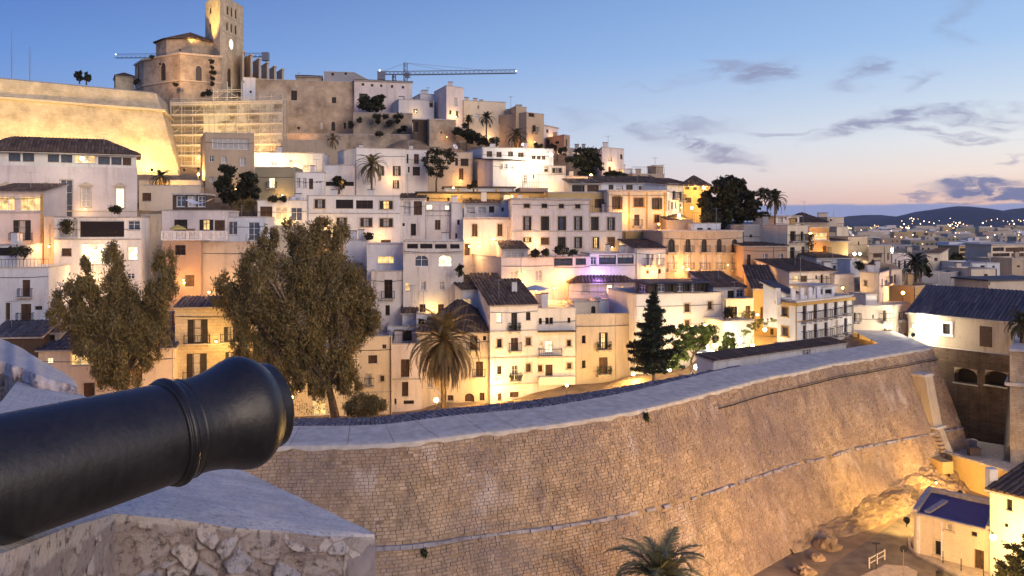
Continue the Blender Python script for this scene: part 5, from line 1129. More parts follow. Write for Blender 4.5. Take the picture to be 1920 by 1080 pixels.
sh = H('long_shed', 'long low white shed with dark tiled roof just behind the far end of the rampart', 'l', (560, 76), (1445, 87.5), 563, 640, 'cool', 'shed', [(1152, 478, 1172, 525, 'c'), (1175, 478, 1208, 525, 't')], rise=.3, d=2.0, tile=M_DTILE, cat='shed', over=.15)
# middle blank rosy house, restaurant terrace with violet light
H('town_house', 'blank rosy house with two pale closed windows and a shaded left side', 'f', (288, 107), (640, 108.5), 548, 800, 'pink', 'flat', [(347, 640, 398, 714, 'p'), (517, 635, 565, 709, 'p')], Lc=(85, 118))
H('roof_room', 'small roof room with tiled lean-to on the blank rosy house', 'f', (300, 109.5), (468, 110), 497, 560, 'pink', 'shed', [(315, 515, 440, 556, 'p')], rise=.9, d=6, cat='roof room', ground=False)
H('restaurant', 'terrace house with dark glazing right of the blank rosy house', 'f', (641, 108.5), (884, 109.2), 545, 800, 'pink', 'flat', [(642, 555, 770, 605, 'g'), (790, 555, 860, 600, 'g')], d=6, cat='restaurant')
rv = H('restaurant', 'white terrace house washed in violet light with three wide dark openings', 'f', (885, 109.3), (1190, 110), 522, 720, 'white', 'flat', [(868+22, 545, 932, 600, 't'), (947, 535, 1062, 596, 'g'), (1072, 530, 1182, 592, 'g')], d=6, cat='restaurant')
H('town_house', 'white house with dark lean-to roof and slim balcony windows right of the violet terrace', 'f', (1192, 110.3), (1395, 111), 492, 720, 'white', 'shed', [(1263, 525, 1285, 600, 'pb'), (1300, 530, 1318, 570, 'p'), (1345, 525, 1365, 600, 'Lb'), (1265, 635, 1286, 660, 'd'), (1348, 628, 1367, 658, 'd')], rise=1.0, d=7, tile=M_DTILE)
H('ruin', 'roofless old stone walls left of the blank rosy house', 'f', (30, 105), (212, 105.5), 742, 900, 'stone', 'flat', [], d=5, cat='ruin', coping=False)
H('town_house', 'low dark-roofed outhouse below the blank rosy house', 'f', (110, 103.5), (285, 104), 715, 800, 'pink', 'shed', [], rise=.7, d=4, tile=M_DTILE)
# --- left group
H('mansion', 'big rosy mansion with glazed loggia under a broad hipped roof at the left edge', 'a', (-150, 112), (772, 120), 925, 1260, 'pink', 'none',
  [(340, 1012, 408, 1225, 'tr'), (458, 1055, 510, 1163, 'prm'), (652, 1058, 700, 1168, 'Lrm'), (10, 1055, 62, 1165, 'prm'), (235, 1055, 285, 1160, 'prm')], cat='mansion', d=8, bands=(1185,), trim=M_TRIM)
H('loggia', 'long glazed loggia storey of the rosy mansion below its hipped roof', 'a', (-150, 112.3), (768, 120.2), 848, 912, 'white', 'hip',
  [(-120, 850, -50, 906, 'w'), (48, 862, 115, 906, 'g'), (128, 862, 192, 908, 'g'), (268, 868, 332, 911, 'g'), (343, 870, 406, 914, 'g'), (420, 873, 536, 918, 'l'), (552, 880, 618, 924, 'g'), (626, 884, 684, 926, 'g'), (690, 886, 738, 929, 'w')], cat='storey', d=7.6, rise=2.3, over=.9, skirt=.3, ground=False)
H('town_house', 'rosy house with wide amber-lit windows and a shuttered balcony at the far left', 'd', (-90, 103.5), (288, 104.5), 72, 580, 'pink', 'shed',
  [(-40, 100, 98, 198, 'l'), (136, 100, 272, 200, 'l'), (88, 262, 208, 398, 'pSb'), (165, 440, 200, 512, 'w')], d=8, rise=1.3, bands=(212,), pil=(283,))
H('town_house', 'tall lavender-white house with slim iron balconies at the bottom left', 'd', (-90, 92), (328, 93), 582, 1000, 'cool', 'flat', [(150, 665, 203, 778, 'wb'), (140, 828, 210, 942, 'wb'), (37, 820, 68, 935, 'w'), (235, 842, 285, 868, 'd')], d=7, rail=.9)
H('terrace_house', 'white left shoulder block with dark planted terrace above the lavender-white house', 'd', (-90, 94), (118, 94.3), 430, 640, 'cool', 'flat', [(-40, 448, 98, 505, 'o')], d=6, cat='house')
H('lean_to', 'dark lean-to with ribbed tiled roof at the bottom left', 'i', (-80, 88), (282, 88.6), 265, 420, 'brown', 'shed', [], rise=1.2, d=4, tile=M_BTILE, cat='lean-to')
H('town_house', 'white house with open loggia terrace and bright lit rooms behind the left tree', 'd', (365, 99.5), (952, 101), 240, 780, 'white', 'flat',
  [(390, 258, 522, 382, 'p'), (538, 266, 838, 378, 'o'), (415, 452, 483, 505, 'w'), (545, 422, 705, 560, 'L'), (862, 442, 928, 532, 'L'), (858, 620, 908, 660, 't'), (862, 265, 945, 330, 't')], d=8, bands=(392,))
H('annex', 'narrow warm-lit wall strip between the far left house and the loggia house', 'd', (296, 101), (364, 101.2), 235, 640, 'peach', 'flat', [(330, 290, 345, 500, 'c')], d=5, cat='house')
H('town_house', 'weathered beige house between the loggia house and the balustraded house', 'd', (953, 104.5), (1090, 105), 222, 780, 'mottled', 'flat', [(958, 252, 978, 300, 'd'), (985, 235, 1010, 262, 't')], d=8)
bh = H('town_house', 'lilac house with black shutters above a white balustrade', 'd', (1092, 105), (1532, 106), 195, 402, 'pink', 'flat', [(1175, 258, 1265, 330, 'dS'), (1345, 258, 1440, 330, 'lS'), (1448, 262, 1518, 332, 'wS')], d=8)
bl = H('terrace_house', 'terracotta and peach house carrying the white balustrade', 'd', (1088, 101), (1356, 101.5), 398, 790, 'terra', 'flat', [(1180, 430, 1253, 498, 'd'), (1250, 632, 1312, 710, 'w')], d=4.5, cat='house')
g = MB(); f_ = Face(bl['FL'], Vector((bl['FL'].x+7.7, bl['FL'].y+.3))); z = bl['z1']; f_.box(g, 0, f_.len, -.16, .04, z+.95, z+1.08, M_WHITE); f_.box(g, 0, f_.len, -.16, .04, z, z+.12, M_WHITE)
for i in range(6): a = f_.len*i/5; f_.box(g, max(0, a-.17), min(f_.len, a+.17), -.2, .06, z, z+1.1, M_WHITE)
g.build('balustrade', bl['root'])
for i in range(44):
    a = .2+(f_.len-.4)*i/43
    if min(abs(a-f_.len*k/5) for k in range(6)) < .25: continue
    g = MB(); w = f_.w(a, -.06, z+.1); g.tube([w, w+Vector((0, 0, .25)), w+Vector((0, 0, .5)), w+Vector((0, 0, .86))], [.05, .085, .045, .06], M_WHITE, 6); g.build('baluster', bl['root'])
H('town_house', 'plain beige windowless house between the two big trees', 'd', (1357, 102.5), (1760, 103.5), 408, 820, 'beige', 'flat', [], d=7)
H('town_house', 'white house with blue-grey doors on a terrace left of the second big tree', 'd', (1534, 107), (1790, 107.5), 238, 420, 'cool', 'flat', [(1540, 270, 1602, 362, 't'), (1675, 275, 1752, 400, 't')], d=7, rail=.5)
H('town_house', 'golden lit stone house with tall shuttered french windows left of the cannon muzzle', 'i', (1182, 91.5), (1720, 93), 62, 640, 'goldstone', 'shed',
  [(1265, 140, 1402, 300, 'pSb'), (1258, 370, 1396, 545, 'pSb'), (1520, 360, 1597, 470, 'pS'), (1510, 190, 1600, 290, 'pSb'), (1640, 360, 1680, 470, 'd')], rise=.7, d=5, bands=(312, 352), tile=M_BTILE, trim=M_TRIM)
H('town_house', 'peach cottage with square lit windows and dark roof below the left tree', 'i', (258, 88.5), (1182, 90.5), 352, 740, 'peach', 'shed',
  [(318, 400, 358, 438, 'L'), (475, 365, 600, 452, 'l'), (562, 568, 640, 690, 'wr'), (900, 470, 960, 560, 'w')], rise=1.5, d=5, tile=M_BTILE)
H('town_house', 'tall pink peeling wall behind the left tree', 'i', (300, 95.5), (1178, 97), 92, 380, 'mottled', 'flat', [(600, 190, 650, 250, 'w'), (880, 200, 920, 260, 'w')], d=5)
H('chimney_house', 'little tiled cream turret with windows at the left above the peach cottage', 'i', (310, 90.5), (400, 90.7), 232, 330, 'cream', 'gable', [(330, 245, 370, 290, 'd')], d=2.5, rise=.5, cat='turret', ground=False)
H('garden_wall', 'peach-lit garden terrace wall between the rosy mansion and the tall tan block', 'a', (782, 122.5), (1128, 124), 1040, 1180, 'peach', 'flat', [(800, 1085, 850, 1130, 'w')], d=5, cat='wall')
H('garden_wall', 'long white garden parapet behind the small dark palm', 'a', (782, 125), (1128, 126), 1012, 1100, 'cream', 'flat', [], d=3, cat='wall')
# --- upper middle row
H('tower_house', 'tall tan flat-topped block with wide upper loggia window and corner posts', 'a', (1155, 127), (1430, 128.5), 745, 1120, 'tan', 'flat',
  [(1192, 778, 1400, 840, 'p'), (1175, 875, 1203, 910, 't'), (1245, 880, 1275, 918, 'p'), (1350, 888, 1382, 935, 'p'), (1178, 995, 1200, 1025, 'p')], Lc=(1128, 136), cat='block')
H('town_house', 'khaki house with a bright slit window behind the dark tree', 'a', (1432, 125), (1660, 125.5), 938, 1180, 'khaki', 'flat', [(1513, 1000, 1547, 1058, 'Lb')], d=7)
H('town_house', 'floodlit white terrace house below the scaffolding', 'b', (125, 134), (566, 135), 695, 830, 'white', 'flat', [(228, 748, 270, 778, 'c'), (435, 775, 470, 800, 'c')], d=7)
H('town_house', 'bright cream house with three doors and round holes below the floodlit terrace', 'b', (385, 126), (566, 126.5), 818, 960, 'white', 'flat', [(388, 855, 415, 915, 'p'), (428, 858, 455, 918, 'p'), (470, 860, 496, 925, 'w'), (515, 877, 525, 888, 'd'), (535, 877, 545, 888, 'd')], d=7)
H('terrace_house', 'low terrace house with dark plants left of the rosy palm house', 'b', (568, 129), (757, 129.3), 772, 960, 'white', 'flat', [(570, 880, 757, 908, 'o')], d=7, cat='house')
H('town_house', 'rosy-white cube house with shaded left side behind the lit palm', 'b', (770, 130.5), (1082, 133.5), 662, 960, 'white', 'flat', [(905, 780, 945, 840, 'cS'), (1000, 780, 1052, 842, 'cS'), (1000, 870, 1042, 922, 'pS'), (810, 865, 862, 895, 'p')], Lc=(652, 139), chim=1)
H('town_house', 'white stepped house with brown shutters right of the palm cube house', 'b', (1083, 134), (1225, 135), 675, 960, 'white', 'flat', [(1088, 705, 1100, 762, 'd'), (1135, 705, 1166, 766, 'w'), (1096, 785, 1108, 820, 'd'), (1127, 785, 1173, 840, 'dS')], d=8)
H('town_house', 'shaded tan house with black shuttered windows behind the sparse tree', 'b', (1227, 137), (1505, 138), 692, 960, 'beige', 'flat', [(1395, 730, 1413, 778, 'd'), (1430, 733, 1480, 780, 'dS'), (1420, 795, 1448, 868, 'w'), (1300, 790, 1320, 850, 'd')], d=8)
hs = H('hotel', 'white hillside hotel with dark shutters and a floodlit name board', 'c', (350, 139.5), (802, 143), 424, 560, 'white', 'flat',
  [(380, 450, 415, 485, 'wS'), (442, 455, 475, 487, 'wS'), (515, 452, 548, 482, 'wS'), (578, 458, 614, 487, 'wS'), (665, 480, 690, 500, 'wS'), (698, 480, 722, 502, 'w'), (730, 480, 752, 503, 'wS')], Lc=(240, 148), cat='hotel')
H('town_house', 'white house with a row of three pale windows and a shaded left flank', 'c', (420, 132), (612, 134), 512, 760, 'white', 'shed', [(462, 530, 482, 562, 'p'), (490, 530, 512, 565, 'p'), (527, 530, 550, 566, 'p')], Lc=(288, 141), rise=1.0, tile=M_DTILE)
H('town_house', 'white terrace house with two glaring wall lamps below the hillside hotel', 'c', (613, 134), (880, 135.5), 540, 760, 'white', 'flat', [(612, 598, 637, 652, 't'), (672, 600, 682, 622, 'd'), (745, 552, 768, 580, 'dr'), (795, 557, 856, 588, 'pSr')], d=8)
H('wall_block', 'low peach garden wall block right of the glaring wall lamps', 'c', (882, 137), (1020, 138), 608, 730, 'peach', 'flat', [], d=6, cat='house')
H('town_house', 'long ochre-lit house front under a thin brown roof edge across the middle of the hill', 'c', (-60, 125.5), (770, 127), 715, 800, 'ochre', 'slab', [(0, 740, 15, 765, 'd'), (130, 745, 145, 765, 'd'), (270, 745, 285, 765, 'd')], d=7, over=.3, tile=M_DTILE)
H('town_house', 'grey-white attic strip under a dark roof above the ochre-lit front', 'c', (110, 129), (552, 130), 682, 722, 'cool', 'slab', [], d=5, over=.3, tile=M_DTILE, ground=False, pil=(200, 320, 440))
H('terrace_house', 'small terracotta terrace block below the white three-window house', 'c', (592, 128.5), (770, 129), 682, 760, 'terra', 'flat', [], d=5, rail=.9, cat='house')
# --- crest of the hill
H('castle', 'huge plain stone castle wall with few windows on the hilltop', 'b', (135, 164), (755, 168), 228, 600, 'stone', 'flat', [(357, 303, 395, 365, 'd'), (615, 345, 643, 383, 'd'), (612, 500, 636, 558, 'da'), (545, 500, 562, 545, 'pa'), (690, 505, 705, 545, 'da')], d=16, cat='castle')
H('castle_block', 'grey flat-roofed box on top of the castle wall with two small windows', 'b', (565, 172), (755, 173), 182, 260, 'grey', 'flat', [(612, 192, 628, 208, 'd'), (695, 188, 710, 203, 'd')], Rc=(880, 186), cat='castle block', ground=False, rw=[(790, 205, 850, 215, 'd')])
H('castle_block', 'low rounded stone roof block left on the castle wall', 'b', (390, 170), (550, 171), 212, 240, 'stone', 'hip', [], d=8, rise=.8, cat='castle block', ground=False)
H('convent', 'rosy building with five tiny attic windows beside the castle', 'b', (757, 167), (1122, 169.5), 238, 470, 'pink', 'shed', [(803, 256, 820, 272), (862, 262, 878, 278), (920, 265, 935, 280), (988, 268, 1003, 285), (1057, 275, 1073, 290), (788, 322, 840, 372), (900, 330, 945, 372), (1045, 338, 1075, 356)], rise=.6, d=9, cat='building')
H('retaining_wall', 'stone retaining wall spotted with bushes below the rosy convent', 'b', (750, 161), (1122, 162), 442, 640, 'stone', 'flat', [], d=5, cat='wall')
H('retaining_wall', 'long low stone terrace wall at the foot of the castle', 'b', (330, 155), (1232, 157), 575, 700, 'stone', 'flat', [], d=4, cat='wall')
H('retaining_wall', 'rough orange-lit rock wall right of the scaffolding', 'b', (295, 150), (700, 151), 615, 760, 'tan', 'flat', [], d=4, cat='wall', coping=False)
H('town_house', 'long white low house left of the square hilltop tower', 'b', (1038, 163), (1262, 164), 358, 500, 'white', 'flat', [(1128, 418, 1158, 450, 't'), (1232, 370, 1255, 408, 'd')], Lc=(978, 172))
H('town_house', 'upper white step behind the long low hilltop house', 'b', (1175, 166), (1262, 167), 322, 420, 'white', 'flat', [], d=6, ground=False)
H('tower', 'square rosy hilltop tower with shaded left face', 'b', (1340, 159), (1448, 162), 270, 540, 'pink', 'flat', [(1388, 348, 1410, 400, 'c'), (1358, 428, 1372, 455, 'd'), (1400, 432, 1416, 472, 'd')], Lc=(1262, 167), cat='tower')
H('town_house', 'sloping-sided stone outhouse with pergola below the square hilltop tower', 'b', (1232, 154), (1400, 155.5), 488, 660, 'stone', 'slab', [(1302, 562, 1312, 576, 'd')], d=6, over=.1)
H('pergola_house', 'dark open pergola room left of the stone outhouse', 'b', (1128, 155.5), (1230, 155.8), 488, 600, 'brown', 'slab', [(1140, 500, 1160, 570, 'o')], d=5, cat='pergola', over=.2)
H('town_house', 'long cream hilltop house behind the two skyline palms', 'c', (235, 161.5), (500, 164), 128, 400, 'cream', 'flat', [(455, 220, 482, 278, 'c'), (322, 162, 330, 182, 'd'), (305, 212, 335, 245, 't'), (398, 282, 408, 300, 'd')], d=8, chim=3)
H('tower_house', 'brown-orange sided hilltop house with slit windows', 'c', (566, 159), (632, 161), 163, 440, 'tan', 'flat', [(593, 220, 607, 262), (595, 282, 607, 320)], lw=[(520, 212, 543, 243), (525, 282, 543, 306)], Lc=(500, 166))
H('town_house', 'round-cornered tan hilltop house with small balcony', 'c', (632, 158), (742, 161), 203, 440, 'tan', 'flat', [(670, 285, 690, 330, 'db'), (645, 210, 682, 235, 'o')], d=8, chim=2)
H('town_house', 'low curved pink hilltop house near the end of the ridge', 'c', (742, 163), (832, 168), 290, 430, 'pink', 'slab', [(757, 312, 771, 333)], d=7, over=.15)
H('town_house', 'small glowing orange house at the end of the ridge', 'c', (870, 157), (906, 159), 345, 470, 'terra', 'flat', [(880, 375, 890, 420)], lw=[(757, 375, 778, 420, 'o'), (812, 387, 838, 405)], Lc=(755, 163))
H('town_house', 'lilac block with balconies right of the dark ridge trees', 'c', (1110, 150), (1248, 154), 424, 620, 'pink', 'flat', [(1148, 485, 1172, 515, 'p'), (1150, 547, 1168, 575), (1225, 470, 1240, 500)], Lc=(1080, 158), chim=1)
H('town_house', 'pale grey house behind the ridge trees', 'c', (905, 160), (1110, 162), 430, 560, 'grey', 'flat', [(930, 460, 950, 490)], d=8)
H('town_house', 'small white roof block stepping down the ridge', 'c', (1246, 152), (1302, 153), 562, 660, 'white', 'flat', [], d=6)
H('town_house', 'tan roof-terrace house with railings and stair block on the ridge', 'c', (1300, 148), (1505, 150), 592, 680, 'tan', 'flat', [(1330, 600, 1350, 625), (1400, 602, 1420, 625)], rail=1.2, d=7)
H('stair_tower', 'little stair block on the tan roof-terrace house', 'c', (1452, 150.5), (1495, 151), 540, 610, 'tan', 'flat', [], d=3, cat='tower', ground=False)
H('town_house', 'tan tiled house joining the lit tower house on its left', 'c', (1520, 140), (1640, 141), 655, 760, 'ochre', 'shed', [(1635-15, 676, 1632, 695)], rise=1.1, d=6)
# --- lower town to the right, mid distance
H('town_house', 'white box house with one dark window behind the tall palm', 'h', (960, 148), (1052, 149), 395, 540, 'cream', 'shed', [(1012, 422, 1036, 444)], Rc=(1110, 156), rise=.6)
H('town_house', 'long pale wing left of the white box house', 'h', (905, 152), (962, 152.5), 392, 540, 'beige', 'flat', [], d=6)
H('yard_wall', 'long dark grey yard wall with pilasters beyond the guardhouse roof', 'h', (925, 128), (1215, 135), 535, 625, 'grey', 'flat', [], d=2.5, cat='wall', pil=(1040, 1130), trim=M_COPE)
H('flats', 'tan apartment block with stacked balconies in the lower town', 'h', (1185, 205), (1348, 208), 342, 470, 'ochre', 'slab', [(1190, 355, 1265, 378, 'o'), (1190, 388, 1265, 412, 'o'), (1190, 420, 1265, 440, 'o'), (1290, 350, 1335, 362, 'd')], d=6, cat='block of flats', over=.3)
H('flats', 'long apartment block with bronze-lit balconies at the right edge', 'h', (1410, 175), (1800, 182), 335, 470, 'peach', 'slab', [(1420, 350, 1500, 378, 'o'), (1510, 350, 1640, 378, 'w'), (1660, 350, 1760, 378, 'o'), (1420, 390, 1540, 415, 'o'), (1550, 390, 1640, 415, 'w'), (1660, 390, 1760, 415, 'o')], d=6, cat='block of flats', over=.3)
H('flats', 'beige end block with plain wall under the bronze-lit balconies', 'h', (1555, 160), (1800, 162), 425, 560, 'tan', 'flat', [(1590, 475, 1610, 488)], d=5, cat='block of flats')
H('flats', 'lower balcony wing left of the beige end block', 'h', (1400, 168), (1553, 169), 425, 560, 'beige', 'flat', [(1480, 430, 1550, 450, 'o'), (1480, 468, 1550, 488, 'o'), (1415, 430, 1440, 450)], d=5, cat='block of flats')
H('town_house', 'low bluish-white house with two dark windows in the lower town', 'h', (1268, 142), (1470, 143), 458, 540, 'cool', 'flat', [(1335, 475, 1365, 492), (1418, 478, 1435, 492)], d=8)
H('town_house', 'cream walled house in front of the low bluish-white one', 'h', (1270, 132), (1450, 133), 500, 610, 'cream', 'flat', [(1360, 535, 1385, 590, 'w')], d=6)
H('warehouse', 'beige warehouse with blue-grey roof beside the cream walled house', 'h', (1390, 118), (1800, 121), 585, 690, 'beige', 'slab', [(1392, 595, 1402, 612)], d=6, cat='warehouse', tile=M_BTILE)
H('town_house', 'narrow orange-lit house by the yellow lamp in the alley', 'h', (712, 112), (785, 113), 505, 740, 'peach', 'flat', [(730, 540, 745, 600, 'w'), (722, 620, 738, 680, 'o')], d=8)
H('town_house', 'ochre wall house below the tall palm', 'h', (865, 108), (1050, 111), 620, 760, 'ochre', 'flat', [], d=5)
H('town_house', 'dim white house left of the tall palm with vertical window bays', 'h', (720, 138), (860, 139), 395, 620, 'pink', 'flat', [(735, 430, 748, 490, 'p'), (760, 440, 775, 500), (800, 440, 815, 500, 'w')], d=8)

# ================================================================ cathedral, bastion, scaffolding, cranes
FR['r'] = (200, 0, 5.4)
FR['a'] = (0, 0, 3)
gst = WALLS['goldstone']
ch = H('cathedral', 'old stone cathedral with square clock tower crowning the hill', 'r', (1148, 205), (1385, 218), -66, 900, 'goldstone', 'flat',
  [(1215, 60, 1236, 150, 'da'), (1256, 78, 1276, 170, 'da'), (1298, 95, 1317, 190, 'da'), (1210, 225, 1230, 310, 'da'), (1254, 240, 1273, 330, 'da'), (1298, 255, 1317, 348, 'da'), (1222, 690, 1262, 880, 'wa')],
  lw=[(1036, 60, 1060, 140, 'da'), (1034, 230, 1058, 302, 'da')], Lc=(998, 214), cat='cathedral', bands=(130, 298), d=9, trim=M_TRIM, ground=False)
f_ = ch['face']; a, z = f_.hit(200+1254/5.4, 450/5.4); g = MB(); k = g.mi(emit('clock_face_glow', (1, .96, .82), 1.6)); n = 28
g.v = [tuple(f_.w(a+1.05*math.cos(2*math.pi*i/n), .16, z+1.25*math.sin(2*math.pi*i/n))) for i in range(n)]; g.f = [tuple(range(n))]; g.m = [0]; co = g.build('clock_face', ch['root'])
g = MB()
for i in range(n):
    t0, t1 = 2*math.pi*i/n, 2*math.pi*(i+1)/n
    g.hexa([f_.w(a+rr_*math.cos(t), o, z+rr_*1.19*math.sin(t)) for o in (0, .2) for rr_, t in ((1.05, t0), (1.22, t0), (1.22, t1), (1.05, t1))], M_TRIM)
g.build('clock_rim', co); g = MB()
g.bar(f_.w(a, .2, z), f_.w(a+.05, .2, z+.95), .06, M_IRON); g.bar(f_.w(a, .2, z), f_.w(a+.55, .2, z-.15), .07, M_IRON)
for i in range(12): t = math.pi*i/6; g.bar(f_.w(a+.82*math.cos(t), .19, z+.98*math.sin(t)), f_.w(a+.98*math.cos(t), .19, z+1.16*math.sin(t)), .04, M_IRON)
g.build('clock_hand', co)
def prism(pts, z0, z1, mat, wins, root, name):
    for i in range(len(pts)-1):
        fc = Face(pts[i], pts[i+1]); rects = []
        for (x0, y0, x1, y1, code) in wins.get(i, ()):
            a, za = fc.hit(*px('r', x0, y0)); b, zb_ = fc.hit(*px('r', x1, y1)); rects.append((a, b, zb_, za, code))
        g = MB(); wall_holes(g, fc, z0, z1, [r[:4] for r in rects], mat, .5); g.build(name, root)
        for r in rects: window(root, fc, r[:4], r[4], mat, M_TRIM)
XY = lambda x, Y: (((200+x/5.4)-CU)/F*Y, Y)
ap = [XY(300, 225), XY(286, 214), XY(372, 207), XY(745, 199), XY(1165, 203.5), XY(1180, 215)]
za_ = 30+(415-101)/F*200
prism(ap, 54, za_, WALLS['stone'], {1: [(312, 660, 330, 800, 'da')], 2: [(545, 640, 597, 812, 'da')], 3: [(903, 665, 962, 822, 'da')]}, ch['root'], 'apse_wall')
g = MB(); g.face([(x, y, za_-.05) for x, y in ap], M_ROOF); g.build('apse_roof', ch['root'])
g = MB()
for i in range(1, 4): fc = Face(ap[i], ap[i+1]); zz = 30+(415-153)/F*201; fc.box(g, 0, fc.len, 0, .25, zz-.15, zz+.15, M_TRIM); fc.box(g, -.1, fc.len+.1, 0, .3, za_-.3, za_+.12, M_TRIM)
g.build('string_course', ch['root'])
# octagonal drum with pyramid roof
cx, cy = XY(850, 213); R_ = 8.0; oc = [(cx+R_*math.cos(math.pi/8+math.pi/4*i), cy+R_*math.sin(math.pi/8+math.pi/4*i)) for i in range(8)]
zd = 30+(415-77)/F*208; g = MB()
for i in range(8): a, b = oc[i], oc[(i+1) % 8]; g.face([(*a, za_-.5), (*b, za_-.5), (*b, zd), (*a, zd)], WALLS['stone'])
g.build('drum', ch['root']); g = MB(); apx = Vector((cx, cy, zd+3.1))
for i in range(8):
    a = Vector((*oc[i], zd)); b = Vector((*oc[(i+1) % 8], zd)); c_ = Vector((cx, cy, zd)); a = c_+(a-c_)*1.09; b = c_+(b-c_)*1.09; L_ = (b-a).length
    tiles(g, a, b, apx-(a+b)/2, M_TILE, L_/2-.01, L_/2+.01); g.face([a-Vector((0, 0, .1)), b-Vector((0, 0, .1)), apx-Vector((0, 0, .15))], M_TILE)
g.build('drum_roof', ch['root'])
for k, (x0, x1, yt) in enumerate(((1365, 1392, 525), (1392, 1476, 560), (1480, 1560, 600), (1565, 1642, 640), (1646, 1716, 676), (1720, 1795, 706))):
    Y = 210+k*5; g = MB(); P = [XY(x0, Y+5), XY(x1-20, Y), XY(x1, Y+.5)]; zz = 30+(415-yt/5.4)/F*Y; P = [Vector(p) for p in P]; q = P[0]+(P[2]-P[1])
    g.hexa([(P[0].x, P[0].y, 54), (P[1].x, P[1].y, 54), (P[2].x, P[2].y, 54), (q.x, q.y, 54), (P[0].x, P[0].y, zz), (P[1].x, P[1].y, zz), (P[2].x, P[2].y, zz), (q.x, q.y, zz)], WALLS['tan']); 
    d_ = (P[1]-P[0]).normalized()*.3; g.hexa([(P[0].x-d_.x, P[0].y-d_.y, zz), (P[1].x+d_.x, P[1].y+d_.y-.2, zz), (P[2].x+.3, P[2].y-.2, zz), (q.x+.3, q.y, zz), (P[0].x-d_.x, P[0].y-d_.y, zz+.3), (P[1].x+d_.x, P[1].y+d_.y-.2, zz+.3), (P[2].x+.3, P[2].y-.2, zz+.3), (q.x+.3, q.y, zz+.3)], M_TRIM); g.build('buttress', ch['root'])
P = [XY(1370, 222), XY(1830, 246)]; fc = Face(*P); g = MB(); fc.box(g, 0, fc.len, -9, -1, 54, 30+(415-112)/F*222-2.5, WALLS['stone']); g.build('nave', ch['root'])
H('sacristy', 'low lilac-white wall block right of the cathedral tower foot', 'r', (1378, 200), (1508, 201), 780, 1000, 'cool', 'flat', [(1345+40, 815, 1395, 840)], d=6, cat='building', ground=False)
H('outbuilding', 'small warm-lit tiled building left of the cathedral apse', 'r', (90, 214), (282, 216), 765, 880, 'goldstone', 'hip', [], d=8, rise=1.4, cat='building', ground=False)

# bastion
bas = empty('floodlit_bastion', at(150, 330, 128), 'massive golden floodlit bastion wall with sloping sides at the upper left', 'bastion')
Lp = Vector(((-140-CU)/F*130, 130)); Cp = Vector(((303-CU)/F*152, 152)); Rp = Vector(((322-CU)/F*167, 167)); ztb = 30+247/F*152; zco = 49.8
n1 = Face(Lp, Cp).n; n2 = Face(Cp, Rp).n
# flank must look to the right: outward normal on the right-hand side of C->R
def off(z, base=.21):
    k = base*max(0, zco-z)
    return [Lp+n1*k, Cp+(n1+n2*.85)*k, Rp+n2*k]
def ringz(z, e): return [Lp+n1*e, Cp+(n1+n2)*e, Rp+n2*e]
def strip(mb, lo, hi, zl, zh, mat, ns=(40, 14)):
    for s_ in (0, 1):
        for i in range(ns[s_]):
            f0, f1 = i/ns[s_], (i+1)/ns[s_]; a, b = lo[s_].lerp(lo[s_+1], f0), lo[s_].lerp(lo[s_+1], f1); c, d = hi[s_].lerp(hi[s_+1], f1), hi[s_].lerp(hi[s_+1], f0)
            mb.face([(a.x, a.y, zl), (b.x, b.y, zl), (c.x, c.y, zh), (d.x, d.y, zh)], mat)
g = MB(); zs = [zco-.25-i for i in range(15)]
for a, b in zip(zs[1:], zs): strip(g, off(a), off(b), a, b, gst)
g.build('scarp', bas, smooth=False)
g = MB(); strip(g, ringz(0, .45), ringz(0, .45), zco-.25, zco+.1, M_TRIM); strip(g, ringz(0, .0), ringz(0, .45), zco-.3, zco-.25, M_TRIM); strip(g, ringz(0, .45), ringz(0, .1), zco+.1, zco+.2, M_TRIM); g.build('cordon', bas)
g = MB(); strip(g, ringz(0, -.05), ringz(0, -.7), zco+.2, ztb-.6, gst); strip(g, ringz(0, -.7), ringz(0, -1.3), ztb-.6, ztb-.3, gst); g.build('parapet', bas)
g = MB(); strip(g, ringz(0, -1.3), ringz(0, -4.5), ztb-.3, ztb+.15, M_LIME); strip(g, ringz(0, -4.5), ringz(0, -7.5), ztb+.15, ztb-1.2, M_MORT); g.build('parapet_coping', bas)
GROUND_PTS += [(Lp.x, Lp.y-4, 36), (Cp.x, Cp.y-4, 38), (-68, 142, 37.5), (-74, 138, 37), (-66, 148, 38), (Cp.x-12, Cp.y+8, 49), (-95, 165, 50), (-75, 185, 52), (-55, 160, 39), (-50, 160, 39), (-58, 150, 38)]
# curtain wall behind the scaffolding
H('curtain_wall', 'patched stone curtain wall behind the scaffolding under the cathedral', 'a', (955, 165.5), (1590, 162.6), 572, 940, 'mottled', 'flat', [], d=6, cat='wall', coping=False)
sc = empty('scaffolding', at(430, 300, 163), 'tall pipe scaffolding with green-white netting against the curtain wall', 'scaffolding')
M_PIPE = plain('scaffold_pipe', (.62, .60, .52), .5, .3); M_BOARD = plain('scaffold_board', (.62, .55, .42), .8)
m, n_, l_, b_ = new_mat('debris_netting'); b_.inputs['Base Color'].default_value = (.66, .68, .60, 1); b_.inputs['Roughness'].default_value = .9
tr = n_.new('ShaderNodeBsdfTransparent'); mxs = n_.new('ShaderNodeMixShader'); gg = n_.new('ShaderNodeNewGeometry'); tt = n_.new('ShaderNodeTexNoise'); tt.inputs['Scale'].default_value = .5; tt.inputs['Detail'].default_value = 5; l_.new(gg.outputs['Position'], tt.inputs['Vector'])
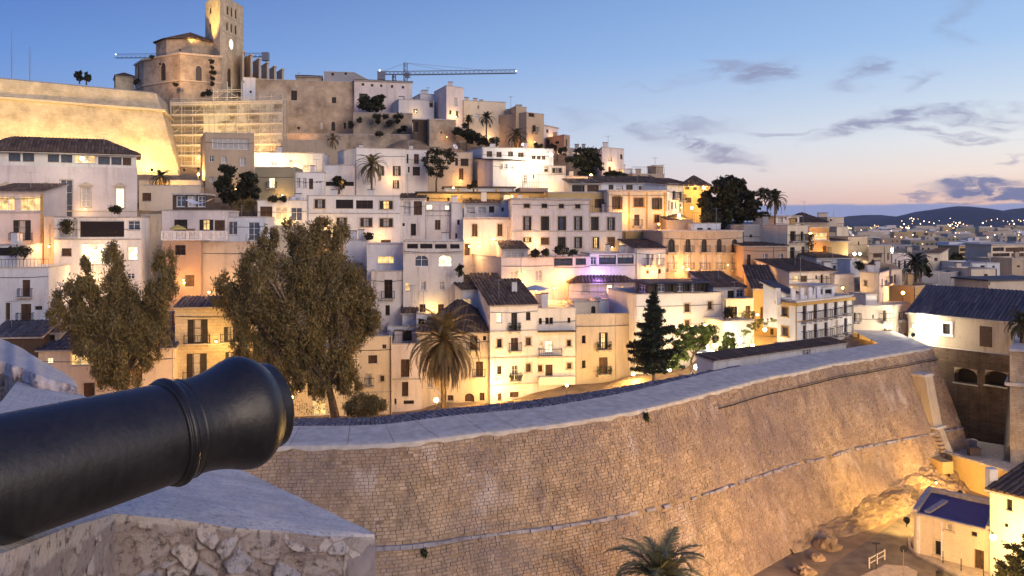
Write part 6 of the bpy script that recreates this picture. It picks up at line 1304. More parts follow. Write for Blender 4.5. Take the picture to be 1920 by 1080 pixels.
mr = n_.new('ShaderNodeMapRange'); mr.inputs['From Min'].default_value = .35; mr.inputs['From Max'].default_value = .6; mr.inputs['To Min'].default_value = .06; mr.inputs['To Max'].default_value = .5; l_.new(tt.outputs[0], mr.inputs['Value']); l_.new(mr.outputs[0], mxs.inputs[0]); l_.new(tr.outputs[0], mxs.inputs[1]); l_.new(b_.outputs[0], mxs.inputs[2]); l_.new(mxs.outputs[0], n_['Material Output'].inputs['Surface']); M_NET = m
A = at(960/3, 300, 163.8); B = at(1590/3, 300, 160.8); fs = Face((A.x, A.y), (B.x, B.y)); zlo, zhi = 38.5, zat(590/3, 165); lv = [zlo+1.95*i for i in range(8)]; lv = [z for z in lv if z < zhi]+[zhi]
npole = 11
for i in range(npole):
    a = fs.len*i/(npole-1)
    for o in (0, -1.1):
        top_ = zhi+(1.6 if o == 0 and i > 3 else .7)
        g = MB(); g.bar(fs.w(a, o, zlo-1), fs.w(a, o, top_), .065, M_PIPE, 5); g.build('standard', sc)
for z in lv:
    for o in (0, -1.1): g = MB(); g.bar(fs.w(0, o, z), fs.w(fs.len, o, z), .06, M_PIPE, 5); g.build('ledger', sc)
    g = MB(); fs.box(g, .1, fs.len-.1, -1.0, -.1, z+.05, z+.11, M_BOARD); g.build('deck_board', sc)
    g = MB(); fs.box(g, 0, fs.len, .16, .20, z+.05, z+.33, M_BOARD); g.build('toe_board', sc)
    g = MB(); g.bar(fs.w(0, .0, z+1.0), fs.w(fs.len, .0, z+1.0), .045, M_PIPE, 4); g.build('guard_rail', sc)
for i in range(0, npole-1, 2):
    g = MB(); a0, a1 = fs.len*i/(npole-1), fs.len*(i+1)/(npole-1)
    for z0_, z1_ in zip(lv[::2], lv[1::2]): g.bar(fs.w(a0, .06, z0_), fs.w(a1, .06, z1_), .045, M_PIPE, 4)
    g.build('brace', sc)
for i in range(3, npole-1):
    a0, a1 = fs.len*i/(npole-1)+.1, fs.len*(i+1)/(npole-1)-.1
    for q in range(0, len(lv)-1, 2):
        g = MB(); z0_, z1_ = lv[q]+.2, lv[min(q+2, len(lv)-1)]+.1; pts_ = [[fs.w(a0+(a1-a0)*s/5, .12+.05*math.sin(s*2.1+q+i), z0_+(z1_-z0_)*r/4) for s in range(6)] for r in range(5)]
        for r in range(4):
            for s in range(5): g.face([pts_[r][s], pts_[r][s+1], pts_[r+1][s+1], pts_[r+1][s]], M_NET)
        g.build('netting', sc)
st2 = empty('scaffold_tower', at(428, 190, 164), 'small open scaffold tower standing on top of the big scaffolding below the clock tower', 'scaffolding')
f0 = fs.hit(1205/3, 190)[0]; f1 = fs.hit(1365/3, 190)[0]; zt2 = zat(515/3, 164)
for i in range(3):
    for o in (.4, -1.4): g = MB(); a = f0+(f1-f0)*i/2; g.bar(fs.w(a, o, zhi), fs.w(a, o, zt2+.9*(i > 0)+.6), .06, M_PIPE, 4); g.build('standard', st2)
for z in (zhi+1, zhi+2.1, zt2): g = MB(); g.bar(fs.w(f0, .4, z), fs.w(f1, .4, z), .055, M_PIPE, 4); g.build('ledger', st2)
g = MB(); g.bar(fs.w(f0, .4, zhi+.6), fs.w((f0+f1)/2, .4, zt2), .05, M_PIPE, 4); g.bar(fs.w(f1, .4, zhi+.6), fs.w((f0+f1)/2, .4, zhi+2.1), .05, M_PIPE, 4); g.build('brace', st2)

# tower cranes
M_CR = plain('crane_steel', (.20, .21, .24), .5, .3)
def lattice(mb, a, b, w, mat, r=.07, seg=None):
    a = Vector(a); b = Vector(b); d = (b-a); L_ = d.length; d.normalize(); x = d.cross(Vector((0, 0, 1))); x = x.normalized() if x.length > .1 else Vector((1, 0, 0)); y = x.cross(d).normalized(); c = [x*w/2-y*w/2, -x*w/2-y*w/2, y*w/2]
    n = seg or max(2, int(L_/(w*1.2)))
    for q in c: mb.bar(a+q, b+q, r, mat, 4)
    for i in range(n):
        p0_, p1_ = a+d*L_*i/n, a+d*L_*(i+1)/n
        for j in range(3): mb.bar(p0_+c[j], p1_+c[(j+1) % 3], r*.7, mat, 3)
cr1 = empty('tower_crane', at(760, 160, 260), 'long horizontal tower crane standing clear against the sky over the convent', 'crane')
g = MB(); lattice(g, at(760, 165, 260), at(760, 117, 260), 1.1, M_CR, .1); g.build('mast', cr1)
g = MB(); lattice(g, at(757, 137, 259), at(968, 134, 262), 1.1, M_CR, .1); g.build('jib', cr1)
g = MB(); lattice(g, at(757, 137, 259), at(712, 136.5, 258), .9, M_CR, .1); g.build('counter_jib', cr1)
g = MB(); c = at(715, 138, 258); g.box(c.x-1.1, c.x+1.1, c.y-.8, c.y+.8, c.z-1.9, c.z+.6, M_CR); g.build('counterweight', cr1)
g = MB(); t_ = at(760, 118, 260)
for q in (at(716, 134, 258), at(840, 133, 260.5), at(925, 133, 261.5)): g.bar(t_, q, .05, M_CR, 3)
g.build('tie_rope', cr1); g = MB(); c = at(764, 141, 259.5); g.box(c.x-.6, c.x+.6, c.y-.6, c.y+.6, c.z-.8, c.z+.8, M_CR); g.build('cab', cr1)
g = MB(); g.bar(at(770, 138, 259.3), at(770, 147, 259.3), .05, M_CR, 3); g.build('hook', cr1)
cr3 = empty('tower_crane', at(738, 160, 262), 'short dark crane mast just left of the tall crane mast', 'crane'); g = MB(); lattice(g, at(738.5, 165, 262), at(738.5, 139, 262), 1.0, M_CR, .14); g.build('mast', cr3)
cr2 = empty('tower_crane', at(440, 170, 300), 'tower crane partly hidden behind the cathedral, its jib poking out on both sides', 'crane')
g = MB(); lattice(g, at(440, 180, 300), at(440, 96, 300), 1.2, M_CR, .12); g.build('mast', cr2)
g = MB(); lattice(g, at(440, 103, 300), at(216, 105, 305), 1.4, M_CR, .075); g.build('jib', cr2); g = MB(); lattice(g, at(440, 103, 300), at(500, 103, 298), 1.3, M_CR, .09); g.build('counter_jib', cr2)
g = MB(); c = at(498, 104, 298); g.box(c.x-1.1, c.x+1.1, c.y-1, c.y+1, c.z-1.9, c.z+1, M_CR); g.build('counterweight', cr2)
ML = emit('lamp_glow_white', (1, .93, .8), 7)
def bulb(mb, c, r, mat, n=8):
    k = mb.mi(mat); b0 = len(mb.v)
    for i in range(n//2+1):
        th = math.pi*i/(n//2)
        for j in range(n): ph = 2*math.pi*j/n; mb.v.append((c[0]+r*math.sin(th)*math.cos(ph), c[1]+r*math.sin(th)*math.sin(ph), c[2]+r*math.cos(th)))
    for i in range(n//2):
        for j in range(n): a, b = b0+i*n+j, b0+i*n+(j+1) % n; mb.f.append((a, a+n, b+n, b)); mb.m.append(k)
for q, rt in ((at(712, 132, 257.5), cr1), (at(968, 133, 262), cr1), (at(217, 102, 305), cr2), (at(501, 100, 298), cr2)): g = MB(); bulb(g, q, .2, ML); g.build('warning_lamp', rt)
for (u, v0, lab) in ((22, 52, 'faint very thin radio mast at the far upper left'), (56, 88, 'thin dark radio mast right of the faint one at upper left')):
    g = MB(); g.bar(at(u, 150, 180), at(u, v0, 180), .09, M_CR, 4, .04); 
    for k in range(8): p = at(u, 90+k*6, 180); g.bar(p-Vector((.35, 0, 0)), p+Vector((.35, 0, 0)), .03, M_CR, 3)
    tag(g.build('radio_mast'), lab, 'mast')

# ================================================================ hill ground
def rampart_side(x, y):
    best = 1e9; bi = 0
    for i in range(0, len(path), 4):
        d_ = (path[i].x-x)**2+(path[i].y-y)**2
        if d_ < best: best = d_; bi = i
    return (Vector((x, y))-path[bi]).dot(nrm[bi])
for X in range(-50, 44, 6):
    GROUND_PTS.append((X, 88 if X < 25 else 84, 9.4)); GROUND_PTS.append((X*.9, 78, 9.6))
for X in range(-50, 50, 8): GROUND_PTS.append((X*.75, 66 if X < 20 else 80, 9.8))
GROUND_PTS += [(70, 100, 15), (60, 99, 15), (50, 98, 14.5), (85, 98, 13), (120, 120, 6), (150, 160, 3), (160, 220, 0), (110, 220, 1), (90, 180, 3), (60, 260, 2), (-60, 210, 56), (-75, 205, 54), (-95, 215, 50), (-40, 215, 56), (-10, 200, 44), (10, 210, 36), (-130, 200, 45), (-120, 110, 30), (-110, 90, 18), (-140, 140, 40), (-60, 260, 45), (20, 280, 20), (-130, 280, 30), (40, 200, 20), (35, 170, 28)]
gpn = np.array(GROUND_PTS); xs = np.arange(-150, 168, 2.0); ys = np.arange(44, 300, 2.0); GX, GY = np.meshgrid(xs, ys)
num = np.zeros_like(GX); den = np.zeros_like(GX)
for p in gpn: w = 1/((GX-p[0])**2+(GY-p[1])**2+1.5)**2.2; num += w*p[2]; den += w
GZ = num/den; vs_ = []
for j in range(len(ys)):
    for i in range(len(xs)):
        x, y, z = xs[i], ys[j], GZ[j, i]
        if y < 100 and (rampart_side(x, y) > -5.5 or (x > 40 and y < 99.5-(x-45)*.28)): z = 4.5
        else: z += .25*noise.noise(Vector((x*.2, y*.2, 0)))
        if y > 290 or x > 160 or x < -145: z = -1
        vs_.append((x, y, float(z)))
nx = len(xs); fs_ = [(j*nx+i, j*nx+i+1, (j+1)*nx+i+1, (j+1)*nx+i) for j in range(len(ys)-1) for i in range(nx-1)]
me = bpy.data.meshes.new('hill'); me.from_pydata(vs_, [], fs_); me.materials.append(M_EARTH); me.polygons.foreach_set('use_smooth', [True]*len(fs_)); hill = bpy.data.objects.new('hill', me); COL.objects.link(hill); tag(hill, kind='structure')
tag(sheet('ditch_ground', [(-70, -10), (150, -10), (150, 101), (-70, 101)], ZR, M_EARTH), kind='structure')
M_PLAIN = plain('plain_fields', (.05, .05, .045), .95, var=.4, scale=.02)
tag(sheet('plain', [(-3300, -300), (3300, -300), (3300, 3400), (-3300, 3400)], 0, M_PLAIN), kind='structure')

# ================================================================ trees
def rawmesh(name, V, n_per, mat):
    me = bpy.data.meshes.new(name); nf = len(V)//n_per; me.vertices.add(len(V)); me.vertices.foreach_set('co', V.astype(np.float32).ravel())
    me.loops.add(len(V)); me.loops.foreach_set('vertex_index', np.arange(len(V), dtype=np.int32)); me.polygons.add(nf); me.polygons.foreach_set('loop_start', np.arange(0, len(V), n_per, dtype=np.int32))
    try: me.polygons.foreach_set('loop_total', np.full(nf, n_per, dtype=np.int32))
    except Exception: pass
    me.materials.append(mat); me.update(calc_edges=True); return me
def leaves(C, size, rg, droop=0.0, slim=.3):
    n = len(C); d = rg.normal(size=(n, 3)); d[:, 2] -= droop*2; d /= np.linalg.norm(d, axis=1)[:, None]; e = rg.normal(size=(n, 3)); b = np.cross(d, e); b /= np.linalg.norm(b, axis=1)[:, None]+1e-9
    s = size*rg.uniform(.55, 1.35, (n, 1)); V = np.empty((n, 4, 3)); V[:, 0] = C-d*s*.5; V[:, 1] = C+b*s*slim*.5; V[:, 2] = C+d*s*.5; V[:, 3] = C-b*s*slim*.5; return V.reshape(-1, 3)
L_EUC = leafmat('pepper_tree_leaves', [(.18, .125, .045), (.24, .165, .058), (.125, .098, .038), (.27, .18, .065), (.16, .135, .045), (.09, .066, .028)])
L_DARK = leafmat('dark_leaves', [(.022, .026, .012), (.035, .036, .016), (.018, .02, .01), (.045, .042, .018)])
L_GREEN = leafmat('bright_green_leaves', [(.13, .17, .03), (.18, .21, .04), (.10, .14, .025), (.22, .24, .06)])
L_CON = leafmat('conifer_needles', [(.012, .018, .012), (.02, .026, .014), (.010, .014, .010)])
M_BARK = plain('bark', (.11, .075, .045), .95, var=.4, scale=4, bump=.8)
def tree(name, label, blobs, Y, base, n, size, mat, seed, droop=0.0, slim=.3, clump=.27, trunk_r=.3, cat='tree', group=None, depth=.9, ncl=None, fork=None, limbs=7):
    rg = np.random.default_rng(seed); rd = random.Random(seed); bp_ = at(base[0], base[1], Y); root = empty(name, bp_, label, cat, group)
    B = [(at(u, v, Y+rd.uniform(-1, 1)*.4*ru/F*Y), ru/F*Y, rv/F*Y) for u, v, ru, rv in blobs]; tot = sum(a*b for _, a, b in B); allC = []
    for c, a, b in B:
        m_ = max(6, int(n*a*b/tot)); k = ncl or max(5, int(9+a*5)); dirs = rg.normal(size=(k, 3)); dirs /= np.linalg.norm(dirs, axis=1)[:, None]; rad = rg.uniform(.35, 1.0, (k, 1))**.6
        cc = np.array(c)+dirs*rad*np.array([a, a*depth, b])*.88; idx = rg.integers(0, k, m_); r_ = clump*(a+b)/2
        sc_ = np.array([r_, r_, r_*(1.5 if droop else .8)])*rg.uniform(.6, 1.2, (k, 1)); P_ = cc[idx]+rg.normal(size=(m_, 3))*sc_[idx]*.6
        if droop: P_[:, 2] -= np.abs(rg.normal(size=m_))*r_*.5
        allC.append(P_)
    P_ = np.concatenate(allC); V = leaves(P_, size, rg, droop, slim)-np.array(bp_)
    o = bpy.data.objects.new('crown', rawmesh('crown', V, 4, mat)); COL.objects.link(o); o.parent = root
    if trunk_r < .07: trunk_r = .03; limbs = 2
    g = MB(); fk = at(*fork, Y) if fork else bp_.lerp(sum((x[0] for x in B), Vector())/len(B), .45)
    mid = bp_.lerp(fk, .5)+Vector((rd.uniform(-.2, .2), 0, 0)); g.tube([bp_-Vector((0, 0, 1 if trunk_r > .07 else .02)), bp_, mid, fk], [trunk_r*1.3, trunk_r*1.1, trunk_r*.9, trunk_r*.75], M_BARK, 9)
    for c, a, b in sorted(B, key=lambda q: -q[1])[:limbs]:
        m1 = fk.lerp(c, .5)+Vector((rd.uniform(-.3, .3)*a, rd.uniform(-.3, .3)*a, rd.uniform(0, .25)*b)); g.tube([fk, m1, c, c+Vector((rd.uniform(-.4, .4)*a, 0, b*.4))], [trunk_r*.55, trunk_r*.35, trunk_r*.18, .03], M_BARK, 6)
    g.build('trunk', root); return root
tree('pepper_tree', 'large feathery olive-brown tree with twin lower trunk behind the cannon muzzle', [(600, 462, 62, 42), (548, 438, 26, 32), (625, 438, 36, 26), (478, 488, 46, 44), (440, 540, 40, 46), (420, 560, 26, 22), (520, 540, 72, 62), (615, 530, 72, 62), (668, 575, 40, 66), (560, 610, 80, 56), (632, 640, 62, 58), (480, 600, 60, 46), (690, 590, 24, 40), (520, 665, 46, 44), (575, 690, 44, 36), (640, 700, 42, 30), (545, 712, 34, 26), (600, 722, 34, 20), (655, 715, 28, 22), (500, 692, 30, 26), (455, 672, 26, 26), (465, 645, 36, 30), (600, 420, 20, 14), (505, 445, 22, 20)], 84, (628, 780), 100000, .42, L_EUC, 5, .55, .22, trunk_r=.42, fork=(615, 722), clump=.22, limbs=12)
tree('pepper_tree', 'wide loose tree with three upright leafy tops in front of the left houses', [(215, 492, 24, 44), (160, 512, 20, 36), (152, 545, 30, 30), (308, 498, 26, 34), (300, 545, 34, 44), (125, 565, 38, 26), (215, 560, 52, 48), (110, 590, 26, 16), (250, 600, 62, 44), (175, 605, 52, 42), (210, 650, 56, 40), (290, 615, 34, 40), (160, 640, 36, 28), (230, 695, 44, 34), (275, 660, 38, 32), (190, 700, 24, 24), (150, 600, 40, 28)], 81, (238, 745), 76000, .39, L_EUC, 9, .55, .22, trunk_r=.3, fork=(240, 705), clump=.22, limbs=12)
tree('round_shrub', 'dense round clipped shrub beside the big tree trunk at the wall', [(684, 757, 34, 18), (665, 764, 22, 14), (706, 764, 20, 14), (684, 768, 34, 12)], 79, (685, 778), 14000, .24, L_EUC, 3, cat='shrub', trunk_r=.05, clump=.42)
tree('garden_tree', 'dark twin-headed tree in front of the tall tan block', [(424, 332, 18, 22), (462, 338, 20, 22), (440, 362, 30, 20), (470, 362, 16, 18), (415, 350, 12, 14)], 122, (455, 400), 6500, .5, L_DARK, 4, slim=.6, trunk_r=.18)
tree('shrub', 'reddish dry shrub under the twin-headed dark tree', [(460, 384, 22, 12), (445, 388, 14, 8)], 121, (460, 398), 1500, .35, L_EUC, 6, cat='shrub', trunk_r=.05)
tree('garden_tree', 'sparse see-through tree left of the shaded tan house', [(812, 292, 20, 16), (835, 300, 20, 18), (820, 320, 22, 16), (845, 285, 14, 10), (800, 305, 12, 12)], 132, (818, 352), 2200, .42, L_DARK, 14, slim=.5, trunk_r=.14)
tree('ficus_tree', 'huge dark round tree on the skyline right of the lit tower house', [(1362, 348, 34, 18), (1340, 380, 32, 30), (1392, 378, 30, 28), (1365, 395, 46, 26), (1330, 398, 20, 18), (1405, 398, 18, 20), (1380, 350, 20, 14), (1350, 415, 34, 14)], 127, (1366, 425), 24000, .62, L_DARK, 8, slim=.65, trunk_r=.5, clump=.24)
tree('stone_pine', 'sparse open pine beside the skyline palm', [(1432, 360, 16, 10), (1446, 366, 18, 10), (1424, 368, 10, 8), (1455, 360, 9, 6)], 136, (1438, 410), 1500, .4, L_DARK, 18, slim=.4, trunk_r=.12)
tree('shrub', 'black rounded shrub under the sparse pine on the skyline', [(1432, 406, 12, 13)], 133, (1432, 422), 1400, .4, L_CON, 21, cat='shrub', trunk_r=.08)
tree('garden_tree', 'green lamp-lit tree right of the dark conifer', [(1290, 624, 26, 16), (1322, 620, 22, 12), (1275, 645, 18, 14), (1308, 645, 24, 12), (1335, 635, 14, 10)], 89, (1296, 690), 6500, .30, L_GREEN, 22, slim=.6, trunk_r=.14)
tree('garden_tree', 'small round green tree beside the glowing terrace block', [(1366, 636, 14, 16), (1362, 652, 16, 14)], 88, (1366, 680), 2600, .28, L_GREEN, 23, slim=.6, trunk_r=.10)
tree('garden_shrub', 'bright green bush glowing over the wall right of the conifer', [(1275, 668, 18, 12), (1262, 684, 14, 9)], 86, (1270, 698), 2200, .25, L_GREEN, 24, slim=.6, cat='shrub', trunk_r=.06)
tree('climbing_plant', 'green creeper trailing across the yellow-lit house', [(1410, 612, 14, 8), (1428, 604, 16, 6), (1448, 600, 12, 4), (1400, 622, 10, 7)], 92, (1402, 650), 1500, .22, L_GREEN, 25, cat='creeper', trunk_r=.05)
tree('ivy', 'dark ivy column climbing the edge of the cream corner house', [(1520, 450, 5, 20), (1524, 480, 7, 22), (1530, 495, 8, 8)], 117, (1525, 505), 1600, .3, L_DARK, 26, cat='creeper', trunk_r=.04)
for k, (bl_, Y, bs, n, lab) in enumerate((
    ([(868, 246, 16, 13), (885, 258, 16, 12)], 153, (875, 275), 2600, 'dark round tree below the two skyline palms'),
    ([(904, 264, 12, 9), (925, 266, 16, 8)], 152, (915, 278), 2000, 'low dark thicket right of the dark round tree on the slope'),
    ([(1098, 288, 26, 14), (1082, 302, 22, 13), (1112, 308, 22, 16), (1100, 322, 20, 10)], 146, (1100, 335), 5000, 'broad dark tree left of the lilac ridge block'),
    ([(1150, 327, 20, 6), (1168, 330, 10, 5)], 147, (1155, 338), 1300, 'low black hedge on the ridge below the lilac block'),
    ([(686, 192, 16, 12), (708, 188, 14, 11), (697, 200, 28, 7)], 164, (697, 208), 3000, 'dark leafy trees in front of the rosy convent'),
    ([(1010, 274, 8, 9)], 154, (1010, 284), 700, 'small pointed dark bush below the hilltop balcony house'),
    ([(1035, 276, 12, 6), (1055, 284, 8, 9)], 152, (1045, 292), 1200, 'dark bushes behind the hotel name board'),
    ([(149, 140, 8, 8), (149, 146, 7, 5)], 172, (149, 148), 1100, 'small dark tree, left one of two on top of the bastion'),
    ([(162, 144, 7, 7), (163, 148, 7, 4)], 172, (162, 150), 1000, 'small dark tree, right one of two on top of the bastion'),
    ([(1795, 484, 11, 10), (1805, 495, 11, 8)], 165, (1798, 505), 1500, 'rounded lamp-lit tree between the white box house and the apartment block'),
    ([(1573, 452, 6, 5)], 165, (1573, 462), 400, 'small tree among the roofs beyond the brownish cube house'),
    ([(1738, 505, 6, 20), (1700, 540, 12, 18)], 124, (1712, 570), 2000, 'dark trees behind the trunk of the tall palm'),
    ([(640, 345, 12, 9), (632, 336, 8, 5)], 128.5, (636, 352), 900, 'bare dark shrub on the low terrace left of the rosy cube house'),
    ([(890, 345, 5, 6), (880, 350, 6, 4)], 127, (888, 356), 400, 'little orange-lit bush below the shaded tan house'))):
    tree('hillside_tree', lab, bl_, Y, bs, n, .5, L_DARK, 40+k, slim=.6, trunk_r=.12)
for k, (fr_, x, y, ru, rv, Y, lab) in enumerate((
    ('b', 790, 490, 5, 4, 159.5, 'dark bush at the upper left of the spotted retaining wall'), ('b', 905, 470, 9, 4, 159.6, 'wide dark bush high on the spotted retaining wall'), ('b', 905, 497, 4, 4, 159.6, 'small bush below the wide one on the retaining wall'), ('b', 955, 468, 6, 3, 159.8, 'third bush along the top of the retaining wall'),
    ('b', 982, 513, 6, 5, 159.9, 'round bush in the middle of the retaining wall'), ('b', 1035, 470, 11, 3, 160, 'long hanging plant at the top right of the retaining wall'), ('b', 1030, 498, 5, 3, 160, 'little plant under the long hanging one'), ('b', 1070, 545, 5, 5, 160.2, 'bush at the lower right of the retaining wall'), ('b', 1040, 555, 4, 3, 160.2, 'low plant beside the lower right bush of the retaining wall'), ('b', 735, 520, 4, 7, 160, 'upright dark plant at the left corner of the retaining wall'), ('b', 915, 577, 9, 2, 154.4, 'thin plants along the long low terrace wall'),
    ('r', 1060, 622, 5, 3, 200.5, 'topmost tuft growing on the apse wall beside the tower'), ('r', 1068, 682, 3, 3, 200.5, 'second tuft down on the apse wall'), ('r', 1080, 732, 7, 3, 200.5, 'wide tuft on the apse wall beside the pointed tower door'), ('r', 1075, 795, 4, 3, 200.5, 'fourth tuft down on the apse wall'), ('r', 1068, 850, 3, 4, 200.5, 'lowest tuft in the column on the apse wall'), ('r', 1025, 935, 8, 6, 199, 'large dark bush at the foot of the apse'), ('r', 980, 955, 4, 4, 199, 'smaller bush left of the large one at the apse foot'), ('r', 700, 855, 5, 3, 197, 'bush on the ledge under the apse corner'), ('r', 455, 577, 4, 3, 203, 'tuft at the top left of the apse wall'), ('r', 305, 825, 6, 5, 209, 'dark bush at the left foot of the cathedral'))):
    uu, vv = px(fr_, x, y); tree('wall_bush', lab, [(uu, vv, ru, rv)], Y, (uu, vv+rv*.6), 420, .42, L_DARK, 120+k, slim=.6, cat='bush', trunk_r=.03, clump=.5)
# terrace greenery
for k, (u, v, ru, rv, Y, lab) in enumerate(((123, 425, 12, 14, 98.6, 'leafy potted plant on the left end of the loggia terrace'), (218, 392, 12, 6, 99, 'dark plants on the roof edge of the loggia house'), (513, 372, 9, 6, 117.8, 'dark potted shrub on the planted roof terrace'), (532, 372, 8, 6, 117.9, 'olive shrub beside the dark potted one on the roof terrace'),
    (690, 442, 10, 6, 113.6, 'dark plant hanging over the small bluish terrace block'), (1004, 474, 8, 6, 107.6, 'small dark terrace shrub below the palace front'), (1022, 472, 8, 6, 107.8, 'second dark terrace shrub below the palace front'), (1052, 468, 14, 8, 107.5, 'wide dark shrub on the restaurant terrace'), (1075, 474, 10, 6, 107.5, 'dark shrub at the corner of the restaurant terrace'),
    (1366, 585, 7, 11, 97.8, 'plant hanging in the left window of the white planted house'), (1612, 497, 8, 8, 109, 'dark round tub tree on the small white cube roof'), (1636, 495, 7, 8, 109.4, 'second dark tub tree right of the round one'), (40, 470, 22, 8, 93.6, 'dark climbing plant on the far left terrace'), (862, 505, 5, 12, 103, 'dark creeper beside the right edge of the tall pale block'),
    (1700, 505, 6, 6, 137, 'dim bush left of the tall palm crown'), (1225, 745-60, 10, 6, 88, 'low bush against the wall under the conifer'))):
    tree('terrace_plant', lab, [(u, v+1, ru, rv)], Y, (u, v+rv*.6), 700, .26, L_DARK, 70+k, slim=.6, cat='plant', trunk_r=.03, clump=.5)
rg0 = random.Random(5)
tufts = MB()
for i in range(46):
    u = rg0.uniform(560, 1180); s_ = 88; v = 772-(u-560)*.105; w = at(u, v-rg0.uniform(0, 8), rg0.uniform(74, 86)); w.z = 10+rg0.uniform(.2, 1.8); leafblob(tufts, w+Vector((0, 0, 0)), rg0.uniform(.5, 1.2), 90, .2, L_EUC, rg0, .7)
tag(tufts.build('street_hedge'), kind='stuff')
tree('garden_bush', 'dark leafy bush in the bottom right corner in front of the lamp-lit house', [(1905, 1040, 22, 24), (1890, 1070, 24, 24), (1925, 1030, 18, 30), (1915, 1080, 30, 20)], 51, (1905, 1110), 5500, .17, L_DARK, 90, slim=.6, trunk_r=.08, cat='bush')
# dark conifer with whorled branches
def conifer(u, v0, v1, Y, label, seed):
    rd = random.Random(seed); rg = np.random.default_rng(seed); b0 = at(u, v0, Y); H_ = (v0-v1)/F*Y; root = empty('conifer', b0, label, 'conifer'); g = MB(); g.tube([b0-Vector((0, 0, 1)), b0+Vector((0, 0, H_*.6)), b0+Vector((0, 0, H_))], [.2, .12, .03], M_BARK, 7); C = []
    for i in range(21):
        f = .10+.88*i/20; z = H_*f; rr0 = H_*.275*(1-f)**.75*rd.uniform(.75, 1.15)+.1
        if .22 < f < .42: rr0 *= 1.12
        for k in range(6):
            a = rd.uniform(0, 6.28); d = Vector((math.cos(a), math.sin(a), .0)); ln_ = rr0*rd.uniform(.7, 1.35); p = b0+Vector((0, 0, z)); e = p+d*ln_+Vector((0, 0, ln_*rd.uniform(.05, .4))); g.bar(p, e, .05, M_BARK, 4, .015)
            m_ = int(150*ln_+50); t = rg.uniform(.12, 1.05, m_)[:, None]; wdt = .14+.16*np.sin(t*3.1)*ln_*.8; side = np.array([-d.y, d.x, 0]); C.append(np.array(p)+(np.array(e)-np.array(p))*t+side*rg.normal(size=(m_, 1))*wdt+np.array([0, 0, 1])*rg.normal(size=(m_, 1))*.09-np.array([0, 0, .06]))
    V = leaves(np.concatenate(C), .26, rg, 0, .4)-np.array(b0); o = bpy.data.objects.new('crown', rawmesh('crown', V, 4, L_CON)); COL.objects.link(o); o.parent = root; g.build('trunk', root)
conifer(1226, 712, 548, 88, 'tall dark conifer with upswept branch tips in front of the floodlit white house', 3)
# palms
def frond_mesh(Lf, rise, droop, seed, nleaf=46, wl=.5, mat=None, dead=0):
    rd = random.Random(seed); g = MB(); pts = []; n = 11; ang = math.radians(rise); p = Vector((0, 0, 0))
    for i in range(n): pts.append(p.copy()); p = p+Vector((math.cos(ang), 0, math.sin(ang)))*(Lf/(n-1)); ang -= math.radians(droop)/(n-1)*(1.0+i/n)
    g.tube(pts, [.045*(1-i/n)+.012 for i in range(n)], mat, 4)
    for i in range(nleaf):
        t = .14+.85*i/nleaf; k = min(n-2, int(t*(n-1))); fr_ = t*(n-1)-k; q = pts[k].lerp(pts[k+1], fr_); tg = (pts[k+1]-pts[k]).normalized(); up_ = tg.cross(Vector((0, 1, 0))).normalized()
        if up_.z < 0: up_ = -up_
        ll = wl*math.sin(math.pi*min(.97, .18+t*.82))*rd.uniform(.85, 1.1)+.06
        for s_ in (-1, 1):
            d = (tg*.75+Vector((0, s_, 0))*.75+up_*rd.uniform(.05, .3)-Vector((0, 0, .25+dead))).normalized(); w_ = tg*.05; e = q+d*ll; g.face([q-w_, q+w_, e+w_*.2, e-w_*.2], mat)
    return g.mesh('frond')
def palmmat(nm, cols): return islands(nm, cols, .6, 0, .25, 1.5, .3)
PG = palmmat('palm_green', [(.05, .055, .02), (.075, .07, .025), (.04, .045, .018)]); PD = palmmat('palm_dry', [(.17, .11, .05), (.12, .08, .04), (.20, .13, .06)]); PK = palmmat('palm_dark', [(.018, .024, .012), (.03, .034, .015), (.022, .022, .012)])
_pc = {}
